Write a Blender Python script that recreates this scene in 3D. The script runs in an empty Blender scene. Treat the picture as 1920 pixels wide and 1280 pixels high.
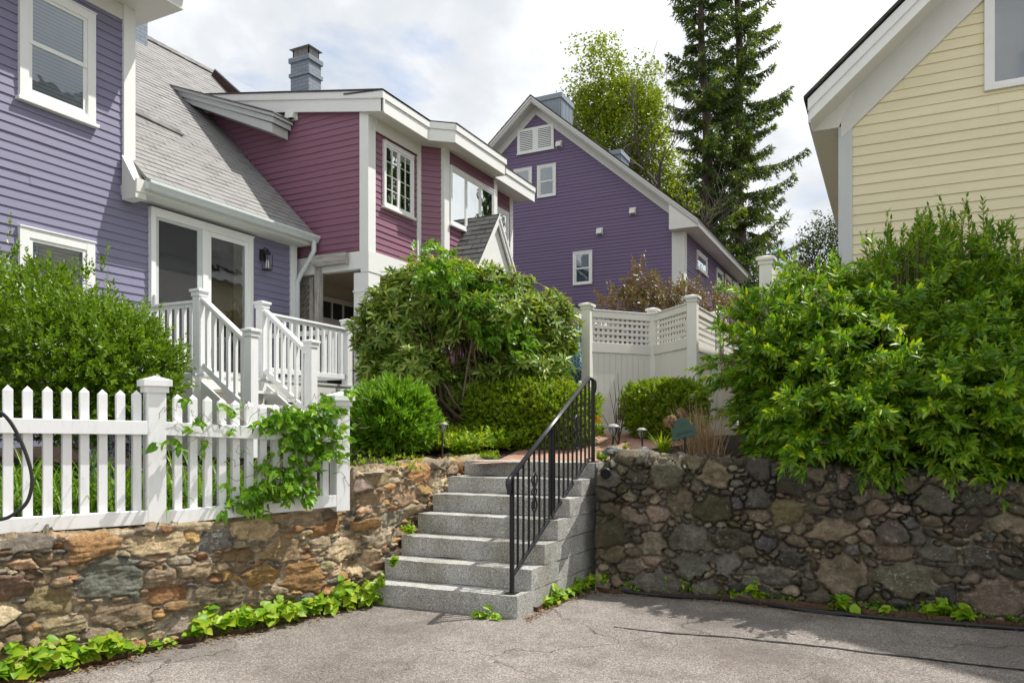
import bpy, bmesh, math, random
import numpy as np
from mathutils import Vector, Matrix, noise
random.seed(7)
rng = np.random.default_rng(7)
SC = bpy.context.scene
COL = SC.collection
R = math.radians
# ---------------------------------------------------------------- survey frame
# World axes follow the house walls (X out of the long facades, Y along them).
FPX, EYE, YAW = 1412.0, 1.66, R(26.68)
CY, SY = math.cos(YAW), math.sin(YAW)
def ray(px, py):
    a = (px-960.0)/FPX
    return Vector((CY*a-SY, SY*a+CY, (800.0-py)/FPX))
def at_x(px, py, x):
    r = ray(px, py); d = x/r.x
    return Vector((x, r.y*d, EYE+r.z*d))
def at_y(px, py, y):
    r = ray(px, py); d = y/r.y
    return Vector((r.x*d, y, EYE+r.z*d))
def at_z(px, py, z):
    r = ray(px, py); d = (z-EYE)/r.z
    return Vector((r.x*d, r.y*d, z))
def at_d(px, py, d):
    r = ray(px, py)
    return Vector((r.x*d, r.y*d, EYE+r.z*d))
def cam2w(x, d, z):                       # metres right of / ahead of the viewer
    return Vector((CY*x-SY*d, SY*x+CY*d, z))
RIGHT = Vector((CY, SY, 0)); AHEAD = Vector((-SY, CY, 0)); UP = Vector((0, 0, 1))
X3, Y3 = Vector((1, 0, 0)), Vector((0, 1, 0))

# ---------------------------------------------------------------- object helpers
def tag(o, label=None, cat=None, group=None, kind=None):
    if label: o['label'] = label
    if cat: o['category'] = cat
    if group: o['group'] = group
    if kind: o['kind'] = kind
    return o
def wm(o):
    b = Matrix.LocRotScale(o.location, o.rotation_euler, o.scale)
    return b if o.parent is None else wm(o.parent) @ o.matrix_parent_inverse @ b
def put(o, parent):
    COL.objects.link(o)
    if parent is not None:
        o.parent = parent
        o.matrix_parent_inverse = wm(parent).inverted()
    return o
def thing(name, loc, label, cat, group=None):
    o = bpy.data.objects.new(name, None); o.location = loc
    o.empty_display_size = .2
    COL.objects.link(o)
    return tag(o, label, cat, group)
def clone(src, parent, offset=(0, 0, 0)):
    c = src.copy(); COL.objects.link(c)
    c.parent = parent
    c.matrix_parent_inverse = wm(parent).inverted()
    c.location = Vector(src.location)+Vector(offset)
    return c
def clone_thing(root, delta, label):
    r = root.copy(); COL.objects.link(r); r.location = Vector(root.location)+Vector(delta)
    r['label'] = label
    for ch in list(root.children):
        c = ch.copy(); COL.objects.link(c); c.parent = r
        for g in list(ch.children):
            d = g.copy(); COL.objects.link(d); d.parent = c
    return r

class MB:
    """collects faces in world metres and links them as ONE mesh"""
    def __init__(s): s.v = []; s.f = []; s.m = []
    def poly(s, pts, m=0):
        b = len(s.v); s.v += [tuple(p) for p in pts]
        s.f.append(tuple(range(b, b+len(pts)))); s.m.append(m)
    def raw(s, V, Fc, m=0):
        b = len(s.v); s.v += [tuple(p) for p in V]
        for f in Fc: s.f.append(tuple(i+b for i in f)); s.m.append(m)
    def hexa(s, c8, m=0):
        s.raw(c8, [(0,3,2,1),(4,5,6,7),(0,1,5,4),(1,2,6,5),(2,3,7,6),(3,0,4,7)], m)
    def box(s, x0, x1, y0, y1, z0, z1, m=0):
        s.hexa([(x0,y0,z0),(x1,y0,z0),(x1,y1,z0),(x0,y1,z0),(x0,y0,z1),(x1,y0,z1),(x1,y1,z1),(x0,y1,z1)], m)
    def obox(s, c, u, v, w, hu, hv, hw, m=0):
        c = Vector(c); U, V_, W = Vector(u)*hu, Vector(v)*hv, Vector(w)*hw
        s.hexa([c-U-V_-W, c+U-V_-W, c+U+V_-W, c-U+V_-W, c-U-V_+W, c+U-V_+W, c+U+V_+W, c-U+V_+W], m)
    def beam(s, p, q, w, h, up=(0,0,1), m=0):
        p, q = Vector(p), Vector(q); d = q-p; L = d.length
        if L < 1e-6: return
        d /= L; side = d.cross(Vector(up))
        if side.length < 1e-4: side = d.cross(X3)
        side.normalize(); n = side.cross(d)
        s.obox((p+q)/2, d, side, n, L/2, w/2, h/2, m)
    def prism(s, pts, ext, m=0):
        pts = [Vector(p) for p in pts]; e = Vector(ext); n = len(pts)
        b = len(s.v); s.v += [tuple(p) for p in pts]+[tuple(p+e) for p in pts]
        s.f.append(tuple(range(b+n-1, b-1, -1))); s.m.append(m)
        s.f.append(tuple(range(b+n, b+2*n))); s.m.append(m)
        for i in range(n):
            j = (i+1) % n
            s.f.append((b+i, b+j, b+n+j, b+n+i)); s.m.append(m)
    def tube(s, pts, rad, n=8, m=0, cap=True):
        pts = [Vector(p) for p in pts]
        if not hasattr(rad, '__len__'): rad = [rad]*len(pts)
        b = len(s.v); prev = None
        for i, p in enumerate(pts):
            t = (pts[min(i+1, len(pts)-1)]-pts[max(i-1, 0)])
            if t.length < 1e-9: t = Vector((0,0,1))
            t.normalize()
            if prev is None:
                a = t.cross(UP if abs(t.z) < .9 else X3).normalized()
            else:
                a = prev-t*prev.dot(t)
                a = a.normalized() if a.length > 1e-6 else t.cross(UP).normalized()
            prev = a; c = t.cross(a)
            for k in range(n):
                g = 2*math.pi*k/n
                s.v.append(tuple(p+(a*math.cos(g)+c*math.sin(g))*rad[i]))
        for i in range(len(pts)-1):
            for k in range(n):
                k2 = (k+1) % n
                s.f.append((b+i*n+k, b+i*n+k2, b+(i+1)*n+k2, b+(i+1)*n+k)); s.m.append(m)
        if cap:
            s.f.append(tuple(b+k for k in range(n-1, -1, -1))); s.m.append(m)
            e = b+(len(pts)-1)*n
            s.f.append(tuple(e+k for k in range(n))); s.m.append(m)
    def lathe(s, c, prof, n=16, m=0, axis=None):
        c = Vector(c)
        ax = Vector(axis).normalized() if axis is not None else UP
        a = ax.cross(X3 if abs(ax.x) < .9 else Y3).normalized(); d = ax.cross(a)
        b = len(s.v)
        for r, z in prof:
            for k in range(n):
                g = 2*math.pi*k/n
                s.v.append(tuple(c+ax*z+(a*math.cos(g)+d*math.sin(g))*r))
        for i in range(len(prof)-1):
            for k in range(n):
                k2 = (k+1) % n
                s.f.append((b+i*n+k, b+i*n+k2, b+(i+1)*n+k2, b+(i+1)*n+k)); s.m.append(m)
        s.f.append(tuple(b+k for k in range(n-1, -1, -1))); s.m.append(m)
        e = b+(len(prof)-1)*n; s.f.append(tuple(e+k for k in range(n))); s.m.append(m)
    def build(s, name, mats, parent=None, smooth=False, bevel=0):
        me = bpy.data.meshes.new(name)
        me.from_pydata(s.v, [], s.f)
        mats = mats if isinstance(mats, (list, tuple)) else [mats]
        for k in mats: me.materials.append(k)
        if len(mats) > 1: me.polygons.foreach_set('material_index', s.m)
        if smooth: me.polygons.foreach_set('use_smooth', [True]*len(s.f))
        me.update()
        o = bpy.data.objects.new(name, me)
        put(o, parent)
        if bevel:
            md = o.modifiers.new('bevel', 'BEVEL'); md.width = bevel; md.segments = 2
            md.limit_method = 'ANGLE'; md.angle_limit = R(40)
        return o

def np_mesh(name, V, Fq, mats, parent=None, smooth=False, midx=None, color=None):
    """fast mesh from numpy: V (n,3), Fq list of arrays (k,3) / (k,4)"""
    me = bpy.data.meshes.new(name)
    V = np.asarray(V, dtype=np.float32)
    me.vertices.add(len(V)); me.vertices.foreach_set('co', V.ravel())
    Fq = [np.asarray(f, dtype=np.int32) for f in Fq if len(f)]
    nl = sum(f.size for f in Fq); nf = sum(len(f) for f in Fq)
    me.loops.add(nl); me.polygons.add(nf)
    me.loops.foreach_set('vertex_index', np.concatenate([f.ravel() for f in Fq]))
    tot = np.concatenate([np.full(len(f), f.shape[1], dtype=np.int32) for f in Fq])
    st = np.concatenate([[0], np.cumsum(tot)[:-1]]).astype(np.int32)
    me.polygons.foreach_set('loop_start', st)
    mats = mats if isinstance(mats, (list, tuple)) else [mats]
    for k in mats: me.materials.append(k)
    if midx is not None: me.polygons.foreach_set('material_index', np.asarray(midx, dtype=np.int32))
    if smooth: me.polygons.foreach_set('use_smooth', np.ones(nf, dtype=bool))
    me.update(calc_edges=True)
    if color is not None:
        at = me.color_attributes.new('tint', 'FLOAT_COLOR', 'POINT')
        c = np.ones((len(V), 4), dtype=np.float32); c[:, :color.shape[1]] = color
        at.data.foreach_set('color', c.ravel())
    o = bpy.data.objects.new(name, me)
    put(o, parent)
    return o

# ---------------------------------------------------------------- materials
def srgb(r, g, b):
    f = lambda c: (c/12.92 if c <= .04045 else ((c+.055)/1.055)**2.4)
    return (f(r/255), f(g/255), f(b/255))
class NT:
    def __init__(s, m):
        m.use_nodes = True
        s.t = m.node_tree; s.t.nodes.clear(); s.m = m
    def n(s, typ, **kw):
        nd = s.t.nodes.new(typ)
        for k, v in kw.items():
            if hasattr(nd, k) and k not in nd.inputs: setattr(nd, k, v)
            else: s.set(nd, k, v)
        return nd
    def set(s, nd, k, v):
        i = nd.inputs[k]
        if hasattr(v, 'is_output'): s.t.links.new(v, i)
        else: i.default_value = v
    def link(s, a, b): s.t.links.new(a, b)
    def pos(s): return s.n('ShaderNodeTexCoord').outputs['Object']
    def noise(s, scale, detail=4, rough=.55, vec=None, dist=0):
        return s.n('ShaderNodeTexNoise', Vector=vec or s.pos(), Scale=scale, Detail=detail, Roughness=rough, Distortion=dist).outputs['Fac']
    def ramp(s, fac, stops):
        r = s.n('ShaderNodeValToRGB'); s.link(fac, r.inputs['Fac'])
        e = r.color_ramp.elements
        while len(e) < len(stops): e.new(.5)
        for k, (p, c) in enumerate(stops):
            e[k].position = p; e[k].color = (*c, 1) if len(c) == 3 else c
        return r.outputs['Color']
    def mix(s, fac, a, b, mode='MIX'):
        x = s.n('ShaderNodeMix', data_type='RGBA', blend_type=mode)
        for k, v in ((0, fac), (6, a), (7, b)):
            if hasattr(v, 'is_output'): s.link(v, x.inputs[k])
            elif k == 0: x.inputs[0].default_value = v
            else: x.inputs[k].default_value = (*v, 1) if len(v) == 3 else v
        return x.outputs[2]
    def math(s, op, a, b=0.0, clamp=False):
        x = s.n('ShaderNodeMath', operation=op, use_clamp=clamp)
        for k, v in ((0, a), (1, b)):
            if hasattr(v, 'is_output'): s.link(v, x.inputs[k])
            else: x.inputs[k].default_value = v
        return x.outputs[0]
    def mapping(s, scale=(1,1,1), rot=(0,0,0), vec=None):
        mp = s.n('ShaderNodeMapping'); s.link(vec or s.pos(), mp.inputs['Vector'])
        mp.inputs['Scale'].default_value = scale; mp.inputs['Rotation'].default_value = rot
        return mp.outputs['Vector']
    def bump(s, h, strength=.3, dist=.01):
        b = s.n('ShaderNodeBump', Strength=strength, Distance=dist, Height=h)
        return b.outputs['Normal']
    def out(s, color, rough=.6, normal=None, spec=.4, metal=0., shader=None):
        if shader is None:
            p = s.n('ShaderNodeBsdfPrincipled')
            if hasattr(color, 'is_output'): s.link(color, p.inputs['Base Color'])
            else: p.inputs['Base Color'].default_value = (*color, 1)
            if hasattr(rough, 'is_output'): s.link(rough, p.inputs['Roughness'])
            else: p.inputs['Roughness'].default_value = rough
            p.inputs['Specular IOR Level'].default_value = spec
            p.inputs['Metallic'].default_value = metal
            if normal is not None: s.link(normal, p.inputs['Normal'])
            shader = p.outputs['BSDF']
        o = s.n('ShaderNodeOutputMaterial'); s.link(shader, o.inputs['Surface'])
        return s.m
def M(name): return NT(bpy.data.materials.new(name))

def paint(name, c, rough=.5, var=.10, dirt=.0, scale=1.5, grain=0.):
    t = M(name)
    f = t.noise(scale, 5, .6)
    col = t.mix(f, tuple(k*(1-var) for k in c), tuple(min(1, k*(1+var)) for k in c))
    f2 = t.noise(14, 4, .65, vec=t.mapping((1, 1, .25)))
    if dirt:
        g = t.ramp(f2, [(.52, (0,0,0)), (.75, (1,1,1))])
        col = t.mix(t.math('MULTIPLY', g, dirt), col, tuple(k*.55 for k in c))
    f3 = t.noise(90, 3, .6)
    return t.out(col, t.math('ADD', t.math('MULTIPLY', f2, .25), rough-.12), t.bump(f3, .12, .004))
def siding_paint(name, c, pitch=.106, rough=.55, var=.07):
    """paint whose tone differs a little from board to board, with faint streaks and weathering"""
    t = M(name)
    sx = t.n('ShaderNodeSeparateXYZ'); t.link(t.pos(), sx.inputs[0])
    row = t.math('FLOOR', t.math('DIVIDE', sx.outputs['Z'], pitch))
    wn = t.n('ShaderNodeTexWhiteNoise', noise_dimensions='1D'); t.link(row, wn.inputs['W'])
    f = t.noise(.9, 5, .6)
    k = t.math('ADD', t.math('MULTIPLY', wn.outputs['Value'], .45), t.math('MULTIPLY', f, .55))
    col = t.mix(k, tuple(x*(1-var) for x in c), tuple(x*(1+var) for x in c))
    st = t.noise(5, 5, .7, vec=t.mapping((1, 1, 6)))
    col = t.mix(t.math('MULTIPLY', t.ramp(st, [(.46, (0,0,0)), (.75, (1,1,1))]), .34), col, tuple(x*.74+.025 for x in c))
    gr = t.noise(60, 3, .6, vec=t.mapping((.15, .15, 1)))
    return t.out(col, t.math('ADD', t.math('MULTIPLY', st, .2), rough-.1), t.bump(gr, .18, .004))
def leafmat(name, cols, trans=.3, rough=.42, tcol=None, spec=.35):
    t = M(name)
    g = t.n('ShaderNodeNewGeometry')
    col = t.ramp(g.outputs['Random Per Island'], [(i/(len(cols)-1), c) for i, c in enumerate(cols)])
    big = t.noise(1.3, 3, .5)
    col = t.mix(t.math('MULTIPLY', big, .5), col, tuple(k*.6 for k in cols[0]), 'MIX')
    p = t.n('ShaderNodeBsdfPrincipled'); t.link(col, p.inputs['Base Color'])
    p.inputs['Roughness'].default_value = rough; p.inputs['Specular IOR Level'].default_value = spec
    tr = t.n('ShaderNodeBsdfTranslucent')
    tc = t.mix(1.0, col, tcol or (1.5, 1.35, .5), 'MULTIPLY'); t.link(tc, tr.inputs['Color'])
    mx = t.n('ShaderNodeMixShader'); mx.inputs[0].default_value = trans
    t.link(p.outputs[0], mx.inputs[1]); t.link(tr.outputs[0], mx.inputs[2])
    return t.out(None, shader=mx.outputs[0])
def bark(name, c1, c2, scale=6):
    t = M(name)
    v = t.mapping((1, 1, .18))
    f = t.noise(scale*4, 6, .65, vec=v)
    col = t.ramp(f, [(.3, c1), (.7, c2)])
    return t.out(col, .85, t.bump(f, .6, .02), spec=.15)
def stonemat(name, speck=0., moss=None, lichen=None, dark=.7, mossk=.75):
    """tint attribute gives every stone its own colour; noise gives grain, stains and growth"""
    t = M(name)
    a = t.n('ShaderNodeAttribute', attribute_name='tint').outputs['Color']
    f = t.noise(7, 8, .7); g = t.noise(24, 7, .75); h = t.noise(110, 3, .6)
    col = t.mix(t.ramp(f, [(.3, (0,0,0)), (.7, (1,1,1))]), t.mix(1., a, (dark, dark, dark*.96), 'MULTIPLY'), t.mix(1., a, (1.22, 1.2, 1.18), 'MULTIPLY'))
    col = t.mix(t.math('MULTIPLY', t.ramp(g, [(.47, (0,0,0)), (.57, (1,1,1))]), .7), col, t.mix(1., a, (.50, .46, .42), 'MULTIPLY'))
    col = t.mix(t.math('MULTIPLY', t.ramp(h, [(.58, (0,0,0)), (.66, (1,1,1))]), .3), col, t.mix(1., a, (1.7, 1.7, 1.7), 'MULTIPLY'))
    if moss:
        mm = t.noise(2.3, 7, .72)
        col = t.mix(t.math('MULTIPLY', t.ramp(mm, [(.52, (0,0,0)), (.66, (1,1,1))]), mossk), col, moss)
    if lichen:
        l1 = t.noise(3.1, 4, .6); l2 = t.noise(38, 5, .75)
        k = t.math('MULTIPLY', t.ramp(l1, [(.44, (0,0,0)), (.56, (1,1,1))]), t.ramp(l2, [(.57, (0,0,0)), (.64, (1,1,1))]))
        col = t.mix(t.math('MULTIPLY', k, .75), col, lichen)
    hh = t.math('ADD', t.math('MULTIPLY', f, .6), t.math('ADD', t.math('MULTIPLY', g, .7), t.math('MULTIPLY', h, .2)))
    return t.out(col, .85, t.bump(hh, 1., .05), spec=.25)

MT = {}
MT['white'] = paint('white_paint', (.78, .79, .77), .45, .03, .10)
MT['white_fence'] = paint('white_picket_paint', (.80, .81, .81), .5, .05, .28)
MT['cream_trim'] = paint('aged_white_trim', (.66, .66, .62), .5, .04, .12)
MT['offwhite'] = paint('vinyl_offwhite', (.72, .71, .66), .45, .03, .10)
MT['greytrim'] = paint('grey_trim', (.52, .55, .55), .5, .05, .15)
MT['blue'] = siding_paint('lavender_blue_siding', (.208, .198, .295))
MT['maroon'] = siding_paint('maroon_siding', (.243, .112, .163))
MT['purple'] = siding_paint('purple_siding', (.150, .104, .196))
MT['yellow'] = siding_paint('cream_yellow_siding', (.74, .67, .45), .136)
MT['greyboard'] = siding_paint('grey_board', (.24, .28, .33), .5)
MT['gutter'] = paint('pale_grey_gutter', (.60, .65, .65), .4, .05, .2)
MT['tan'] = paint('tan_wall_paint', (.50, .44, .36), .6, .05)  # own even tan of the porch walls and ceiling
MT['dark'] = paint('unlit_interior_tone', (.03, .032, .034), .7, .1)  # near-black stands for unlit space behind panes, curtain and vents
MT['curtain'] = paint('curtain_cloth', (.55, .52, .42), .8, .08)
MT['blind'] = paint('shade_darkened_slats', (.38, .42, .45), .5, .03)  # slat grey darkened to stand for the shade inside the room
MT['pipe_shade'] = paint('pipe_inner_shade', (.003, .003, .003), .9, .1)
MT['iron'] = paint('black_iron', (.012, .012, .014), .38, .2)
MT['rubber'] = paint('black_rubber', (.015, .015, .016), .5, .2)
MT['pewter'] = paint('pewter_metal', (.30, .29, .28), .35, .2, .3)
MT['signgreen'] = paint('weathered_green_sign', (.040, .088, .066), .5, .2, .3, 9)
MT['signink'] = paint('sign_lettering', (.014, .034, .026), .6, .1)
MT['pipe'] = paint('black_drain_pipe', (.02, .018, .022), .4, .2)
def weatherwood(name='weathered_wood', st=(1, 1, .12)):
    t = M(name)
    f = t.noise(20, 6, .7, vec=t.mapping(st))
    col = t.ramp(f, [(.3, (.16, .14, .12)), (.55, (.42, .40, .37)), (.75, (.60, .59, .56))])
    return t.out(col, .8, t.bump(f, .5, .01), spec=.2)
MT['wood'] = weatherwood()
MT['wood_h'] = weatherwood('weathered_beam_wood', (.1, 1, 1))
MT['iron_rail'] = paint('sheen_lightened_iron', (.03, .03, .034), .3, .2)  # iron lightened for the top rail: sky sheen put into its colour
def glassmat(name, tint, mixv, rough=.02):
    """pane: mirrors what stands before it, lets part of the room behind show"""
    t = M(name)
    fr = t.n('ShaderNodeFresnel', IOR=1.5).outputs[0]
    k = t.math('ADD', t.math('MULTIPLY', fr, 1.1), mixv, clamp=True)
    gl = t.n('ShaderNodeBsdfGlossy', Roughness=rough); gl.inputs['Color'].default_value = (.92, .96, .97, 1)
    tr = t.n('ShaderNodeBsdfTransparent'); tr.inputs['Color'].default_value = (*tint, 1)
    w = t.noise(3.0, 2, .5)
    t.link(t.bump(w, .10, .02), gl.inputs['Normal'])
    mx = t.n('ShaderNodeMixShader'); t.link(k, mx.inputs[0]); t.link(tr.outputs[0], mx.inputs[1]); t.link(gl.outputs[0], mx.inputs[2])
    return t.out(None, shader=mx.outputs[0])
MT['glass'] = glassmat('window_glass', (.66, .74, .78), .17)
MT['glass_hi'] = glassmat('window_glass_reflective', (.55, .6, .6), .62)
MT['glass_dk'] = glassmat('door_glass', (.5, .52, .52), .20)
def screen():
    t = M('insect_screen')
    d = t.n('ShaderNodeBsdfDiffuse'); d.inputs['Color'].default_value = (.10, .10, .105, 1)
    f = t.noise(30, 5, .8)
    t.link(t.ramp(f, [(.5, (.075,.075,.08)), (.72, (.13,.13,.135)), (.8, (.3,.3,.3))]), d.inputs['Color'])
    tr = t.n('ShaderNodeBsdfTransparent')
    mx = t.n('ShaderNodeMixShader'); mx.inputs[0].default_value = .62
    t.link(tr.outputs[0], mx.inputs[1]); t.link(d.outputs[0], mx.inputs[2])
    return t.out(None, shader=mx.outputs[0])
MT['screen'] = screen()
def shingle(name, c1, c2, c3, tabw=.30, rowh=.13, axis='Y', slope=45):
    """tabs of differing tone; rows themselves are modelled"""
    t = M(name)
    uv = t.n('ShaderNodeUVMap').outputs[0]
    b = t.n('ShaderNodeTexBrick', Vector=uv, Scale=1.0)
    b.offset = .5; b.inputs['Mortar Size'].default_value = .011; b.inputs['Mortar Smooth'].default_value = .1
    b.inputs['Brick Width'].default_value = tabw; b.inputs['Row Height'].default_value = rowh
    b.inputs['Color1'].default_value = (*c1, 1); b.inputs['Color2'].default_value = (*c2, 1)
    b.inputs['Mortar'].default_value = (*[k*.35 for k in c1], 1); b.inputs['Bias'].default_value = 0
    f = t.noise(1.6, 5, .65); g = t.noise(110, 3, .7)
    col = t.mix(t.ramp(f, [(.38, (0,0,0)), (.68, (1,1,1))]), b.outputs['Color'], c3)
    col = t.mix(t.math('MULTIPLY', g, .5), col, tuple(k*.5 for k in c1))
    return t.out(col, .9, t.bump(g, .4, .006), spec=.2)
MT['shingle'] = shingle('grey_shingles', (.27, .268, .262), (.37, .366, .355), (.315, .312, .305))
MT['shingle_dk'] = shingle('dark_grey_shingles', (.10, .10, .10), (.17, .165, .16), (.125, .122, .118))
def granite(name, base, dark):
    t = M(name)
    g = t.noise(85, 4, .8); h = t.noise(48, 4, .7); f = t.noise(3.2, 6, .65)
    col = t.ramp(g, [(.34, tuple(k*.18 for k in base)), (.45, tuple(k*.7 for k in base)), (.55, base), (.66, tuple(min(1, k*1.7) for k in base))])
    col = t.mix(t.math('MULTIPLY', t.ramp(f, [(.40, (0,0,0)), (.66, (1,1,1))]), .75), col, dark, 'MULTIPLY')
    st_ = t.noise(2.2, 6, .7, vec=t.mapping((1, 1, .35)))
    col = t.mix(t.math('MULTIPLY', t.ramp(st_, [(.50, (0,0,0)), (.72, (1,1,1))]), .6), col, (.48, .46, .36), 'MULTIPLY')
    hh = t.math('ADD', t.math('MULTIPLY', h, .7), t.math('MULTIPLY', g, .3))
    return t.out(col, .75, t.bump(hh, .5, .012), spec=.3)
MT['granite'] = granite('granite', (.44, .44, .42), (.66, .63, .53))
def asphalt():
    t = M('aged_asphalt')
    p = t.pos()
    v = t.n('ShaderNodeTexVoronoi', Vector=p, Scale=140., Randomness=1.).outputs['Color']
    sp = t.n('ShaderNodeSeparateColor'); t.link(v, sp.inputs[0])
    g = t.noise(300, 3, .7); big = t.noise(.55, 6, .6); mid = t.noise(3.5, 6, .7)
    k = t.math('ADD', t.math('MULTIPLY', sp.outputs[0], .6), t.math('MULTIPLY', g, .4))
    col = t.ramp(k, [(.14, (.05, .045, .04)), (.32, (.175, .158, .145)), (.6, (.275, .252, .233)), (.86, (.48, .45, .42))])
    col = t.mix(t.ramp(big, [(.36, (0,0,0)), (.66, (1,1,1))]), t.mix(1., col, (.66, .63, .60), 'MULTIPLY'), t.mix(1., col, (1.14, 1.12, 1.10), 'MULTIPLY'))
    col = t.mix(t.math('MULTIPLY', t.ramp(mid, [(.50, (0,0,0)), (.70, (1,1,1))]), .55), col, (.11, .086, .07))
    pt = t.noise(.9, 3, .4, dist=.6)
    col = t.mix(t.math('MULTIPLY', t.ramp(pt, [(.56, (0,0,0)), (.60, (1,1,1))]), .36), col, (.11, .10, .092))
    wv = t.n('ShaderNodeVectorMath', operation='ADD'); t.link(p, wv.inputs[0])
    nz = t.n('ShaderNodeTexNoise', Vector=p, Scale=1.7, Detail=6); sc_ = t.n('ShaderNodeVectorMath', operation='SCALE'); t.link(nz.outputs['Color'], sc_.inputs[0]); sc_.inputs['Scale'].default_value = .9
    t.link(sc_.outputs[0], wv.inputs[1])
    cr = t.n('ShaderNodeTexVoronoi', feature='DISTANCE_TO_EDGE', Vector=wv.outputs[0], Scale=.75).outputs['Distance']
    area = t.ramp(t.noise(.45, 3, .5), [(.45, (0,0,0)), (.6, (1,1,1))])
    crk = t.math('MULTIPLY', t.ramp(cr, [(.0, (1,1,1)), (.011, (0,0,0))]), area)
    col = t.mix(t.math('MULTIPLY', crk, .75), col, (.035, .03, .028))
    hh = t.math('SUBTRACT', t.math('ADD', t.math('MULTIPLY', sp.outputs[1], .5), t.math('MULTIPLY', g, .5)), crk)
    return t.out(col, .9, t.bump(hh, .7, .012), spec=.2)
MT['asphalt'] = asphalt()
def soil(name, c1, c2):
    t = M(name)
    f = t.noise(30, 8, .75); g = t.noise(2, 4, .6)
    col = t.mix(g, t.ramp(f, [(.35, c1), (.65, c2)]), c1)
    return t.out(col, .95, t.bump(f, 1., .04), spec=.1)
MT['soil'] = soil('mulch_soil', (.035, .024, .018), (.12, .09, .07))
MT['litter'] = soil('leaf_litter', (.07, .04, .025), (.25, .16, .10))
MT['lawn'] = soil('rough_ground', (.03, .05, .015), (.08, .11, .03))
def bricks():
    t = M('brick_paving')
    mp = t.mapping((1, 1, 1), (0, 0, R(20)))
    b = t.n('ShaderNodeTexBrick', Vector=mp, Scale=1.0)
    b.inputs['Brick Width'].default_value = .2; b.inputs['Row Height'].default_value = .1
    b.inputs['Mortar Size'].default_value = .009
    b.inputs['Color1'].default_value = (.30, .13, .085, 1); b.inputs['Color2'].default_value = (.44, .25, .18, 1); b.inputs['Mortar'].default_value = (.12, .09, .06, 1)
    f = t.noise(4, 6, .65)
    col = t.mix(t.math('MULTIPLY', f, .5), b.outputs['Color'], (.42, .33, .26))
    return t.out(col, .85, t.bump(b.outputs['Fac'], -.4, .01), spec=.2)
MT['brick'] = bricks()
def wallbrick(name, c1, c2, mo):
    t = M(name)
    sx = t.n('ShaderNodeSeparateXYZ'); t.link(t.pos(), sx.inputs[0])
    cb = t.n('ShaderNodeCombineXYZ'); t.link(t.math('ADD', sx.outputs[0], sx.outputs[1]), cb.inputs[0]); t.link(sx.outputs[2], cb.inputs[1])
    b = t.n('ShaderNodeTexBrick', Vector=cb.outputs[0], Scale=1.0)
    b.inputs['Brick Width'].default_value = .21; b.inputs['Row Height'].default_value = .075; b.inputs['Mortar Size'].default_value = .008
    b.inputs['Color1'].default_value = (*c1, 1); b.inputs['Color2'].default_value = (*c2, 1); b.inputs['Mortar'].default_value = (*mo, 1)
    f = t.noise(20, 4, .6)
    return t.out(t.mix(t.math('MULTIPLY', f, .4), b.outputs['Color'], c1), .8, t.bump(b.outputs['Fac'], -.8, .012))
MT['greybrick'] = wallbrick('grey_painted_brick', (.20, .235, .28), (.26, .295, .34), (.13, .15, .18))
MT['redbrick'] = wallbrick('red_brick', (.22, .07, .05), (.32, .12, .08), (.35, .3, .26))
MT['stone_l'] = stonemat('fieldstone_warm', moss=(.38, .24, .08), mossk=.3, dark=.6)
MT['stone_r'] = stonemat('fieldstone_dark_mossy', moss=(.055, .052, .022), lichen=(.42, .43, .37), dark=.5)
MT['bark_spruce'] = bark('spruce_bark', (.055, .042, .034), (.17, .135, .11))
MT['bark_maple'] = bark('maple_bark', (.045, .038, .030), (.13, .11, .09))
MT['twig'] = bark('twig_bark', (.10, .07, .05), (.24, .18, .13), 12)
MT['twig_dk'] = bark('dark_twig', (.03, .018, .015), (.09, .055, .045), 12)
G = lambda *c: c
MT['lf_holly'] = leafmat('bush_leaves', [(.085,.17,.008), (.15,.28,.014), (.25,.40,.025)], .36, .36, spec=.4)
MT['lf_round'] = leafmat('lance_leaves', [(.09,.22,.012), (.16,.34,.02), (.25,.46,.04)], .38, .42)
MT['lf_box'] = leafmat('box_leaves', [(.11,.22,.010), (.20,.34,.014), (.33,.48,.025), (.34,.34,.03)], .4, .42)
MT['lf_rhodo'] = leafmat('rhododendron_leaves', [(.085,.17,.020), (.17,.30,.035), (.35,.47,.07), (.46,.52,.12)], .30, .42, spec=.4)
MT['lf_vine'] = leafmat('vine_leaves', [(.085,.22,.016), (.15,.34,.025), (.28,.46,.04)], .38, .4)
MT['lf_bud'] = leafmat('spent_blossom', [(.20,.12,.06), (.32,.20,.13), (.38,.27,.20)], .2, .6)
MT['lf_big'] = leafmat('shrub_leaves', [(.065,.17,.010), (.12,.29,.015), (.22,.40,.02), (.42,.52,.03)], .36, .44, spec=.4)
MT['lf_weed'] = leafmat('weed_leaves', [(.12,.28,.012), (.24,.43,.018), (.36,.52,.03), (.44,.50,.04)], .38, .45)
MT['lf_strap'] = leafmat('strap_leaves', [(.08,.2,.016), (.15,.31,.028), (.24,.42,.05)], .38, .4)
MT['lf_cover'] = leafmat('ground_cover_leaves', [(.10,.23,.014), (.19,.36,.018), (.32,.46,.025), (.46,.50,.03)], .36, .42)
MT['lf_red'] = leafmat('bronze_leaves', [(.16,.08,.045), (.17,.17,.045), (.12,.18,.04), (.27,.13,.09)], .34, .40, (1.5,1.1,.6), spec=.5)
MT['lf_dry'] = leafmat('dry_stalks', [(.40,.28,.16), (.55,.41,.26), (.68,.54,.36)], .25, .7, (1.2,1.,.7))
MT['lf_purple'] = leafmat('purple_flowers', [(.10,.06,.24), (.16,.10,.34)], .2, .5, (1.2,1,1.3))
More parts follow.
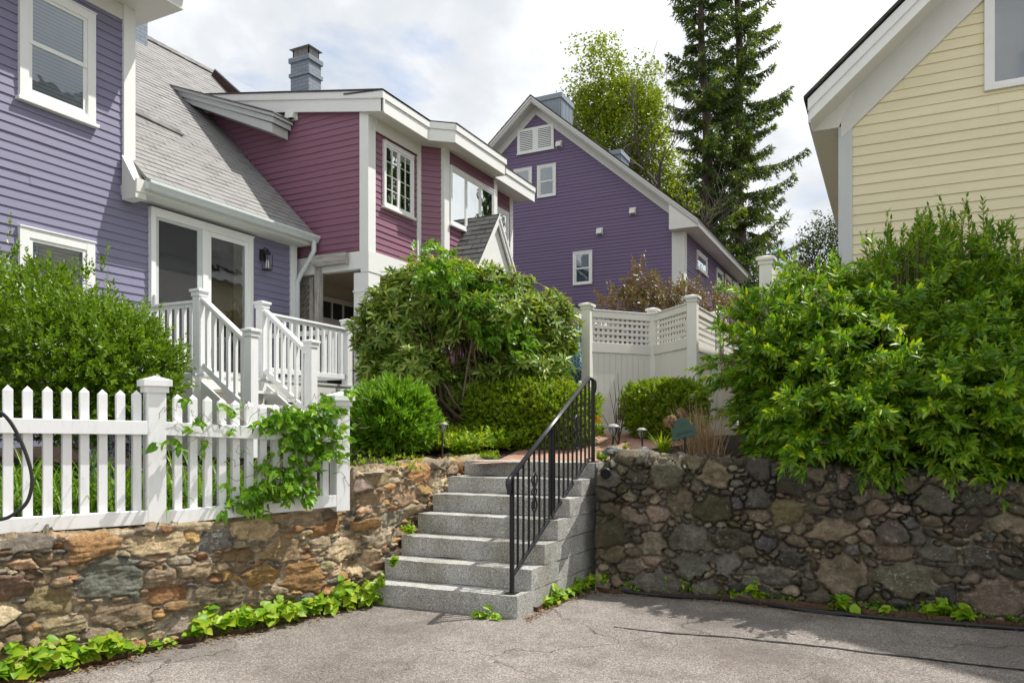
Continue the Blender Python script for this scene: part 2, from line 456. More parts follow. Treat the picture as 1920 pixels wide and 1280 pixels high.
MT['lf_maple'] = leafmat('maple_leaves', [(.14,.21,.018), (.22,.31,.026), (.34,.42,.04)], .4, .45)
MT['lf_spruce'] = leafmat('spruce_needles', [(.055,.095,.030), (.085,.145,.036), (.14,.21,.030)], .26, .5)
MT['lf_sprucetip'] = leafmat('spruce_new_growth', [(.16,.25,.016), (.25,.34,.02)], .3, .5)
MT['lf_far'] = leafmat('far_leaves', [(.035,.06,.015), (.06,.095,.02), (.12,.15,.06)], .25, .5)
def tealcloth():
    t = M('teal_patterned_cloth')
    f = t.n('ShaderNodeTexVoronoi', feature='DISTANCE_TO_EDGE', Vector=t.pos(), Scale=16.).outputs['Distance']
    col = t.ramp(f, [(.02, (.55, .68, .66)), (.07, (.04, .20, .27)), (.4, (.02, .10, .20))])
    return t.out(col, .7)
MT['teal'] = tealcloth()
# ================================================================ building helpers
def clip_band(poly, z0, z1):
    def cl(P, keep, zc):
        out = []
        for i in range(len(P)):
            a, b = P[i], P[(i+1) % len(P)]
            ka, kb = keep(a[1]), keep(b[1])
            if ka: out.append(a)
            if ka != kb:
                t = (zc-a[1])/(b[1]-a[1]); out.append((a[0]+(b[0]-a[0])*t, zc))
        return out
    P = cl(poly, lambda z: z >= z0-1e-9, z0)
    if len(P) < 3: return []
    P = cl(P, lambda z: z <= z1+1e-9, z1)
    return P if len(P) >= 3 else []
def lap_siding(mb, O, u, n, polys, pitch, zbase, rs=None, proud=.015, m=0):
    """real overlapping boards: each course leans out at its lower edge; boards butt at random joints"""
    O, u, n = Vector(O), Vector(u), Vector(n)
    P3 = lambda a, z, o: O+u*a+UP*z+n*o
    rs = rs or random.Random(3)
    for poly in polys:
        zs = [p[1] for p in poly]; us = [p[0] for p in poly]
        k = math.floor((min(zs)-zbase)/pitch)
        mb.poly([P3(a, z, -.004) for a, z in poly], m)
        kmin_ = k; wr_ = random.Random(12); wv_ = [wr_.uniform(-.0035, .0035) for _ in range(97)]
        while zbase+k*pitch < max(zs):
            z0 = zbase+k*pitch+(wv_[k % 97] if k > kmin_ else 0); z1 = zbase+(k+1)*pitch+wv_[(k+1) % 97]; k += 1
            B = clip_band(poly, z0, z1)
            if not B: continue
            ua, ub = min(p[0] for p in B), max(p[0] for p in B)
            cuts = [ua]; c = ua+rs.uniform(.6, 3.5)
            while c < ub-.5: cuts.append(c); c += rs.uniform(2.2, 4.2)
            cuts.append(ub)
            for c0, c1 in zip(cuts[:-1], cuts[1:]):
                a0 = c0+(.0012 if c0 > ua else 0); a1 = c1-(.0012 if c1 < ub else 0)
                S = B
                if len(cuts) > 2:
                    T = [(z, a) for a, z in B]; T = clip_band(T, a0, a1); S = [(a, z) for z, a in T]
                if len(S) < 3: continue
                j = rs.uniform(-.002, .002)
                off = lambda z: proud+j-(proud-.002)*(z-z0)/(z1-z0)
                mb.poly([P3(a, z, off(z)) for a, z in S], m)
                low = [a for a, z in S if abs(z-z0) < 1e-5]
                if len(low) >= 2:
                    mb.poly([P3(min(low), z0, -.002), P3(max(low), z0, -.002), P3(max(low), z0, off(z0)), P3(min(low), z0, off(z0))], m)
def shingle_roof(name, corners, nrm_up, mats, parent, row=.14, lift=.012, uvname='UVMap', thick=.03, rs=None, uneven=.0):
    """corners: eave-left, eave-right, ridge-right, ridge-left. Rows lap; UVs in metres."""
    a, b, c, d = [Vector(p) for p in corners]
    L = ((d-a).length+(c-b).length)/2; nrow = max(1, int(L/row))
    n = (b-a).cross(d-a).normalized()
    if n.z < 0: n = -n
    V = []; Fc = []; UV = []
    nseg = max(1, int((b-a).length/.32)); rs = rs or random.Random(5)
    e = (b-a).normalized()
    for i in range(nrow):
        t0, t1 = i/nrow, (i+1)/nrow
        p0, p1 = a.lerp(d, t0), b.lerp(c, t0); q0, q1 = a.lerp(d, t1), b.lerp(c, t1)
        wob = [rs.uniform(0, uneven) for _ in range(nseg+1)]
        for k in range(nseg):
            s0, s1 = k/nseg, (k+1)/nseg
            j = rs.uniform(.4, 1.)*lift; h0 = n*(j+wob[k]); h1 = n*(j+wob[k+1])
            A, B_ = p0.lerp(p1, s0), p0.lerp(p1, s1); C_, D_ = q0.lerp(q1, s1), q0.lerp(q1, s0)
            base = len(V)
            V += [A+h0, B_+h1, C_+n*.001, D_+n*.001, A-n*.002, B_-n*.002]
            Fc += [(base, base+1, base+2, base+3), (base+4, base+5, base+1, base)]
            u0, u1 = (A-a).dot(e), (B_-a).dot(e)
            v0, v1 = i*row, (i+1)*row
            UV += [(u0, v0+.004), (u1, v0+.004), (u1, v1-.004), (u0, v1-.004), (u0, v0), (u1, v0), (u1, v0+.004), (u0, v0+.004)]
    base = len(V)
    V += [a-n*.004, b-n*.004, c-n*.004, d-n*.004, a-n*thick, b-n*thick, c-n*thick, d-n*thick]
    for f in [(0,1,2,3), (7,6,5,4), (0,4,5,1), (1,5,6,2), (2,6,7,3), (3,7,4,0)]:
        Fc.append(tuple(base+i for i in f)); UV += [(0, 0)]*4
    me = bpy.data.meshes.new(name); me.from_pydata([tuple(v) for v in V], [], Fc)
    ul = me.uv_layers.new(name=uvname); ul.data.foreach_set('uv', [x for p in UV for x in p])
    for k in (mats if isinstance(mats, list) else [mats]): me.materials.append(k)
    me.update()
    o = bpy.data.objects.new(name, me)
    return put(o, parent)
def window(parent, O, u, n, u0, u1, z0, z1, kind='double', trim=.07, proud=.052, glass='glass', sill=True, blind=None, muntin=None, frame='white', label=None, sash=.045):
    """window set on a wall: frame (with sill), pane, blind. kind: double | casement2 | casement3 | fixed"""
    O, u, n = Vector(O), Vector(u), Vector(n)
    P = lambda a, z, o: O+u*a+UP*z+n*o
    def bar(mb, a0, a1, b0, b1, o0, o1):
        mb.hexa([P(a0,b0,o0), P(a1,b0,o0), P(a1,b0,o1), P(a0,b0,o1), P(a0,b1,o0), P(a1,b1,o0), P(a1,b1,o1), P(a0,b1,o1)])
    f = MB()
    bar(f, u0, u0+trim, z0, z1, .0, proud); bar(f, u1-trim, u1, z0, z1, 0, proud)
    bar(f, u0+trim, u1-trim, z1-trim, z1, 0, proud-.002); bar(f, u0+trim, u1-trim, z0, z0+trim*.8, 0, proud-.002)
    bar(f, u0-.008, u1+.008, z1, z1+.018, 0, proud+.012)
    i0, i1, j0, j1 = u0+trim, u1-trim, z0+trim*.8, z1-trim
    s = sash; d = proud-.014
    cells = []
    if kind == 'double':
        zm = (j0+j1)/2
        for (a, b, dd) in ((j0, zm+s*.4, d-.012), (zm-s*.4, j1, d)):
            bar(f, i0, i0+s, a, b, .002, dd); bar(f, i1-s, i1, a, b, .002, dd)
            bar(f, i0+s, i1-s, a, a+s, .002, dd-.001); bar(f, i0+s, i1-s, b-s*.8, b, .002, dd-.001)
            cells.append((i0+s, i1-s, a+s, b-s*.8))
    elif kind == 'fixed':
        bar(f, i0, i0+s, j0, j1, .002, d); bar(f, i1-s, i1, j0, j1, .002, d)
        bar(f, i0+s, i1-s, j0, j0+s, .002, d-.001); bar(f, i0+s, i1-s, j1-s, j1, .002, d-.001)
        cells.append((i0+s, i1-s, j0+s, j1-s))
    else:
        k = int(kind[-1]); w = (i1-i0)/k
        for q in range(k):
            a0, a1 = i0+w*q, i0+w*(q+1)
            bar(f, a0+.003, a0+s, j0, j1, .002, d); bar(f, a1-s, a1-.003, j0, j1, .002, d)
            bar(f, a0+s, a1-s, j0, j0+s, .002, d-.001); bar(f, a0+s, a1-s, j1-s, j1, .002, d-.001)
            cells.append((a0+s, a1-s, j0+s, j1-s))
            if muntin:
                mc, mr = muntin
                for c in range(1, mc):
                    x = a0+s+(a1-a0-2*s)*c/mc; bar(f, x-.006, x+.006, j0+s, j1-s, .026, d-.001)
                for r_ in range(1, mr):
                    x = j0+s+(j1-j0-2*s)*r_/mr; bar(f, a0+s, a1-s, x-.006, x+.006, .026, d-.003)
    fo = f.build('window', MT[frame], parent, bevel=.003)
    if label: fo['label'] = label
    g = MB()
    for (a0, a1, b0, b1) in cells:
        g.poly([P(a0,b0,.0245), P(a1,b0,.0245), P(a1,b1,.0245), P(a0,b1,.0245)])
    g.build('pane', MT[glass], fo)
    bk = MB()
    if blind:
        lo = j1-(j1-j0)*blind
        bk.poly([P(i0,j0,.0178), P(i1,j0,.0178), P(i1,j1,.0178), P(i0,j1,.0178)], 1)
        z = j1
        while z > lo:
            bk.poly([P(i0,z-.040,.0226), P(i1,z-.040,.0226), P(i1,z,.0188), P(i0,z,.0188)], 0); z -= .045
        bk.build('blind', [MT['blind'], MT['dark']], fo)
    else:
        bk.poly([P(i0,j0,.0178), P(i1,j0,.0178), P(i1,j1,.0178), P(i0,j1,.0178)])
        bk.build('room_shade_sheet', MT['dark'], fo)  # flat near-black sheet painted as the shade of the room
    if sill:
        sl = MB(); bar(sl, u0-.03, u1+.03, z0-.045, z0-.002, 0, proud+.03)
        sl.build('sill', MT[frame], fo, bevel=.004)
    return fo
def wall_vent(parent, c, n, u, w=.17, mat='offwhite'):
    c, n, u = Vector(c), Vector(n), Vector(u)
    m = MB()
    m.obox(c+n*.012, u, UP, n, w*.55, w*.55, .012)
    q = lambda a, z, o: c+u*a+UP*z+n*o
    h = w*.46
    m.hexa([q(-h,-h,.02), q(h,-h,.02), q(h,-h,.12), q(-h,-h,.12), q(-h,h,.02), q(h,h,.02), q(h,h*.6,.085), q(-h,h*.6,.085)])
    m.poly([q(-h*.7,-h-.001,.035), q(h*.7,-h-.001,.035), q(h*.7,-h-.001,.105), q(-h*.7,-h-.001,.105)], 1)
    return m.build('dryer_vent', [MT[mat], MT['dark']], parent)

# ================================================================ blue house
XB = -9.0
YC = 6.67                                   # where the tall part ends and the low wing begins
blue = thing('blue_house', (XB, 6, 1.2), 'lavender blue clapboard house with grey shingled wing and sliding glass door behind the deck', 'house')
m = MB()
lap_siding(m, (XB,0,0), Y3, X3, [[(0.5,1.0),(YC,1.0),(YC,7.2),(0.5,7.2)], [(YC,1.0),(9.66,1.0),(9.66,4.74),(YC,4.74)]], .106, 1.0)
m.box(XB-9, XB-.02, 0.5, YC, 1.0, 7.2); m.box(XB-8.5, XB-.02, YC, 9.70, 1.0, 4.72)
# gable end of the wing behind, closing the roof volume
m.build('wall', MT['blue'], blue)
# corner boards and friezes
m = MB()
m.box(XB-.16, XB+.045, YC-.15, YC+.02, 4.80, 7.18)
m.build('corner_board', MT['white'], blue, bevel=.004)
m = MB(); m.box(XB-.16, XB+.040, 9.60, 9.745, 1.3, 4.70); m.build('corner_board', MT['white'], blue, bevel=.004)
m = MB()
m.box(XB+.003, XB+.028, YC-.17, 9.76, 4.69, 4.82)            # frieze under the gutter
m.build('frieze', MT['cream_trim'], blue)
# low roof: 44 degrees, long ridge
SLB = .98; EX, EZ = -8.66, 4.90
RX, RZ = -13.25, 4.90+SLB*4.59
shingle_roof('roof', [(EX, YC-.04, EZ), (EX, 9.83, EZ), (RX, 9.83, RZ), (RX, YC-.04, RZ)], 1, MT['shingle'], blue, row=.135, lift=.008, uneven=.003)
ro = shingle_roof('roof', [(EX-1.6, 9.83, EZ+SLB*1.6), (EX-1.6, 13.5, EZ+SLB*1.6), (RX, 13.5, RZ), (RX, 9.83, RZ)], 1, MT['shingle'], blue, row=.135, lift=.008)
m = MB()
m.poly([(RX, YC-.04, RZ-.02), (RX, 13.5, RZ-.02), (RX-4, 13.5, RZ-4), (RX-4, YC-.04, RZ-4)])
m.prism([(EX, 9.80, EZ-.05), (RX, 9.80, RZ-.05), (RX-4, 9.80, RZ-4), (RX-4, 9.80, EZ-.05)], (0, .02, 0))
# ridge caps
y = YC
while y < 13.3:
    m.beam((RX+.02, y, RZ+.012), (RX+.02, y+.34, RZ+.022), .22, .018, up=(.7, 0, .7)); y += .33
m.build('ridge_cap', MT['shingle'], blue)
m = MB()                                   # lifted course making a dark line across the roof
p = lambda y, t: Vector((EX-t, y, EZ+SLB*t))
m.beam(p(YC, 1.62)+Vector((.012,0,.018)), p(8.35, 1.44)+Vector((.012,0,.016)), .16, .03, up=(.7,0,.7))
m.build('lifted_shingle_course', MT['shingle'], blue)
# eave: fascia box, K gutter, downspout
m = MB()
m.box(XB+.028, EX-.02, YC-.17, 9.78, 4.70, 4.735)             # soffit
m.box(EX-.05, EX-.02, YC-.17, 9.80, 4.735, 4.87)
m.prism([(XB+.046, YC-.18, 4.62), (EX-.03, YC-.18, 4.62), (EX-.03, YC-.18, 4.80), (XB+.046, YC-.18, 5.20)], (0, .16, 0))
m.build('eave_box', MT['cream_trim'], blue)
prof = [(0,.0),(.075,.0),(.09,.03),(.125,.075),(.125,.11),(.115,.115),(.10,.09),(.0,.105)]
m = MB()
m.prism([(EX-.018+a, YC-.06, 4.75+z) for a, z in prof], (0, 9.92-YC, 0))
m.build('gutter', MT['gutter'], blue, bevel=.003)
m = MB()
ys = 9.76
m.tube([(EX+.05, ys, 4.76), (EX+.05, ys, 4.60), (EX-.02, ys-.01, 4.48), (XB+.12, ys-.02, 4.22), (XB+.06, ys-.03, 4.10), (XB+.06, ys-.03, 1.5)], .042, 10)
m.build('downspout', MT['gutter'], blue, smooth=True)
# tall part: eave, gable roof above
m = MB()
m.box(XB-.4, XB+.62, 0.5, YC+.30, 7.18, 7.40)
m.box(XB+.004, XB+.03, 0.5, YC-.15, 6.98, 7.18)
m.build('eave_cornice', MT['cream_trim'], blue, bevel=.01)
shingle_roof('roof', [(XB+.7, .4, 7.40), (XB+.7, YC+.34, 7.40), (XB-4.5, YC+.34, 11.8), (XB-4.5, .4, 11.8)], 1, MT['shingle'], blue, row=.14)
m = MB(); m.prism([(XB+.5, YC+.2, 7.40), (XB-4.5, YC+.2, 11.7), (XB-9, YC+.2, 7.4)], (0, -.1, 0)); m.build('gable_wall', MT['blue'], blue)
# windows
window(blue, (XB,0,0), Y3, X3, 5.20, 6.13, 5.47, 6.85, 'double', trim=.105, blind=1.0, glass='glass', sash=.05, label='upper double hung window with closed blinds')
window(blue, (XB,0,0), Y3, X3, 5.20, 6.12, 2.55, 3.97, 'double', trim=.11, blind=1.0, glass='glass', label='lower window half hidden by the bush')
# sliding door
D0, D1, DZ0, DZ1 = 6.91, 8.74, 2.33, 4.62
m = MB(); q = lambda y0, y1, z0, z1, x0, x1: m.box(XB+x0, XB+x1, y0, y1, z0, z1)
q(D0, D0+.075, DZ0, DZ1, .002, .07); q(D1-.075, D1, DZ0, DZ1, .002, .07); q(D0+.075, D1-.075, DZ1-.085, DZ1, .002, .068); q(D0+.075, D1-.075, DZ0, DZ0+.05, .002, .08)
q(D0-.01, D1+.01, DZ1, DZ1+.02, .002, .085)
mid = (D0+D1)/2
q(mid-.05, mid+.05, DZ0+.05, DZ1-.085, .002, .060)
q(mid+.05, mid+.12, DZ0+.05, DZ1-.085, .002, .040); q(D1-.145, D1-.075, DZ0+.05, DZ1-.085, .002, .040)
q(mid+.12, D1-.145, DZ0+.05, DZ0+.16, .002, .039); q(mid+.12, D1-.145, DZ1-.155, DZ1-.085, .002, .039)
door = m.build('sliding_door', MT['white'], blue, bevel=.004)
m = MB(); m.poly([(XB+.031, mid+.12, DZ0+.16), (XB+.031, D1-.145, DZ0+.16), (XB+.031, D1-.145, DZ1-.155), (XB+.031, mid+.12, DZ1-.155)]); m.build('pane', MT['glass_dk'], door)
m = MB(); q(D0+.075, D0+.13, DZ0+.05, DZ1-.085, .004, .050); q(mid-.14, mid-.05, DZ0+.05, DZ1-.085, .004, .050); q(D0+.13, mid-.14, DZ1-.13, DZ1-.085, .004, .049); q(D0+.13, mid-.14, DZ0+.05, DZ0+.10, .004, .049)
sf = m.build('screen_frame', MT['greytrim'], door)
m = MB(); m.poly([(XB+.040, D0+.13, DZ0+.1), (XB+.040, mid-.14, DZ0+.1), (XB+.040, mid-.14, DZ1-.13), (XB+.040, D0+.13, DZ1-.13)]); m.build('screen', MT['screen'], sf)
m = MB(); m.poly([(XB+.030, D0+.1, DZ0+.1), (XB+.030, mid-.1, DZ0+.1), (XB+.030, mid-.1, DZ1-.1), (XB+.030, D0+.1, DZ1-.1)]); m.build('pane', MT['glass_dk'], sf)
m = MB(); q(D0+.02, D0+.055, 3.25, 3.45, .07, .105); m.build('handle', MT['greytrim'], door, bevel=.005)
m = MB(); m.poly([(XB+.0172, D0, DZ0), (XB+.0172, D1, DZ0), (XB+.0172, D1, DZ1), (XB+.0172, D0, DZ1)], 0)
for k in range(9):
    y = D1-.36+k*.026; m.poly([(XB+.019+.008*(k % 2), y, DZ0+.16), (XB+.019+.008*((k+1) % 2), y+.026, DZ0+.16), (XB+.019+.008*((k+1) % 2), y+.026, DZ1-.15), (XB+.019+.008*(k % 2), y, DZ1-.15)], 1)
m.build('curtain', [MT['dark'], MT['curtain']], door)
# lantern by the door
lan = thing_part = None
m = MB(); ly, lz = 8.98, 4.33
m.box(XB+.012, XB+.03, ly-.06, ly+.06, lz-.02, lz+.16)
m.tube([(XB+.02, ly, lz+.12), (XB+.06, ly, lz+.19), (XB+.12, ly, lz+.15)], .01, 6)
m.lathe((XB+.12, ly, lz+.08), [(.075, 0), (.07, .02), (.02, .07), (.008, .09)], 4)
for a in (-1, 1):
    for b in (-1, 1): m.beam((XB+.12+a*.05, ly+b*.05, lz-.16), (XB+.12+a*.058, ly+b*.058, lz+.08), .01, .01)
m.box(XB+.065, XB+.175, ly-.055, ly+.055, lz-.175, lz-.16)
lan = m.build('wall_lantern', MT['iron'], blue)
m = MB(); m.lathe((XB+.12, ly, lz-.16), [(.02, 0), (.032, .05), (.022, .12), (.008, .16)], 10); m.build('bulb', MT['offwhite'], lan, smooth=True)
# brick chimney behind the corner and a skylight on the far roof
m = MB(); m.box(RX-.1, RX+.52, 6.72, 9.45-.2-.2+.62, RZ-1.2, RZ+2.4)
m = MB(); m.box(RX-.35, RX+.4, 9.1, 9.86, RZ-1, RZ+3.2)
m.build('chimney', MT['greybrick'], blue)
m = MB()
nn = Vector((.7, 0, .72)); a0, a1 = at_y(402, 131, 11.6)-nn*.26, at_y(456, 180, 11.6)-nn*.26; m.prism([a0, a1, a1+nn*.26, a0+nn*.26], (0, .06, 0)); sky_l = m.build('skylight', MT['twig_dk'], blue)
m = MB(); m.prism([a0+nn*.265-Vector((.02,0,0)), a1+nn*.265, a1+nn*.285, a0+nn*.285], (0, 1.5, 0)); m.build('pane', MT['greyboard'], sky_l)

# ================================================================ deck with stair
deck = thing('deck', (-8.2, 7.7, 2.2), 'white railed deck with short stair outside the sliding glass door', 'deck')
FZ = 2.30
m = MB()
for k in range(11): m.box(-9.0+.03+k*.145, -9.0+.03+k*.145+.139, 6.30, 9.26, FZ-.03, FZ)
m.build('floor', MT['greytrim'], deck)
m = MB()
m.box(-7.43, -7.395, 6.28, 9.28, FZ-.30, FZ-.032); m.box(-8.98, -7.43, 6.28, 6.31, FZ-.30, FZ-.032); m.box(-8.98, -7.43, 9.25, 9.28, FZ-.3, FZ-.032)
m.box(-7.42, -7.40, 6.30, 6.5, 1.2, FZ-.3); m.box(-7.44, -7.41, 6.30, 9.26, 1.2, FZ-.32); m.box(-8.9, -7.45, 6.31, 6.33, 1.2, FZ-.32)
m.build('skirt', MT['cream_trim'], deck)
def deck_post(x, y, z0, z1, w=.115):
    m = MB(); h = w/2
    m.box(x-h, x+h, y-h, y+h, z0, z1-.05)
    o = m.build('post', MT['white_fence'], deck, bevel=.004)
    c = MB(); g = h+.012; c.box(x-g, x+g, y-g, y+g, z1-.095, z1-.04)
    g2 = h+.028; c.box(x-g2, x+g2, y-g2, y+g2, z1-.04, z1-.012)
    c.raw([(x-g2,y-g2,z1-.0119),(x+g2,y-g2,z1-.0119),(x+g2,y+g2,z1-.0119),(x-g2,y+g2,z1-.0119),(x,y,z1+.012)], [(0,1,4),(1,2,4),(2,3,4),(3,0,4)])
    c.build('post_cap', MT['white_fence'], o)
    return o
PX = -7.45
for (x, y, z0, z1) in [(PX, 6.43, FZ-.2, 3.325), (PX, 7.44, FZ-.2, 3.325), (PX, 9.19, FZ-.2, 3.305), (-6.62, 6.44, 1.3, 2.80), (-6.62, 7.45, 1.3, 2.77)]:
    deck_post(x, y, z0, z1)
bal = None
def deck_rail(p, q, zt_p, zt_q, zb_p, zb_q, nb):
    global bal
    m = MB()
    a, b = Vector((*p, zt_p)), Vector((*q, zt_q))
    m.beam(a, b, .085, .035); m.beam(a-UP*.035, b-UP*.035, .05, .035)
    m.build('handrail', MT['white_fence'], deck, bevel=.006)
    m = MB(); m.beam(Vector((*p, zb_p)), Vector((*q, zb_q)), .05, .07); m.build('bottom_rail', MT['white_fence'], deck, bevel=.004)
    for k in range(nb):
        t = (k+.6)/(nb+.2)
        x, y = p[0]+(q[0]-p[0])*t, p[1]+(q[1]-p[1])*t
        z0 = zb_p+(zb_q-zb_p)*t+.03; z1 = zt_p+(zt_q-zt_p)*t-.045
        mm = MB(); mm.box(x-.019, x+.019, y-.019, y+.019, z0, z1); mm.build('baluster', MT['white_fence'], deck)
deck_rail((PX-.06, 6.43), (-8.97, 6.43), 3.17, 3.17, 2.42, 2.42, 11)
deck_rail((PX, 7.50), (PX, 9.13), 3.17, 3.15, 2.42, 2.42, 12)
deck_rail((PX-.06, 9.19), (-8.97, 9.19), 3.15, 3.15, 2.42, 2.42, 10)
deck_rail((PX+.06, 6.43), (-6.68, 6.44), 3.20, 2.66, 2.40, 1.86, 6)
deck_rail((PX+.06, 7.44), (-6.68, 7.45), 3.20, 2.63, 2.40, 1.84, 6)
for k in range(3):
    z = FZ-.185*(k+1); x = PX+.06+k*.26
    m = MB(); m.box(x, x+.29, 6.49, 7.39, z-.035, z); m.box(x+.02, x+.04, 6.50, 7.38, z-.2, z-.036); m.build('step', MT['offwhite'], deck, bevel=.004)
m = MB()
for y in (6.40, 7.47):
    m = MB(); m.prism([(PX, y, FZ-.05), (PX, y, 1.3), (-6.6, y, 1.3), (-6.6, y, 1.66)], (0, .03, 0)); m.build('stringer', MT['cream_trim'], deck)

# ================================================================ maroon house
XM, YM = -7.6, 9.90
maroon = thing('maroon_house', (XM, YM, 1.4), 'maroon clapboard house with white trimmed bay and grey brick chimney', 'house')
m = MB()
RS = .18; TZ = 6.80                       # underside of the rake at the corner
lap_siding(m, (0,YM,0), X3, -Y3, [[(XM,4.55), (XM,TZ), (-13.2,TZ+RS*(13.2+XM)), (-13.2,4.55)]], .106, 1.0)
YA1 = 11.40; XBAY = -7.27; YB0, YB1 = 11.74, 13.72; XC_, YC1 = -7.55, 15.0
lap_siding(m, (XM,0,0), Y3, X3, [[(YM,4.5), (YA1,4.5), (YA1,6.75), (YM,6.75)]], .106, 1.0)
s2 = Vector((.695, .719, 0)).normalized()
lap_siding(m, (XM,YA1,0), s2, Vector((s2.y,-s2.x,0)), [[(0,4.5), (.47,4.5), (.47,6.75), (0,6.75)]], .106, 1.0)
lap_siding(m, (XBAY,0,0), Y3, X3, [[(YB0,3.0), (YB1,3.0), (YB1,6.75), (YB0,6.75)]], .106, 1.0)
lap_siding(m, (XC_,0,0), Y3, X3, [[(YB1-.3,3.0), (YC1,3.0), (YC1,6.75), (YB1-.3,6.75)]], .106, 1.0)
m.box(-13, XM-.03, YM+.03, YC1-.02, 4.5, 6.7); m.box(-13, XC_-.03, 12.91, YC1-.02, 1.2, 6.7)
m.box(XM-.3, XBAY-.02, YB0+.02, YB1-.02, 2.5, 6.72); m.box(XC_, XBAY-.002, YB1-.02, YB1, 2.5, 6.72)
m.build('wall', MT['maroon'], maroon)
# white corner boards, skirt band, column and porch beam
m = MB()
for bx_ in ((XM-.15, XM+.03, YM-.03, YM+.17, 4.52, 6.86), (XM+.004, XM+.03, YA1-.10, YA1+.02, 4.5, 6.76), (XBAY-.05, XBAY+.028, YB0-.06, YB0+.12, 3.0, 6.76), (XBAY-.25, XBAY+.028, YB1-.10, YB1+.02, 3.0, 6.76), (XC_+.004, XC_+.03, YC1-.12, YC1+.02, 3.0, 6.76)):
    m = MB(); m.box(*bx_); m.build('corner_board', MT['white'], maroon, bevel=.004)
m = MB()
m.box(XM-.12, XM+.04, YM-.035, YA1+.4, 4.18, 4.53); m.box(-9.7, XM-.12, YM-.03, YM+.10, 4.24, 4.53)
m.build('porch_beam', MT['white'], maroon, bevel=.004)
m = MB(); m.box(XM-.27, XM+.03, YM-.025, YM+.29, 1.3, 4.18); m.box(XM-.285, XM+.045, YM-.04, YM+.305, 3.86, 3.89); m.box(XM-.285, XM+.045, YM-.04, YM+.305, 2.9, 2.93); m.build('column', MT['white'], maroon, bevel=.006)
m = MB(); m.box(XM-.2, XM+.02, YA1+.1, YA1+.3, 1.3, 4.18); m.build('column', MT['white'], maroon, bevel=.006)
# porch recess: ceiling, back wall, door with transom
m = MB(); m.box(-9.8, XM-.02, YM+.11, 12.9, 4.45, 4.49); m.box(-9.8, -9.74, YM+.11, 12.9, 1.3, 4.45); m.box(-9.74, XM-.3, 12.85, 12.9, 1.3, 4.45); m.box(-9.74, XM, YM, 12.85, 1.5, 1.6)
m.build('porch_recess', MT['tan'], maroon)
m = MB()
dy0, dy1 = 11.15, 12.30
for (y0, y1, z0, z1) in [(dy0, dy0+.09, 1.6, 4.17), (dy1-.09, dy1, 1.6, 4.17), (dy0+.09, dy1-.09, 4.08, 4.17), (dy0+.09, dy1-.09, 3.64, 3.76), (dy0+.36, dy0+.39, 3.76, 4.08), (dy0+.70, dy0+.73, 3.76, 4.08)]:
    m.box(-9.739, -9.70, y0, y1, z0, z1)
m.box(-9.739, -9.715, dy0+.10, dy0+.24, 1.62, 3.62); m.box(-9.739, -9.715, dy1-.24, dy1-.10, 1.62, 3.62); m.box(-9.739, -9.716, dy0+.24, dy1-.24, 3.47, 3.62); m.box(-9.739, -9.716, dy0+.24, dy1-.24, 1.62, 2.2)
pd = m.build('porch_door', MT['cream_trim'], maroon, bevel=.004)
m = MB(); m.poly([(-9.733, dy0+.09, 3.76), (-9.733, dy1-.09, 3.76), (-9.733, dy1-.09, 4.08), (-9.733, dy0+.09, 4.08)]); m.poly([(-9.733, dy0+.24, 2.2), (-9.733, dy1-.24, 2.2), (-9.733, dy1-.24, 3.47), (-9.733, dy0+.24, 3.47)]); m.build('pane', MT['dark'], pd)
# roof slab: shed rising to the rear, following the bay
fz = 7.03
path = [(XM+.36, YM-.09), (XM+.36, 11.16), (-6.88, 11.46), (-6.88, 13.42), (-7.12, 13.42), (-7.12, 15.3)]
def roofz(x): return fz+RS*(XM+.36-x)
m = MB()
def band(z0, z1, out, mm):
    for (a, b) in zip(path[:-1], path[1:]):
        A, B_ = Vector((*a, 0)), Vector((*b, 0)); d = (B_-A).normalized(); n = Vector((d.y, -d.x, 0))
        A2, B2 = A+n*out, B_+n*out
        mm.hexa([A-n*.03+UP*z0, B_-n*.03+UP*z0, B2+UP*z0, A2+UP*z0, A-n*.03+UP*z1, B_-n*.03+UP*z1, B2+UP*z1, A2+UP*z1])
band(fz-.34, fz-.125, .0, m); band(fz-.13, fz-.02, .022, m)
# rake board along the camera-side edge
xa, xb = XM+.36, -12.9
for (dz0, dz1, o) in ((-.34, -.13, 0), (-.135, -.02, .025)):
    m.prism([(xa+.024, YM-.09-o, roofz(xa)+dz0), (xa+.024, YM-.09-o, roofz(xa)+dz1), (xb, YM-.09-o, roofz(xb)+dz1), (xb, YM-.09-o, roofz(xb)+dz0)], (0, .03+o, 0))
m.build('fascia', MT['white'], maroon)
m = MB()                                   # soffit
pts = [Vector((x, y, fz-.30)) for x, y in path]
m.poly([pts[0], pts[1], pts[2], pts[3], pts[4], pts[5], Vector((XM-.02, 15.3, fz-.30)), Vector((XM-.02, YM-.09, fz-.30))])
m.poly([(xa, YM-.09, roofz(xa)-.30), (xa, YM+.02, roofz(xa)-.30), (xb, YM+.02, roofz(xb)-.30), (xb, YM-.09, roofz(xb)-.30)])
m.box(XM+.031, XM+.05, YM+.17, YA1-.1, 6.52, 6.76)
m.build('soffit', MT['offwhite'], maroon)
m = MB()
top = [(x+.03*(1 if i < 4 else 1), y-(.03 if i == 0 else 0), fz-.018) for i, (x, y) in enumerate(path)]
m.prism([Vector((x, y, fz-.018)) for x, y, z in top]+[Vector((-8.0, 15.3, fz+.06)), Vector((-8.0, YM-.13, fz+.06))], (0, 0, .022))
m.prism([(xa+.03, YM-.13, roofz(xa)-.018), (-8.0, YM-.13, roofz(-8)-.018), (xb, YM-.13, roofz(xb)-.018), (xb, YM-.13, roofz(xb)+.006), (xa+.03, YM-.13, roofz(xa)+.006)], (0, 15.3-YM+.13, 0))
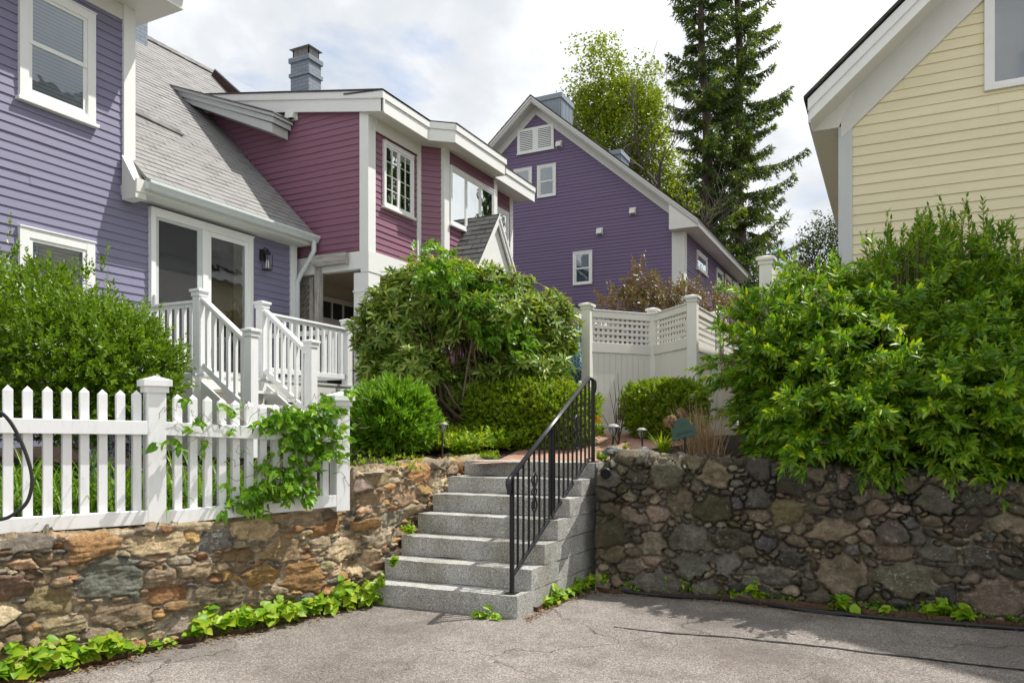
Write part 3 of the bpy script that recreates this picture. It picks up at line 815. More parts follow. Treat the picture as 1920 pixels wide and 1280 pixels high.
m.build('roof', MT['shingle_dk'], maroon)
# second boxed rake running down over the blue roof
m = MB()
r0, r1 = at_y(318, 163, 9.48), at_y(510, 222, 9.48)
m.prism([r0-UP*.10, r1-UP*.08, r1-UP*.24, r0+Vector((.62,0,-.46))], (0, .38, 0))
m.prism([r0+Vector((-.05,-.03,.0)), r1+Vector((.06,-.03,0)), r1+Vector((.06,-.03,-.09)), r0+Vector((-.05,-.03,-.10))], (0, .42, 0))
m.prism([r0+Vector((-.08,-.07,.05)), r1+Vector((.10,-.07,.045)), r1+Vector((.10,-.07,-.005)), r0+Vector((-.08,-.07,0))], (0, .46, 0))
m.build('return_rake', MT['greytrim'], maroon, bevel=.006)
m = MB()
m.prism([r0+Vector((-.10,-.09,.052)), r1+Vector((.12,-.09,.046)), r1+Vector((.12,-.09,.064)), r0+Vector((-.10,-.09,.072))], (0, .5, 0))
m.build('return_rake_roof', MT['shingle'], maroon)
wall_vent(maroon, (-9.18, YM-.016, 7.02), -Y3, X3, .2, 'white')
# windows of the long side
window(maroon, (XM,0,0), Y3, X3, 10.28, 11.16, 5.36, 6.44, 'casement2', trim=.045, glass='glass_hi', muntin=(2, 4), sill=True, sash=.035, label='paired casement window nearest the corner')
window(maroon, (XBAY,0,0), Y3, X3, YB0+.13, YB1-.12, 5.40, 6.46, 'casement3', trim=.045, glass='glass_hi', sash=.035, label='triple casement window on the projecting bay')
window(maroon, (XC_,0,0), Y3, X3, 13.84, 14.78, 4.75, 6.35, 'casement2', trim=.05, glass='glass_hi', muntin=(2, 4), sash=.035, label='paired casement window farthest back')
# chimney with capped flue
m = MB(); cx0, cx1, cy0, cy1 = -11.35, -10.70, 12.6, 13.25
pc = at_y(573, 165, 12.6); cx0 = at_y(545, 150, 12.6).x; cx1 = at_y(579, 150, 12.6).x; ztop = at_y(560, 107, 12.6).z; cy1 = at_x(602, 120, cx1).y
m.box(cx0, cx1, cy0, cy1, 6.8, ztop-.42)
m.box(cx0-.03, cx1+.03, cy0-.03, cy1+.03, ztop-.42, ztop-.34); m.box(cx0, cx1, cy0, cy1, ztop-.34, ztop-.1); m.box(cx0-.035, cx1+.035, cy0-.035, cy1+.035, ztop-.1, ztop)
ch = m.build('chimney', MT['greybrick'], maroon)
m = MB(); mx, my = (cx0+cx1)/2, (cy0+cy1)/2; w = (cx1-cx0)/2-.04; w2 = (cy1-cy0)/2-.04
m.box(mx-w, mx+w, my-w2, my+w2, ztop, ztop+.03)
for k in range(13):
    t = -1+2*k/12
    for s_ in (-1, 1):
        m.box(mx+t*w-.008, mx+t*w+.008, my+s_*w2-.008, my+s_*w2+.008, ztop+.03, ztop+.2); m.box(mx+s_*w-.008, mx+s_*w+.008, my+t*w2-.008, my+t*w2+.008, ztop+.03, ztop+.2)
g = .07; m.raw([(mx-w-g,my-w2-g,ztop+.2),(mx+w+g,my-w2-g,ztop+.2),(mx+w+g,my+w2+g,ztop+.2),(mx-w-g,my+w2+g,ztop+.2),(mx,my,ztop+.34)], [(0,1,4),(1,2,4),(2,3,4),(3,0,4),(3,2,1,0)])
m.build('flue_cap', MT['pewter'], ch)
# small gabled canopy over the side entry
gx = -6.66; ga = Vector((gx, 12.63, 5.66)); gl = Vector((gx, 11.55, 4.20)); gr = Vector((gx, 13.71, 4.20))
back = Vector((XBAY-.25-gx, 0, 0))
shingle_roof('canopy_roof', [gl+Vector((.05,-.05,-.02)), gl+back+Vector((0,-.05,-.02)), ga+back+UP*.03, ga+Vector((.05,0,.03))], 1, MT['shingle_dk'], maroon, row=.13, lift=.012)
shingle_roof('canopy_roof', [gr+back+Vector((0,.05,-.02)), gr+Vector((.05,.05,-.02)), ga+Vector((.05,0,.03)), ga+back+UP*.03], 1, MT['shingle_dk'], maroon, row=.13, lift=.012)
m = MB()
m.prism([gl+Vector((-.03,.03,-.02)), gr+Vector((-.03,-.03,-.02)), ga-UP*.03+Vector((-.03,0,0))], (-.5, 0, 0))
for e in (gl, gr):
    d = (ga-e).normalized(); nn_ = Vector((0, -d.z, d.y)) if e is gl else Vector((0, d.z, -d.y))
    m.prism([e, ga, ga-UP*.17, e-UP*.12-nn_*.04], (.035, 0, 0))
    m.prism([e+UP*.02, ga+UP*.02, ga-UP*.055, e-UP*.055], (.055, 0, 0))
m.build('canopy_gable', MT['white'], maroon)

# weathered trellis in the gap between the blue and maroon houses
tr = thing('trellis', (-9.0, 9.85, 1.4), 'weathered grey timber trellis with diagonal lattice between the two houses', 'trellis')
tb0, tb1 = at_y(590, 470, 9.80), at_y(651, 455, 9.80)
m = MB(); zc = 4.42
m.prism([(tb0.x-.08, 9.74, zc+.09), (tb1.x, 9.74, zc+.09), (tb1.x, 9.74, zc-.09), (tb0.x+.03, 9.74, zc-.09)], (0, .09, 0)); m.build('beam', MT['wood_h'], tr)
tp = at_y(597, 500, 9.84); m = MB(); m.box(tp.x-.05, tp.x+.05, 9.80, 9.9, 1.4, 4.33); m.build('post', MT['wood'], tr)
tp2 = at_y(586, 500, 9.95); m = MB(); m.box(tp2.x-.045, tp2.x+.045, 9.92, 10.0, 1.4, 4.2); m.build('post', MT['wood'], tr)
m = MB(); y0 = 10.05; lx0, lx1 = -9.9, tp2.x-.045
m.box(lx0, lx1, y0-.03, y0+.01, 4.1, 4.22)
def clipseg(a, b):
    # clip a slat to the lattice rectangle
    (xa_, za), (xb_, zb) = a, b; t0, t1 = 0., 1.
    for p_, q_ in ((-(xb_-xa_), xa_-lx0), (xb_-xa_, lx1-xa_), (-(zb-za), za-1.5), (zb-za, 4.1-za)):
        if abs(p_) < 1e-9:
            if q_ < 0: return None
        else:
            r_ = q_/p_
            if p_ < 0: t0 = max(t0, r_)
            else: t1 = min(t1, r_)
    return None if t0 >= t1 else ((xa_+(xb_-xa_)*t0, za+(zb-za)*t0), (xa_+(xb_-xa_)*t1, za+(zb-za)*t1))
for k in range(50):
    o = 1.0+k*.10
    for sgn, yy in ((1, y0), (-1, y0+.012)):
        c_ = clipseg((lx0, o-(.9 if sgn > 0 else 0)), (lx1, o+sgn*(lx1-lx0)-(.9 if sgn > 0 else 0)+(0 if sgn > 0 else .6)))
        if c_: m.beam((c_[0][0], yy, c_[0][1]), (c_[1][0], yy, c_[1][1]), .01, .035, up=(0,0,1))
m.build('lattice', MT['wood'], tr)

# ================================================================ purple house
YP, XP = 22.3, -5.5
purple = thing('purple_house', (-9, YP, 1.6), 'deep purple clapboard house with steep gable and boxed grey chimneys', 'house')
AX, AZ, SP = -10.33, 12.15, .86
def pz(x): return AZ-SP*abs(x-AX)
m = MB()
lap_siding(m, (0,YP,0), X3, -Y3, [[(-16.3,1.5), (XP,1.5), (XP,pz(XP)), (AX,AZ), (-16.3,pz(-16.3))]], .106, 1.0)
lap_siding(m, (XP,0,0), Y3, X3, [[(YP,1.5), (31.2,1.5), (31.2,7.9), (YP,7.9)]], .106, 1.0)
m.prism([(-16.3,YP+.05,1.5), (XP-.05,YP+.05,1.5), (XP-.05,YP+.05,pz(XP)-.1), (AX,YP+.05,AZ-.1), (-16.3,YP+.05,pz(-16.3)-.1)], (0, 31.1-YP, 0))
m.build('wall', MT['purple'], purple)
m = MB()
m.box(XP-.34, XP+.03, YP-.035, YP+.3, 1.5, 7.6); m.build('corner_board', MT['cream_trim'], purple)
m = MB(); m.box(XP-.1, XP+.03, 30.95, 31.25, 1.5, 7.6); m.build('corner_board', MT['cream_trim'], purple)
m = MB(); ov = .38
for sgn, xe in ((1, XP+.52), (-1, -16.8)):
    e = Vector((xe, YP-ov, pz(xe)+.16)); t = Vector((AX, YP-ov, AZ+.16))
    m.prism([e, t, t-UP*.22, e-UP*.22], (0, .04, 0)); m.prism([e+UP*.01, t+UP*.01, t-UP*.09, e-UP*.09], (0, -.03, 0))
    e2 = Vector((xe-sgn*.5, YP-.03, pz(xe-sgn*.5)-.02)); t2 = Vector((AX, YP-.03, AZ-.02))
    m.prism([e2, t2, t2-UP*.30, e2-UP*.30], (0, .024, 0))
    m.prism([e-UP*.18, t-UP*.18, t-UP*.20, e-UP*.20], (0, ov, 0))
ez = pz(XP+.52)
m.box(XP+.49, XP+.53, YP-ov+.007, 31.6, ez-.08, ez+.155); m.box(XP+.53, XP+.56, YP-ov+.003, 31.6, ez+.06, ez+.15)
m.build('rake_board', MT['cream_trim'], purple)
m = MB(); m.box(XP+.03, XP+.49, YP-ov+.04, 31.58, ez-.07, ez-.03); m.prism([(XP+.485, YP-ov+.014, ez-.072), (XP-.34, YP-ov+.014, ez-.072), (XP-.34, YP-ov+.014, pz(XP-.34)+.0), (XP+.485, YP-ov+.014, ez+.1)], (0, ov-.06, 0)); m.build('soffit', MT['offwhite'], purple)
shingle_roof('roof', [(XP+.6, YP-ov-.04, pz(XP+.6)+.175), (XP+.6, 31.6, pz(XP+.6)+.175), (AX, 31.6, AZ+.175), (AX, YP-ov-.04, AZ+.175)], 1, MT['shingle_dk'], purple, row=.2)
shingle_roof('roof', [(-16.8, 31.6, pz(-16.8)+.19), (-16.8, YP-ov-.04, pz(-16.8)+.19), (AX, YP-ov-.04, AZ+.19), (AX, 31.6, AZ+.19)], 1, MT['shingle_dk'], purple, row=.2)
def pwin(l, t, r, b, **kw):
    p, q = at_y(l, t, YP), at_y(r, b, YP); p2, q2 = at_y(r, t, YP), at_y(l, b, YP)
    return window(purple, (0,YP,0), X3, -Y3, p.x, q.x, b if b < 20 else (q.z+q2.z)/2, (p.z+p2.z)/2, **kw)
pwin(1008, 310, 1043, 370, trim=.07, blind=.5, sill=False, frame='white', label='small upper window right of its twin')
pwin(964, 317, 998, 376, trim=.07, blind=.5, sill=False, frame='white', label='upper window partly hidden by the maroon roof')
pwin(1075, 472, 1111, 534, trim=.07, blind=1., sill=False, frame='white', label='lower window with pale closed blind')
# louvred vent
l, r_ = at_y(971, 240, YP), at_y(1039, 232, YP); z1, z0 = at_y(1005, 239, YP).z, at_y(1005, 284, YP).z
m = MB(); w = r_.x-l.x
m.box(l.x, r_.x, YP-.05, YP-.012, z0, z1); m.box(l.x-.02, r_.x+.02, YP-.065, YP-.012, z0-.04, z0)
lv = m.build('louvre_vent', MT['white'], purple)
m = MB()
for c_ in (.25, .75):
    xa_, xb_ = l.x+w*(c_-.17), l.x+w*(c_+.17)
    m.poly([(xa_, YP-.0512, z0+.09), (xb_, YP-.0512, z0+.09), (xb_, YP-.0512, z1-.09), (xa_, YP-.0512, z1-.09)], 1)
    for k in range(10):
        zz = z0+.10+(z1-z0-.2)*k/10
        m.hexa([(xa_,YP-.053,zz+.03),(xb_,YP-.053,zz+.03),(xb_,YP-.075,zz),(xa_,YP-.075,zz),(xa_,YP-.053,zz+.045),(xb_,YP-.053,zz+.045),(xb_,YP-.075,zz+.015),(xa_,YP-.075,zz+.015)], 0)
m.build('louvre_slats', [MT['white'], MT['dark']], lv)
for (px, py) in ((1049, 271), (1187, 396), (1125, 434)):
    p = at_y(px, py, YP); wall_vent(purple, (p.x, YP-.014, p.z), -Y3, X3, .19)
# long side windows
def pxwin(l, t, r, b, kind, **kw):
    p, q = at_x(l, t, XP), at_x(r, b, XP)
    return window(purple, (XP,0,0), Y3, X3, p.y, q.y, q.z, p.z, kind, **kw)
pxwin(1305, 469, 1324, 518, 'fixed', trim=.06, glass='glass_hi', sill=True, label='square window near the corner')
for (l, r2, t, b) in ((1342, 1354, 502, 560), (1358, 1370, 514, 566), (1373, 1385, 527, 572)):
    pxwin(l, t, r2, b, 'fixed', trim=.07, glass='glass', sill=False)
for (x0, x1, y0, y1, zt) in ((-10.8, -9.74, 23.0, 24.0, 12.72), (-9.0, -8.36, 25.0, 25.9, 11.27)):
    m = MB(); m.box(x0, x1, y0, y1, 9.0, zt-.16)
    n_ = 8
    for k in range(n_+1):
        t = k/n_; m.box(x0+(x1-x0)*t-.012, x0+(x1-x0)*t+.012, y0-.012, y0-.001, 9, zt-.16); m.box(x1+.001, x1+.012, y0+(y1-y0)*t-.012, y0+(y1-y0)*t+.012, 9, zt-.16)
    m.box(x0-.04, x1+.04, y0-.04, y1+.04, zt-.16, zt); m.build('chimney_box', MT['greyboard'], purple)
# low wing seen past the rhododendron
m = MB(); wx = -7.5
m.box(-11.5, wx, 17.6, 22.2, 1.5, 4.5); m.build('wing_wall', MT['offwhite'], purple)
m = MB(); m.box(wx, wx+.34, 17.3, 22.2, 4.45, 4.72); m.box(-11.5, wx+.34, 17.26, 17.3, 4.45, 4.72); m.build('wing_fascia', MT['white'], purple)
m = MB(); m.prism([(wx+.40, 17.2, 4.725), (-9.6, 17.2, 5.7), (-11.9, 17.2, 4.725)], (0, 4.9, 0)); m.build('wing_roof', MT['shingle_dk'], purple)
p = at_x(1066, 640, wx); window(purple, (wx,0,0), Y3, X3, p.y-.75, p.y+.75, 2.5, 3.6, 'casement3', trim=.08, muntin=(1, 2), sill=False, label='low white mullioned window of the rear wing')

# ================================================================ yellow house
YY, XY = 11.5, -.617
yellow = thing('yellow_house', (3, YY, 1.5), 'pale yellow clapboard house with white raking eave behind the big shrub', 'house')
SYL = .885
def yz(x): return 5.835+SYL*(x+.4745)     # lower edge of the frieze board
m = MB()
lap_siding(m, (0,YY,0), X3, -Y3, [[(XY,1.2), (6.5,1.2), (6.5,yz(6.5)+.4), (XY,yz(XY)+.4)]], .136, 1.2)
m.prism([(XY,YY+.03,1.2), (6.5,YY+.03,1.2), (6.5,YY+.03,yz(6.5)+.3), (XY,YY+.03,yz(XY)+.3)], (0, 9, 0))
m.build('wall', MT['yellow'], yellow)
m = MB(); m.box(XY-.035, XY+.145, YY-.035, YY+.2, 1.2, 5.85); m.build('corner_board', MT['greytrim'], yellow, bevel=.003)
m = MB()
xa, xb = XY+.0, 6.5
m.prism([(xa,YY-.040,yz(xa)-.02), (xb,YY-.040,yz(xb)), (xb,YY-.040,yz(xb)+.47), (xa,YY-.040,yz(xa)+.46)], (0, .03, 0))
m.build('frieze', MT['cream_trim'], yellow)
oy = .47; sx0 = -.99
fzb = lambda x: 5.84+SYL*(x-sx0)
m = MB()
m.prism([(sx0,YY-oy,fzb(sx0)), (xb,YY-oy,fzb(xb)), (xb,YY-oy,fzb(xb)+.19), (sx0,YY-oy,fzb(sx0)+.19)], (0, .03, 0))
m.prism([(sx0-.02,YY-oy-.025,fzb(sx0)+.135), (xb,YY-oy-.025,fzb(xb)+.15), (xb,YY-oy-.025,fzb(xb)+.31), (sx0-.02,YY-oy-.025,fzb(sx0)+.295)], (0, .054, 0))
m.box(sx0-.02, sx0+.012, YY-oy+.03, YY+9, fzb(sx0)-.01, fzb(sx0)+.28)
m.build('rake_board', MT['white'], yellow, bevel=.003)
m = MB()
m.prism([(sx0+.012,YY-oy+.03,fzb(sx0)+.005), (xb,YY-oy+.03,fzb(xb)+.005), (xb,YY-oy+.03,fzb(xb)+.025), (sx0+.012,YY-oy+.03,fzb(sx0)+.025)], (0, oy-.03, 0))
m.box(sx0+.012, XY-.03, YY-.035, YY+9, fzb(sx0)+.0, fzb(sx0)+.02)
m.prism([(sx0+.012,YY-.034,fzb(sx0)), (XY-.03,YY-.034,fzb(sx0)), (XY+.2,YY-.034,fzb(XY+.2)+.01), (sx0+.012,YY-.034,fzb(sx0)+.02)], (0, -.02, 0))
m.build('soffit', MT['offwhite'], yellow)
m = MB(); m.prism([(sx0-.07,YY-oy-.06,fzb(sx0)+.285), (xb,YY-oy-.06,fzb(xb)+.345), (xb,YY-oy-.06,fzb(xb)+.40), (sx0-.07,YY-oy-.06,fzb(sx0)+.33)], (0, 9.6, 0)); m.build('roof', MT['shingle_dk'], yellow)
p = at_y(1845, 172, YY)
window(yellow, (0,YY,0), X3, -Y3, p.x, p.x+1.25, p.z-.01, p.z+1.5, 'fixed', trim=.085, glass='glass', sill=False, label='wide upper window mirroring the sky', sash=.03)

# ================================================================ far background houses
far = thing('distant_house', cam2w(13.5, 44, 1.5), 'distant grey house with red brick chimney just showing past the purple house', 'house')
m = MB(); c0 = at_d(1392, 575, 44); c1 = at_d(1640, 575, 44)
def camprism(x0, x1, d0, d1, z0, z1, mm): mm.hexa([cam2w(x0,d0,z0), cam2w(x1,d0,z0), cam2w(x1,d1,z0), cam2w(x0,d1,z0), cam2w(x0,d0,z1), cam2w(x1,d0,z1), cam2w(x1,d1,z1), cam2w(x0,d1,z1)])
xl, xr = (1380-960)/FPX*44, (1640-960)/FPX*44
camprism(xl, xr, 44, 52, 1.0, 7.0, m); m.build('wall', MT['offwhite'], far)
m = MB(); zt = EYE+(800-538)/FPX*44
m.hexa([cam2w(xl-.3,43.6,7.0), cam2w(xr,43.6,7.0), cam2w(xr,48.2,zt), cam2w(xl-.3,48.2,zt), cam2w(xl-.3,43.6,7.2), cam2w(xr,43.6,7.2), cam2w(xr,48.2,zt+.2), cam2w(xl-.3,48.2,zt+.2)]); m.build('roof', MT['shingle'], far)
m = MB(); k = 46/FPX; camprism((1492-960)*k, (1511-960)*k, 46, 46.6, 8, EYE+(800-497)*k, m); cb = m.build('chimney', MT['redbrick'], far)
m = MB(); camprism((1489-960)*k, (1514-960)*k, 45.9, 46.7, EYE+(800-497)*k+.001, EYE+(800-491)*k, m); m.build('chimney_cap', MT['greytrim'], cb)
far2 = thing('neighbour_house', cam2w(9, 20, 1.5), 'sliver of a pale house with a peaked eave beside the yellow house corner', 'house')
m = MB(); k = 20/FPX; xq0, xq1, zq = (1572-960)*k, (1700-960)*k, EYE+(800-405)*k
m.hexa([cam2w(xq0,20,1.2), cam2w(xq1,20,1.2), cam2w(xq1*1.3,26,1.2), cam2w(xq0*1.3,26,1.2), cam2w(xq0,20,zq), cam2w(xq1,20,zq), cam2w(xq1*1.3,26,zq), cam2w(xq0*1.3,26,zq)]); m.build('wall', MT['offwhite'], far2)
m = MB(); zt = EYE+(800-408)*k
m.prism([cam2w((1563-960)*k,19.6,zt-.04), cam2w((1563-960)*k,19.6,zt+.08), cam2w((1640-960)*k,19.6,zt+.95), cam2w((1640-960)*k,19.6,zt+.83)], AHEAD*6.6+RIGHT*2.9); m.build('eave', MT['white'], far2)
# ================================================================ numeric noise
def vnoise(x, y, z, seed=0):
    x, y, z = np.asarray(x, float), np.asarray(y, float), np.asarray(z, float)
    xi, yi, zi = np.floor(x).astype(np.int64), np.floor(y).astype(np.int64), np.floor(z).astype(np.int64)
    fx, fy, fz = x-xi, y-yi, z-zi
    fx, fy, fz = fx*fx*(3-2*fx), fy*fy*(3-2*fy), fz*fz*(3-2*fz)
    def h(a, b, c):
        n = (a*374761393+b*668265263+c*2147483647+seed*974711) & 0xffffffff
        n = ((n ^ (n >> 13))*1274126177) & 0xffffffff
        n = ((n ^ (n >> 16))*2246822519) & 0xffffffff
        return ((n ^ (n >> 15)) & 0xffffff)/float(0xffffff)*2-1
    r = 0
    for dx in (0, 1):
        for dy in (0, 1):
            for dz in (0, 1):
                w = (fx if dx else 1-fx)*(fy if dy else 1-fy)*(fz if dz else 1-fz)
                r = r+w*h(xi+dx, yi+dy, zi+dz)
    return r
def fbm(x, y, z, seed=0, o=4, g=.55):
    r, a, f, t = 0, 1., 1., 0
    for k in range(o):
        r = r+a*vnoise(np.asarray(x)*f, np.asarray(y)*f, np.asarray(z)*f, seed+k); t += a; a *= g; f *= 2.03
    return r/t

# ================================================================ steps geometry first: the walls butt against it
A_ST = R(22.3)
E_ST = RIGHT*math.cos(A_ST)-AHEAD*math.sin(A_ST)      # along a tread, to the right
D_ST = RIGHT*math.sin(R(30))+AHEAD*math.cos(R(30))      # into the flight
SW = 1.52
SP_ = []
for (px, py) in ((970,1118),(996,1068),(1021,1021),(1046,975),(1068,935),(1090,900),(1115,868)):
    d = 6.51*(1775-969)/(1775-px); SP_.append(at_d(px, py, d))
def along_path(P, n):
    L = [0.]
    for a, b in zip(P[:-1], P[1:]): L.append(L[-1]+math.dist(a, b))
    s = np.linspace(0, L[-1], n)
    X = np.interp(s, L, [p[0] for p in P]); Y = np.interp(s, L, [p[1] for p in P])
    return s, X, Y
def cam_xy(p): v = Vector(p); return v.dot(RIGHT), v.dot(AHEAD)

def stone_wall(name, path, ztop, mat, parent, palette, mortar, rows=(.08, .2), asp=(1.2, 2.7), res=.0105, bulge=.05, joint=.16, seed=1, back=.30, batter=.06, soft=.09, lp=2.5, tilt=.25, sizes=((.17,.26,40,.80),(.10,.17,90,.80),(.06,.10,220,.78),(.03,.06,700,.66)), mvar=.0, strata=1., hue=(1,1,1)):
    """dense height field of individual fieldstones: each stone has its own face tilt, proudness and colour"""
    rs = np.random.default_rng(seed); rr = random.Random(seed)
    n0 = 400
    s, X, Y = along_path(path, n0)
    k = max(3, int(soft/(s[1]-s[0])))
    ker = np.ones(2*k+1)/(2*k+1)
    X = np.convolve(np.pad(X, k, mode='reflect', reflect_type='odd'), ker, 'valid'); Y = np.convolve(np.pad(Y, k, mode='reflect', reflect_type='odd'), ker, 'valid')
    seg = np.hypot(np.diff(X), np.diff(Y)); s = np.concatenate([[0], np.cumsum(seg)])
    ns = int(s[-1]/res); S = np.linspace(0, s[-1], ns)
    X, Y = np.interp(S, s, X), np.interp(S, s, Y)
    tx, ty = np.gradient(X), np.gradient(Y); tl = np.hypot(tx, ty); tx, ty = tx/tl, ty/tl
    nx, ny = ty, -tx
    zt = np.array([ztop(a, a/s[-1]) for a in S]); zt = zt+.02*fbm(S*2.2, 0*S, 0*S, seed+5)
    zb = -.08; hmax = zt.max()-zb
    nz = int(hmax/res); nb = int(back/res*.6)
    v = np.concatenate([np.linspace(0, 1, nz), np.ones(nb)])
    bk = np.concatenate([np.zeros(nz), np.linspace(0, back, nb+1)[1:]])
    Sg, vg = np.meshgrid(S, v, indexing='ij'); _, bg = np.meshgrid(S, bk, indexing='ij')
    Z = zb+vg*(zt[:, None]-zb); V = Z+bg
    # irregular rubble: large stones first, smaller ones fill what is left
    seeds = []; cell = {}
    Ls, Lz = s[-1], zt.max()+back+.06
    def fits(x, z, a, b, k):
        for (x2, z2, a2, b2, r2) in near(x, z):
            if ((x-x2)/(a+a2))**2+((z-z2)/(b+b2))**2 < k: return False
        return True
    def near(x, z):
        ci, cj = int(x//.4), int(z//.4)
        for i in (-2,-1,0,1,2):
            for j in (-2,-1,0,1,2): yield from cell.get((ci+i, cj+j), ())
    for (ra, rb, tries, k) in sizes:
        for _ in range(int(tries*Ls)):
            x, z = rr.uniform(-.15, Ls+.15), rr.uniform(zb-.05, Lz)
            t = max(0, min(1, (z-zb)/hmax)); a = rr.uniform(ra, rb)*(1.25-.5*t)
            b = a/rr.uniform(*asp)
            if fits(x, z, a, b, k):
                q = (x, z, a, b, rr.uniform(-tilt, tilt)); seeds.append(q); cell.setdefault((int(x//.4), int(z//.4)), []).append(q)
    sd = np.array(seeds); ni = len(sd)
    wx = Sg+.035*fbm(Sg*5, V*5, 0*V, seed+11, 3)+.012*fbm(Sg*22, V*22, 0*V, seed+17, 2); wz = V+.03*fbm(Sg*5, V*5, 0*V+9, seed+12, 3)+.012*fbm(Sg*22, V*22, 0*V+5, seed+18, 2)
    F1 = np.full(Sg.shape, 9.); F2 = np.full(Sg.shape, 9.); I1 = np.zeros(Sg.shape, int)
    for i in range(ni):
        cx, cz, a, b, ro_ = sd[i]; cr_, sr_ = math.cos(ro_), math.sin(ro_)
        i0 = max(0, int((cx-3*a-.1)/res)); i1 = min(ns, int((cx+3*a+.1)/res)+1)
        if i1 <= i0: continue
        sl = np.s_[i0:i1, :]
        dx_, dz_ = wx[sl]-cx, wz[sl]-cz
        D = ((np.abs(dx_*cr_+dz_*sr_)/a)**lp+(np.abs(-dx_*sr_+dz_*cr_)/b)**lp)**(1/lp)
        f1, f2 = F1[sl], F2[sl]
        closer = D < f1
        F2[sl] = np.where(closer, f1, np.minimum(f2, D)); F1[sl] = np.where(closer, D, f1); I1[sl] = np.where(closer, i, I1[sl])
    edge = F2-F1
    m = np.clip((edge-joint*.5)/(joint*.6), 0, 1); m = m*m*(3-2*m)
    m2 = np.clip((edge-joint*.4)/.75, 0, 1)
    du = (wx-sd[I1, 0])/sd[I1, 2]; dv = (wz-sd[I1, 1])/sd[I1, 3]
    tiltu = rs.normal(0, .014, ni)[I1]; tiltv = rs.normal(0, .018, ni)[I1]; pr = rs.uniform(-.022, .030, ni)[I1]
    hgt = m*(bulge*.55+bulge*.45*np.sqrt(m2)+pr+tiltu*du+tiltv*dv)
    hgt = hgt+m*(.009*fbm(Sg*11, V*11, 0*V, seed+21, 4)+.004*fbm(Sg*40, V*40, 0*V, seed+22, 3))
    fac = np.abs(fbm(Sg*6+I1*3.7, V*6+I1*1.3, 0*V, seed+25, 3)); hgt = hgt-m*.026*fac-m*.012*np.abs(fbm(Sg*5+I1*1.9, V*26+I1*4.1, 0*V, seed+26, 3))*strata
    hgt = hgt+(1-m)*.004*fbm(Sg*30, V*30, 0*V, seed+23, 3)
    top = np.clip((V-zt[:, None]+.05)/.10, 0, 1)
    hor = (hgt-batter*(Z/ hmax))*(1-top)
    hor = hor-batter*(Z/hmax)*top
    PX_ = X[:, None]+nx[:, None]*(hor-bg); PY_ = Y[:, None]+ny[:, None]*(hor-bg); PZ_ = Z+hgt*top*.8-.02*top*(1-top)
    P = np.stack([PX_, PY_, PZ_], -1).reshape(-1, 3)
    nv = len(v)
    idx = np.arange(ns*nv).reshape(ns, nv)
    Q = np.stack([idx[:-1, :-1], idx[1:, :-1], idx[1:, 1:], idx[:-1, 1:]], -1).reshape(-1, 4)
    pal = np.array(palette)*np.array(hue); pc = pal[rs.integers(0, len(pal), ni)]*rs.uniform(.62, 1.35, (ni, 1))*rs.uniform(.94, 1.06, (ni, 3))
    mo_ = np.array(mortar)[None, None]*(1+mvar*np.clip(2.2*fbm(Sg*1.7, V*1.7, 0*V, seed+41, 3), -1, 1))[..., None]
    colr = pc[I1]*m[..., None]+mo_*(1-m[..., None])
    vein = fbm(Sg*4+I1*2.1, V*9+I1*5.3, 0*V, seed+31, 4)[..., None]
    colr = colr*(1+.22*vein)
    return np_mesh(name, P, [Q], mat, parent, smooth=True, color=np.clip(colr.reshape(-1, 3), 0, 1))

# ---- left wall: under the picket fence, then turning in beside the steps
LB = [at_z(-420, 1402, 0), at_z(-200, 1338, 0), at_z(0, 1276, 0), at_z(160, 1240, 0), at_z(330, 1204, 0), at_z(500, 1169, 0), at_z(630, 1141, 0)]
sl0 = SP_[0]-E_ST*(SW+.075); sl0.z = 0
slb = SP_[6]-E_ST*(SW+.03)+D_ST*.55; slb.z = 0
LP = [tuple(p.xy) for p in LB]+[tuple((sl0-D_ST*.06-E_ST*.16).xy), tuple((sl0+D_ST*.25-E_ST*.02).xy), tuple((sl0.lerp(slb, .6)).xy), tuple(slb.xy)]
_s, _X, _Y = along_path(LP, 600)
_i = [i for i in range(600) if cam_xy((_X[i], _Y[i], 0))[0]/cam_xy((_X[i], _Y[i], 0))[1]*FPX+960 > 648]
S_UP = _s[_i[0]]
def ztop_l(a, f):
    if a < S_UP-.02: return .885
    t = min(1, (a-S_UP+.02)/.12); t = t*t*(3-2*t)
    return .885+t*(1.235-.885)+max(0, a-S_UP)*.02
lw = thing('stone_wall', (LB[3].x, LB[3].y, 0), 'sunlit tan and rust fieldstone wall under the picket fence and beside the steps', 'stone wall')
stone_wall('fieldstones', LP, ztop_l, MT['stone_l'], lw,
           [(.46,.35,.235), (.38,.295,.205), (.53,.43,.31), (.33,.29,.245), (.42,.245,.135), (.48,.30,.14), (.20,.205,.205), (.42,.35,.275), (.55,.46,.345), (.27,.21,.16), (.43,.35,.255), (.34,.26,.18)], (.56,.49,.38), asp=(1.3,2.9), bulge=.040, joint=.16, seed=4, lp=3.6, tilt=.22, mvar=.25, strata=1.6, hue=(1.14,1.12,1.0))
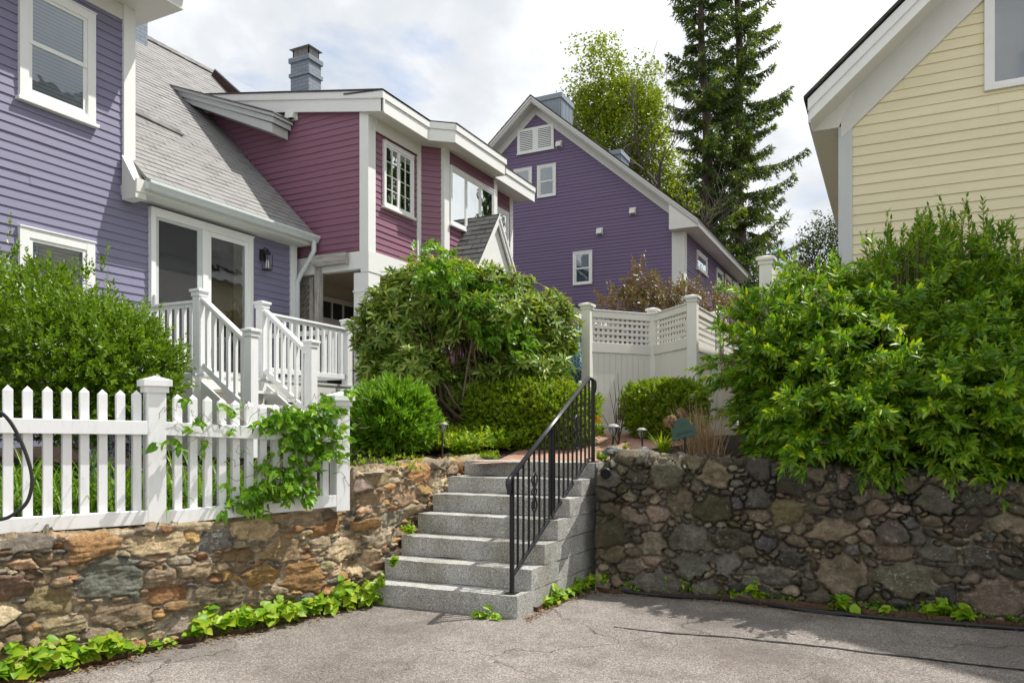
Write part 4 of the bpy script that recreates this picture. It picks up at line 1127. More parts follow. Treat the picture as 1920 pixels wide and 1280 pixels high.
# ---- right wall: dark rounded stones in the shade of the shrub
RB = [at_z(1119, 1104, 0), at_z(1300, 1116, 0), at_z(1600, 1138, 0), at_z(1920, 1166, 0), at_z(2350, 1206, 0), at_z(2900, 1262, 0)]
RP = [tuple(p.xy) for p in RB]
def ztop_r(a, f): return 1.36-.24*min(1, f*1.55)-.20*max(0, 1-a/.22)
rw = thing('stone_wall', (RB[1].x, RB[1].y, 0), 'dark lichen spotted rubble wall in shade right of the granite steps', 'stone wall')
stone_wall('fieldstones', RP, ztop_r, MT['stone_r'], rw,
           [(.12,.112,.086), (.165,.145,.105), (.23,.19,.138), (.24,.19,.135), (.11,.108,.096), (.175,.166,.138), (.32,.27,.20), (.15,.13,.078), (.125,.115,.082)], (.46,.40,.30), asp=(1.0,2.1), bulge=.085, joint=.19, seed=9, soft=.05, lp=2.2, tilt=.5, mvar=.9, strata=.5, sizes=((.15,.22,14,.85),(.09,.15,110,.82),(.055,.09,300,.78),(.03,.06,700,.66)))

def rough_block(mb, c8, step=.06, amp=.006, freq=9., seed=0):
    """box with shared wobbling faces"""
    c8 = [Vector(c) for c in c8]
    quads = [(0,3,2,1),(4,5,6,7),(0,1,5,4),(1,2,6,5),(2,3,7,6),(3,0,4,7)]
    for f in quads:
        a, b, c, d = [c8[i] for i in f]
        nu = max(1, int((b-a).length/step)); nv = max(1, int((d-a).length/step))
        base = len(mb.v)
        for i in range(nu+1):
            for j in range(nv+1):
                p = a.lerp(b, i/nu).lerp(d.lerp(c, i/nu), j/nv)
                o = noise.noise_vector(p*freq+Vector((seed*3.1, 0, 0)))*amp+noise.noise_vector(p*freq*3.1)*amp*.45
                mb.v.append(tuple(p+o))
        for i in range(nu):
            for j in range(nv):
                q = base+i*(nv+1)+j
                mb.f.append((q, q+nv+1, q+nv+2, q+1)); mb.m.append(0)
def rock(mb, c, r, seed, sub=3, flat=.35):
    bm = bmesh.new(); bmesh.ops.create_icosphere(bm, subdivisions=sub, radius=1)
    base = len(mb.v)
    for v in bm.verts:
        p = v.co.copy(); q = Vector((round(p.x*1.6)/1.6, round(p.y*1.6)/1.6, round(p.z*1.6)/1.6)); p = p.lerp(q, flat)
        k = 1+.28*noise.noise(v.co*1.4+Vector((seed*7.3, 1, 2)))+.12*noise.noise(v.co*3.5+Vector((seed, 5, 2)))+.04*noise.noise(v.co*11)
        mb.v.append((c[0]+p.x*k*r[0], c[1]+p.y*k*r[1], c[2]+p.z*k*r[2]))
    bm.verts.index_update()
    for f in bm.faces: mb.f.append(tuple(base+v.index for v in f.verts)); mb.m.append(0)
    bm.free()
def stone_plain(name, c):
    t = M(name)
    f = t.noise(5, 8, .7); g = t.noise(45, 5, .7); l = t.noise(26, 3, .6)
    col = t.ramp(f, [(.3, tuple(k*.5 for k in c)), (.55, c), (.75, tuple(k*1.35 for k in c))])
    col = t.mix(t.math('MULTIPLY', t.ramp(l, [(.6, (0,0,0)), (.68, (1,1,1))]), .6), col, (.5, .5, .45))
    return t.out(col, .85, t.bump(t.math('ADD', f, t.math('MULTIPLY', g, .5)), .8, .03), spec=.2)
MT['rock'] = stone_plain('capstone', (.20, .20, .175))
MT['rock_w'] = stone_plain('capstone_warm', (.36, .30, .23))
caps = [((1152,846,7.95), (.12,.12,.06)), ((1205,862,7.85), (.20,.17,.135)), ((1272,873,7.75), (.21,.18,.12)), ((1335,880,7.7), (.16,.16,.10)), ((1170,868,7.9), (.07,.08,.06)), ((1420,893,7.5), (.2,.17,.09)), ((1520,902,7.35), (.22,.17,.09)), ((1640,912,7.2), (.24,.17,.09))]
for i, ((px, py, d), r) in enumerate(caps):
    m = MB(); rock(m, at_d(px, py, d), r, i+1); m.build('capstone', MT['rock'], rw, smooth=False)
for i, ((px, py, d), r) in enumerate([((842,858,9.25), (.11,.13,.055)), ((797,866,8.6), (.13,.16,.05)), ((745,874,8.0), (.14,.17,.04)), ((693,884,7.45), (.15,.16,.035))]):
    m = MB(); rock(m, at_d(px, py, d), r, i+21, flat=.5); m.build('capstone', MT['rock_w'], lw)
# drain pipe sticking out of the wall
pp = at_d(1136, 887, 7.42); ax_ = (at_d(1136, 887, 7.9)-pp).normalized()
pipe = MB(); pipe.lathe(pp, [(.052,0), (.052,.05), (.056,.055), (.056,.07), (.052,.075), (.052,.5)], 20, axis=ax_)
po = pipe.build('drain_pipe', MT['pipe'], None, smooth=True); tag(po, 'black plastic drain pipe end poking out of the dark stone wall', 'pipe')
pm = MB(); pm.lathe(pp-ax_*.0015, [(.045,0), (.045,.002)], 20, axis=ax_); pm.build('pipe_mouth', MT['pipe_shade'], po)  # black disc stands for the shade inside the open pipe

# ================================================================ granite steps
steps = thing('granite_steps', tuple(SP_[0]), 'flight of seven grey granite steps rising from the asphalt', 'steps')
zprev = -.06
backline = SP_[6]+D_ST*.42
for k, P in enumerate(SP_):
    z1 = P.z; z0 = zprev+.004
    depth_blk = .52 if k < 6 else .40
    a = P.copy(); b = P-E_ST*SW
    m = MB()
    def blk(f0, f1, w0, w1, zz0, zz1, seed):
        p = lambda w, f, z: Vector(((P-E_ST*w+D_ST*f).x, (P-E_ST*w+D_ST*f).y, z))
        rough_block(m, [p(w1,f0,zz0), p(w0,f0,zz0), p(w0,f1,zz0), p(w1,f1,zz0), p(w1,f0,zz1), p(w0,f0,zz1), p(w0,f1,zz1), p(w1,f1,zz1)], .05, .0065, 6, seed)
    blk(0, depth_blk, 0, SW, z0, z1, k)
    m.build('step', MT['granite'], steps, bevel=.006)
    # the courses run on behind, down the open right side
    rest = (backline-P).dot(D_ST)
    if k < 6 and rest > depth_blk+.1:
        m = MB(); blk(depth_blk+.004, rest, .006, SW*.7, z0, z1-.004, k+20); m.build('side_course', MT['granite'], steps, bevel=.006)
    zprev = z1
# ================================================================ terrain
def front_table():
    T = {}
    s, X, Y = along_path(LP, 500)
    pts = [cam_xy((x, y, 0)) for x, y in zip(X, Y)]
    s, X, Y = along_path(RP, 300)
    pr = [cam_xy((x, y, 0)) for x, y in zip(X, Y)]
    a = []
    for x, d in pts: a.append((960+FPX*x/d, d))
    for w in np.linspace(SW, 0, 12):
        p = SP_[6]-E_ST*w+D_ST*.30; x, d = cam_xy(p); a.append((960+FPX*x/d, d))
    last = a[-1][0]
    for x, d in pr:
        q = 960+FPX*x/d
        if q > last+4: a.append((q, d))
    a.sort()
    return np.array([p for p, _ in a]), np.array([d for _, d in a])
FT_P, FT_D = front_table()
def sm(t): t = np.clip(t, 0, 1); return t*t*(3-2*t)
def gz(px, d):
    """height of the raised garden at image column px and depth d"""
    px = np.asarray(px, float); d = np.asarray(d, float)
    t = np.maximum(0, d-np.interp(px, FT_P, FT_D))
    zl = .84+.155*np.minimum(t, 4.2)
    zm = 1.205+.105*np.minimum(t, 3.5)
    zp = 1.25+.14*np.clip(d-8.95, 0, 2.5)
    zr = 1.24-.00019*(px-1120)+.11*np.minimum(t, 3.0)
    z = zl+(zm-zl)*sm((px-610)/70)
    z = z+(zp-z)*sm((px-850)/60)
    z = z+(zr-z)*sm((px-1118)/60)
    return z+.02*fbm(px*.02, d*2.2, 0*d, 3, 3)
def gpoint(px, d):
    p = at_d(px, 800, d); p.z = float(gz(px, d)); return p
cols = np.concatenate([np.arange(-1400, -60, 60), np.arange(-60, 2000, 11), np.arange(2000, 4200, 70)]).astype(float)
offs = np.array([.12, .2, .3, .4, .5, .65, .8, 1, 1.2, 1.45, 1.7, 2, 2.4, 2.8, 3.3, 4, 5, 7, 11, 18, 35, 70, 140])
Vt = []
for px in cols:
    d0 = float(np.interp(px, FT_P, FT_D))
    for o in offs:
        d = d0+o; p = at_d(px, 800, d); Vt.append((p.x, p.y, float(gz(px, d))))
Vt = np.array(Vt); nC, nO = len(cols), len(offs); idx = np.arange(nC*nO).reshape(nC, nO)
Q = np.stack([idx[:-1, :-1], idx[1:, :-1], idx[1:, 1:], idx[:-1, 1:]], -1).reshape(-1, 4)
tag(np_mesh('garden_soil', Vt, [Q], MT['soil'], None, smooth=True), 'raised garden bed of dark mulch and soil', 'soil', kind='structure')
m = MB(); m.box(-400, 400, -400, 400, -.5, -.06); tag(m.build('ground', MT['lawn']), 'rough ground around the site', 'ground', kind='structure')
m = MB(); c4 = [cam2w(-45, -30, 0), cam2w(45, -30, 0), cam2w(45, 11, 0), cam2w(-45, 11, 0)]
m.poly(c4); tag(m.build('driveway', MT['asphalt']), 'sun bleached speckled grey asphalt driveway', 'driveway', kind='structure')
# tar seam across the asphalt
seam = [(1150,1174),(1200,1180),(1260,1186),(1330,1191),(1400,1197),(1480,1204),(1560,1213),(1640,1224),(1720,1233),(1820,1244),(1940,1257),(2100,1276)]
L_, R_ = [], []
rs_ = random.Random(2)
dense = []
for (a, b) in zip(seam[:-1], seam[1:]):
    for t in np.linspace(0, 1, 9)[:-1]: dense.append((a[0]+(b[0]-a[0])*t, a[1]+(b[1]-a[1])*t))
for i, (px, py) in enumerate(dense):
    p = at_z(px, py, .004); w = (.006+.012*min(1, i/20))*(.55+.9*rs_.random())
    o = Vector((noise.noise(p*3)*.03, noise.noise(p*3+Vector((9,0,0)))*.03, 0))
    L_.append(p+o+AHEAD*w); R_.append(p+o-AHEAD*w)
m = MB()
for i in range(len(L_)-1): m.poly([R_[i], R_[i+1], L_[i+1], L_[i]])
tag(m.build('tar_seam', MT['rubber']), 'thin dark tar seam running across the asphalt', 'seam', kind='structure')
# brick path behind the top step
V, nd, nw = [], 26, 14
for i in range(nd+1):
    t = i/nd; d = 8.22+t*3.1
    lp_ = 880+(1015-880)*min(1, t*1.5); rp_ = 1122+(1330-1122)*max(0, min(1, (t-.08)*2.4))
    for j in range(nw+1):
        px = lp_+(rp_-lp_)*j/nw; p = at_d(px, 800, d); V.append((p.x, p.y, max(float(gz(px, d)), SP_[6].z-.03)+.012))
idx = np.arange((nd+1)*(nw+1)).reshape(nd+1, nw+1)
Q = np.stack([idx[:-1, :-1], idx[:-1, 1:], idx[1:, 1:], idx[1:, :-1]], -1).reshape(-1, 4)
tag(np_mesh('brick_path', np.array(V), [Q], MT['brick'], None), 'red brick path leading from the steps to the garden', 'path', kind='structure')
# litter collected at the foot of the walls
def litter(name, pts, lab):
    m = MB()
    for (a, b) in zip(pts[:-1], pts[1:]):
        pass
    n_ = len(pts)
    A = [at_z(px, py, .006) for px, py, w in pts]; B = [at_z(px, py-w, .05) for px, py, w in pts]
    for i in range(n_-1): m.poly([A[i], A[i+1], B[i+1], B[i]])
    tag(m.build(name, MT['litter']), lab, 'litter', kind='stuff')
def wob(pts, k=8, amp=3, seed=1):
    r_ = random.Random(seed); o = []
    for (a, b) in zip(pts[:-1], pts[1:]):
        for i in range(k):
            t = i/k; o.append((a[0]+(b[0]-a[0])*t, a[1]+(b[1]-a[1])*t+r_.uniform(-amp, amp), a[2]+(b[2]-a[2])*t))
    return o+[pts[-1]]
litter('leaf_litter', wob([(-80,1312,20),(150,1256,9),(330,1209,9),(500,1177,9),(640,1144,9),(700,1131,8)]), 'brown leaf litter along the foot of the sunlit wall')
litter('leaf_litter', wob([(1000,1148,9),(1060,1121,10),(1110,1106,8),(1300,1121,10),(1500,1139,11),(1750,1160,10),(1960,1178,10)]), 'dead leaves and grit along the foot of the shaded wall')
# loose leaves
def ground_leaves(name, region, n, lab):
    P = []
    for _ in range(n):
        px, py = region(rng); p = at_z(px, py, .012); P.append(p)
    P = np.array([tuple(p) for p in P]); a = rng.uniform(0, 2*np.pi, n)
    A = np.stack([np.cos(a), np.sin(a), rng.uniform(-.2, .3, n)], 1); N = np.stack([rng.normal(0,.3,n), rng.normal(0,.3,n), np.ones(n)], 1)
    return P, A, N

# ================================================================ iron handrail
rail = thing('iron_handrail', tuple(at_z(960, 1112, SP_[0].z)), 'black wrought iron stair railing with scroll ornaments on the granite steps', 'railing')
RA = at_z(960, 1112, SP_[0].z); RC = at_d(1112, 800, 8.14); RC.z = SP_[6].z+.004
RBm = RA.lerp(RC, .44); RBm.z = SP_[3].z
TA = RA.copy(); TA.z = EYE-92*6.64/FPX+.0; TC = RC.copy(); TC.z = 2.25
T0 = TA+(TA-TC)*.012
hz = lambda t: TA.lerp(TC, t)
tcut = .93
m = MB()
top_end = hz(tcut)
m.beam(T0, top_end, .045, .020); m.tube([T0+UP*.006, top_end+UP*.006], .017, 8)
e_h = Vector((TC.x, TC.y, top_end.z-.01))
m.tube([top_end+UP*.006, top_end.lerp(e_h, .5)+UP*.003, e_h], .019, 8); 
dirh = (e_h-top_end).normalized()
m.tube([e_h, e_h+dirh*.04-UP*.02, e_h+dirh*.05-UP*.07, e_h+dirh*.035-UP*.13], [.02,.023,.022,.018], 8)
fd = (TA-TC); fd.z = 0; fd.normalize()
m.tube([T0+UP*.004, T0+fd*.035-UP*.02, T0+fd*.045-UP*.06, T0+fd*.03-UP*.10, T0+fd*.035-UP*.15], [.019,.025,.027,.022,.017], 10)
m.build('top_rail', MT['iron_rail'], rail, smooth=True)
bt = lambda t: Vector((RA.x+(RC.x-RA.x)*t, RA.y+(RC.y-RA.y)*t, RA.z+.15+(RC.z-.0-RA.z-.15+.04)*t/.93))
m = MB(); m.beam(bt(.0), bt(.93), .035, .014); m.beam(bt(.93), Vector((RC.x, RC.y, bt(.93).z)), .03, .014); m.build('bottom_rail', MT['iron'], rail)
for base, ttop in ((RA, 0.), (RBm, .44), (RC, 1.)):
    m = MB(); zt_ = hz(min(ttop, tcut)).z-.01
    hw_ = .0125 if ttop == .44 else .0165; m.box(base.x-hw_, base.x+hw_, base.y-hw_, base.y+hw_, base.z, zt_)
    m.box(base.x-.05, base.x+.05, base.y-.05, base.y+.05, base.z, base.z+.008)
    m.build('post', MT['iron'], rail)
nb_ = 17
for k in range(1, nb_):
    t = k/nb_
    if abs(t-.44) < .025: continue
    b, c = bt(min(t, .99)), hz(min(t, tcut))
    x, y = RA.x+(RC.x-RA.x)*t, RA.y+(RC.y-RA.y)*t
    m = MB(); m.box(x-.0085, x+.0085, y-.0085, y+.0085, b.z if t < .93 else bt(.93).z, c.z-.012)
    m.build('baluster', MT['iron'], rail)
rd_ = (RC-RA); rd_.z = 0; rd_.normalize()
def scroll(t):
    x, y = RA.x+(RC.x-RA.x)*t, RA.y+(RC.y-RA.y)*t
    zc_ = (bt(t).z+hz(t).z)/2+.03; c0 = Vector((x, y, zc_)); n_ = rd_.cross(UP)
    m = MB()
    for s_ in (-1, 1):
        def curve(z0, z1, w, flip):
            P = []
            for i in range(15):
                u = i/14
                zz = z0+(z1-z0)*u; ww = w*math.sin(math.pi*(u**1.5))*s_
                P.append(c0+UP*zz+rd_*ww+n_*.003)
            # curl in at the broad end
            e = P[-1]
            for i in range(1, 9):
                a = i/8*math.pi*1.25; P.append(e+rd_*(.018*s_*math.sin(a))+UP*((.016-.016*math.cos(a))*(-1 if z1 > z0 else 1)))
            m.tube(P, .0078, 6)
        curve(.015, .175, .052, 1); curve(-.015, -.195, .047, 1)
        P = [c0+rd_*(s_*(.008+.040*math.sin(a)))+UP*(.03*math.cos(a)) for a in np.linspace(0, math.pi, 9)]
        m.tube(P, .0078, 6)
    m.build('scroll_ornament', MT['iron'], rail)
scroll(4/nb_); scroll(13/nb_)

# ================================================================ picket fence
F1 = at_d(290, 800, 5.86); F2 = at_d(637, 800, 6.90); F1.z = F2.z = 0
fdir = (F2-F1).normalized(); fn = Vector((fdir.y, -fdir.x, 0))
fence = thing('picket_fence', (F1.x, F1.y, .9), 'white picket fence with pointed square pickets on top of the sunlit stone wall', 'fence')
def sq(mb, c, w, z0, z1, m=0): mb.obox(Vector((c.x, c.y, (z0+z1)/2)), fdir, fn, UP, w/2, w/2, (z1-z0)/2, m)
for (c, z0, z1) in ((F1, .90, 2.05), (F2, .895, 1.975)):
    m = MB(); sq(m, c, .135, z0, z1-.06); po_ = m.build('post', MT['white_fence'], fence, bevel=.005)
    m = MB(); sq(m, c, .165, z1-.125, z1-.075); sq(m, c, .205, z1-.075, z1-.028)
    h = .1025; V_ = [c+fdir*a*h+fn*b*h+UP*(z1-.0279) for a, b in ((-1,-1),(1,-1),(1,1),(-1,1))]+[c+UP*(z1+.008)]
    m.raw(V_, [(0,1,4),(1,2,4),(2,3,4),(3,0,4)]); m.build('post_cap', MT['white_fence'], po_)
m = MB(); cpt = F1+fn*.045+fdir*-.03
m.obox(Vector((cpt.x, cpt.y, .885)), fdir, fn, UP, .075, .06, .018); m.build('post_base', MT['rubber'], fence, bevel=.01)
F0 = F1-fdir*2.35; F3 = F2
def lerp1(a, b, t): return a+(b-a)*t
secs = [(F0, F1, 18, (1.985, 1.938), (1.745, 1.705), (1.045, 1.02)), (F1, F2, 12, (1.942, 1.795), (1.70, 1.625), (1.005, 1.045))]
for (a, b, n_, tp_, rl_, bl_) in secs:
    e0, e1 = a+fdir*.06, b-fdir*.06
    off = fn*.028
    for (z0_, z1_, hh, nm) in ((rl_[0], rl_[1], .105, 'rail'), (bl_[0], bl_[1], .105, 'rail')):
        m = MB(); m.beam(e0+off+UP*(z0_-hh/2), e1+off+UP*(z1_-hh/2), .075, hh); m.build(nm, MT['white_fence'], fence, bevel=.004)
    for k in range(n_):
        L_f = (b-a).length; t = (1-(.127+.1186*k)/L_f) if n_ == 18 else (.172+.1155*k)/L_f
        c = a.lerp(b, t); w = .058; zt_ = lerp1(*tp_, t); zb_ = lerp1(*bl_, t)-.10
        c = c-fn*.012; zt_ += rs_.uniform(-.006,.006); c = c+fdir*rs_.uniform(-.004,.004)
        m = MB(); sq(m, c, w, zb_+.01, zt_-.035)
        h = w/2; V_ = [c+fdir*p*h+fn*q*h+UP*(zt_-.0349) for p, q in ((-1,-1),(1,-1),(1,1),(-1,1))]+[c+UP*zt_]
        m.raw(V_, [(0,1,4),(1,2,4),(2,3,4),(3,0,4)])
        m.build('picket', MT['white_fence'], fence)

# ================================================================ privacy fences
def gate_post(c, z0, z1, w, parent):
    m = MB(); h = w/2; m.box(c.x-h, c.x+h, c.y-h, c.y+h, z0, z1-.05); o = m.build('post', MT['offwhite'], parent, bevel=.004)
    m = MB(); g = h+.012; m.box(c.x-g, c.x+g, c.y-g, c.y+g, z1-.10, z1-.055); g = h+.032; m.box(c.x-g, c.x+g, c.y-g, c.y+g, z1-.055, z1-.02)
    m.raw([(c.x-g,c.y-g,z1-.0199),(c.x+g,c.y-g,z1-.0199),(c.x+g,c.y+g,z1-.0199),(c.x-g,c.y+g,z1-.0199),(c.x,c.y,z1+.01)], [(0,1,4),(1,2,4),(2,3,4),(3,0,4)])
    m.build('post_cap', MT['offwhite'], o)
def lattice_panel(a, b, z0, z1, parent, diag=False):
    """boarded panel with a square lattice top"""
    a, b = Vector((a.x, a.y, 0)), Vector((b.x, b.y, 0)); d = (b-a); L = d.length; d.normalize(); n = Vector((d.y, -d.x, 0))
    P = lambda u, z, o=0: a+d*u+n*o+UP*z
    def bx(mb, u0, u1, zz0, zz1, o0, o1): mb.hexa([P(u0,zz0,o1), P(u1,zz0,o1), P(u1,zz0,o0), P(u0,zz0,o0), P(u0,zz1,o1), P(u1,zz1,o1), P(u1,zz1,o0), P(u0,zz1,o0)])
    m = MB(); e = .06
    bx(m, e, L-e, z1-.10, z1, -.03, .03); bx(m, e-.0, L-e, z1, z1+.02, -.045, .045); m.build('top_rail', MT['offwhite'], parent, bevel=.004)
    m = MB(); bx(m, e, L-e, z1-.62, z1-.47, -.03, .03); m.build('middle_rail', MT['offwhite'], parent, bevel=.004)
    m = MB(); bx(m, e, L-e, z0, z0+.14, -.03, .03); m.build('bottom_rail', MT['offwhite'], parent, bevel=.004)
    m = MB(); nb = max(4, int((L-.16)/.098)); w = (L-.16)/nb
    for k in range(nb): bx(m, .08+k*w+.002, .08+(k+1)*w-.002, z0+.14, z1-.62, -.012, .012)
    bx(m, .08, L-.08, z0+.14, z1-.62, -.02, -.0125)
    m.build('boards', MT['offwhite'], parent)
    m = MB(); s_ = .087
    k = 0; z = z1-.47+.06
    while z < z1-.12: bx(m, e, L-e, z-.022, z+.022, .002, .012); z += s_
    u = e+.05
    while u < L-e: bx(m, u-.020, u+.020, z1-.47, z1-.10, -.010, .0); u += s_
    m.build('lattice', MT['offwhite'], parent)
pf = thing('privacy_fence', tuple(at_d(1225, 800, 11.7))[:2]+(1.55,), 'tall white board fence with lattice top zigzagging behind the hedges', 'fence')
Q1, Q2, Q3, Q4 = at_d(1101, 800, 11.26), at_d(1225, 800, 11.77), at_d(1299, 800, 10.58), at_d(1346, 800, 12.0)
for q, zt_ in ((Q1, 3.51), (Q2, 3.515), (Q3, 3.51), (Q4, 3.50)): gate_post(q, 1.4, zt_, .135, pf)
lattice_panel(Q1, Q2, 1.56, 3.40, pf); lattice_panel(Q2, Q3, 1.55, 3.40, pf); lattice_panel(Q3, Q4, 1.5, 3.36, pf); lattice_panel(Q4, Q4+(Q4-Q3).normalized()*1.6, 1.5, 3.36, pf)
g_ = thing('side_fence', tuple(at_d(1437, 800, 8.4))[:2]+(1.4,), 'tall white slatted fence with two capped posts rising behind the big shrub', 'fence')
T1, T2 = at_d(1437, 800, 8.4), at_d(1466, 800, 9.15)
gate_post(T1, 1.3, 3.56, .135, g_); gate_post(T2, 1.3, 3.57, .135, g_)
m = MB(); m.beam(T1+Vector((0,0,3.38-EYE)), T2+Vector((0,0,3.42-EYE)), .05, .12); m.build('rail', MT['offwhite'], g_); m = MB(); m.beam(T1+Vector((0,0,1.9-EYE)), T2+Vector((0,0,1.9-EYE)), .05, .12); m.build('rail', MT['offwhite'], g_)
m = MB()
for k in range(7):
    p = T1.lerp(T2, (k+.9)/7.8); m.box(p.x-.02, p.x+.02, p.y-.02, p.y+.02, 1.9, 3.34)
m.build('slats', MT['offwhite'], g_)

# ================================================================ small things
def solar_light(px, d, ztop_px, zbase_px, label, lean=0.0, sc=1.0):
    b = at_d(px, zbase_px, d); t = at_d(px, ztop_px, d); h = t.z-b.z
    o = thing('solar_light', tuple(b), label, 'garden light', 'solar lights beside the path')
    L = RIGHT*lean
    q = lambda f: b+UP*h*f+L*h*f
    m = MB(); m.tube([b-UP*.08-L*.08, q(.62)], .011*sc, 8); m.build('stake', MT['twig_dk'] if sc > 1 else MT['rubber'], o)
    m = MB(); m.lathe(q(.60), [(.014*sc,0), (.03*sc,.03*sc), (.046*sc,.085*sc), (.046*sc,.09*sc)], 14)
    m.build('lantern', MT['glass'], o, smooth=True)
    m = MB()
    for k in range(6):
        a = k/6*2*math.pi; v = Vector((math.cos(a), math.sin(a), 0))
        m.tube([q(.60)+v*.017*sc, q(.60)+v*.033*sc+UP*.03*sc, q(.60)+v*.05*sc+UP*.088*sc], .0035*sc, 5)
    m.build('cage', MT['pewter'], o)
    m = MB(); m.lathe(q(.60)+UP*.088*sc, [(.066*sc,0), (.068*sc,.008*sc), (.05*sc,.02*sc), (.028*sc,.034*sc), (.004,.036*sc)], 18); m.build('cap', MT['pewter'], o, smooth=True)
    return o
solar_light(829, 8.95, 789, 846, 'solar stake light with domed cap in the yellow green ground cover', .02, 1.1)
solar_light(1147, 8.35, 800, 846, 'pewter solar stake light with copper stem at the end of the railing', .12, 1.15)
solar_light(1205, 8.9, 808, 838, 'small dark solar stake light nearest the green sign', -.10, .95)
# sign
sg = at_d(1281, 806, 7.95)
sn = thing('house_sign', tuple(at_d(1284, 852, 7.95)), 'small weathered green arched plaque on a stake in the mulch', 'sign')
un = (RIGHT*.93-AHEAD*.36).normalized(); nn_ = Vector((un.y, -un.x, 0)); tl = math.radians(14)
uu = un*math.cos(tl)+UP*math.sin(tl); vv = UP*math.cos(tl)-un*math.sin(tl)
out = [(-.128,-.085),(.128,-.085),(.128,.03),(.095,.04)]
for a in np.linspace(0, math.pi, 13): out.append((.085*math.cos(a), .055+.075*math.sin(a)))
out += [(-.095,.04),(-.128,.03)]
m = MB(); m.prism([sg+uu*a+vv*b for a, b in out], -nn_*.012); m.build('plaque', MT['signgreen'], sn, bevel=.003)
m = MB(); sb = sg-vv*.085; m.tube([sb-nn_*.006+vv*.01, Vector((sb.x, sb.y, sb.z-.28))], .012, 8); m.build('stake', MT['rubber'], sn)
def text(body, size, pos, parent):
    cu = bpy.data.curves.new('lettering', 'FONT'); cu.body = body; cu.size = size; cu.align_x = 'CENTER'; cu.extrude = .0008
    o = bpy.data.objects.new('lettering', cu); cu.materials.append(MT['signink']); me_ = bpy.data.meshes.new_from_object(o); bpy.data.objects.remove(o); o = bpy.data.objects.new('lettering', me_)
    mx_ = Matrix((( uu.x, vv.x, nn_.x, pos.x), (uu.y, vv.y, nn_.y, pos.y), (uu.z, vv.z, nn_.z, pos.z), (0,0,0,1)))
    COL.objects.link(o); o.parent = parent; o.matrix_parent_inverse = wm(parent).inverted(); o.matrix_basis = mx_
    return o
text('17', .055, sg+vv*.035+nn_*.0016, sn); text('GARDEN', .045, sg-vv*.045+nn_*.0016, sn)
# folded umbrella behind the fence
ub = at_d(1083, 700, 12.4)
um = thing('patio_umbrella', (ub.x, ub.y, 1.6), 'folded teal patterned patio umbrella beside the white fence', 'umbrella')
m = MB(); zb_ = at_d(1083, 712, 12.4).z; zt_ = at_d(1083, 613, 12.4).z
V, n_ = [], 28
rows_ = 16
for i in range(rows_+1):
    t = i/rows_; z = zb_+(zt_-zb_)*t; r_ = (.20*(1-t)+.045)*(1-.35*(t < .12))
    for k in range(n_):
        a = 2*math.pi*k/n_; rr_ = r_*(1+.22*math.cos(a*7+t*2)); V.append((ub.x+rr_*math.cos(a), ub.y+rr_*math.sin(a), z))
m.raw(V, [(i*n_+k, i*n_+(k+1) % n_, (i+1)*n_+(k+1) % n_, (i+1)*n_+k) for i in range(rows_) for k in range(n_)]); m.build('canopy', MT['teal'], um, smooth=True)
m = MB(); m.tube([(ub.x, ub.y, 1.4), (ub.x, ub.y, zt_+.06)], .02, 8); m.build('pole', MT['pewter'], um)
# hoses
def hose(name, pts, r, label, cat, mat='rubber'):
    P = [Vector(p) for p in pts]; Q_ = []
    for i in range(len(P)-1):
        p0, p1, p2, p3 = P[max(i-1,0)], P[i], P[i+1], P[min(i+2,len(P)-1)]
        for t in np.linspace(0, 1, 9)[:-1]:
            Q_.append(.5*((2*p1)+(-p0+p2)*t+(2*p0-5*p1+4*p2-p3)*t*t+(-p0+3*p1-3*p2+p3)*t**3))
    Q_.append(P[-1]); m = MB(); m.tube(Q_, r, 10); return tag(m.build(name, MT[mat], None, smooth=True), label, cat)
hose('garden_hose', [at_d(px, py, d) for px, py, d in ((-90,760,4.5),(-20,768,4.6),(8,778,4.66),(32,812,4.70),(52,860,4.72),(60,900,4.72),(52,938,4.70),(28,962,4.66),(-4,974,4.62),(-90,978,4.5))], .011, 'black hose looping over the left end of the picket fence', 'hose')
hose('cable', [at_z(px, py, .022) for px, py in ((1128,1100),(1180,1109),(1260,1117),(1340,1121),(1420,1130),(1500,1141),(1600,1152),(1700,1161),(1800,1169),(1920,1178),(2100,1192))], .018, 'long black cable lying along the foot of the shaded wall', 'cable')
hose('cable', [at_z(px, py, .05) for px, py in ((1235,1112),(1300,1116),(1360,1121),(1440,1131),(1520,1146),(1580,1152))], .007, 'thin black wire beside the long black cable', 'cable')
hose('stray_stalk', [at_z(1610,1128,.0)+UP*.02, at_z(1625,1128,.0)+UP*.12, at_z(1650,1135,0)+UP*.14, at_z(1672,1142,0)+UP*.03], .003, 'pale dry stalk arching by the foot of the shaded wall', 'stalk', 'wood')
# ================================================================ foliage engine
SHAPES = {
 # (along, across, lift) vertices ; faces
 'rhomb': ([(0,0,0),(.42,.5,.10),(1,0,-.06),(.42,-.5,.10)], [(0,2,1),(0,3,2)], []),
 'lance': ([(0,0,0),(.3,.5,.12),(.7,.36,.02),(1,0,-.14),(.7,-.36,.02),(.3,-.5,.12),(.5,0,-.02)], [(0,6,1),(2,6,3),(4,3,6),(0,5,6)], [(1,6,2,1),(5,4,6,5)]),
 'heart': ([(0,0,0),(-.14,.30,.12),(.10,.56,.22),(.45,.50,.16),(.78,.22,-.02),(1,0,-.10),(.78,-.22,-.02),(.45,-.50,.16),(.10,-.56,.22),(-.14,-.30,.12),(.45,0,-.05)],
           [(0,1,2),(0,2,10),(10,2,3),(10,3,4),(10,4,5),(10,5,6),(10,6,7),(10,7,8),(0,10,8),(0,8,9)], []),
}
SHAPES['lance'] = (SHAPES['lance'][0], [(0,6,1),(1,6,2),(2,6,3),(6,4,3),(5,4,6),(0,5,6)], [])
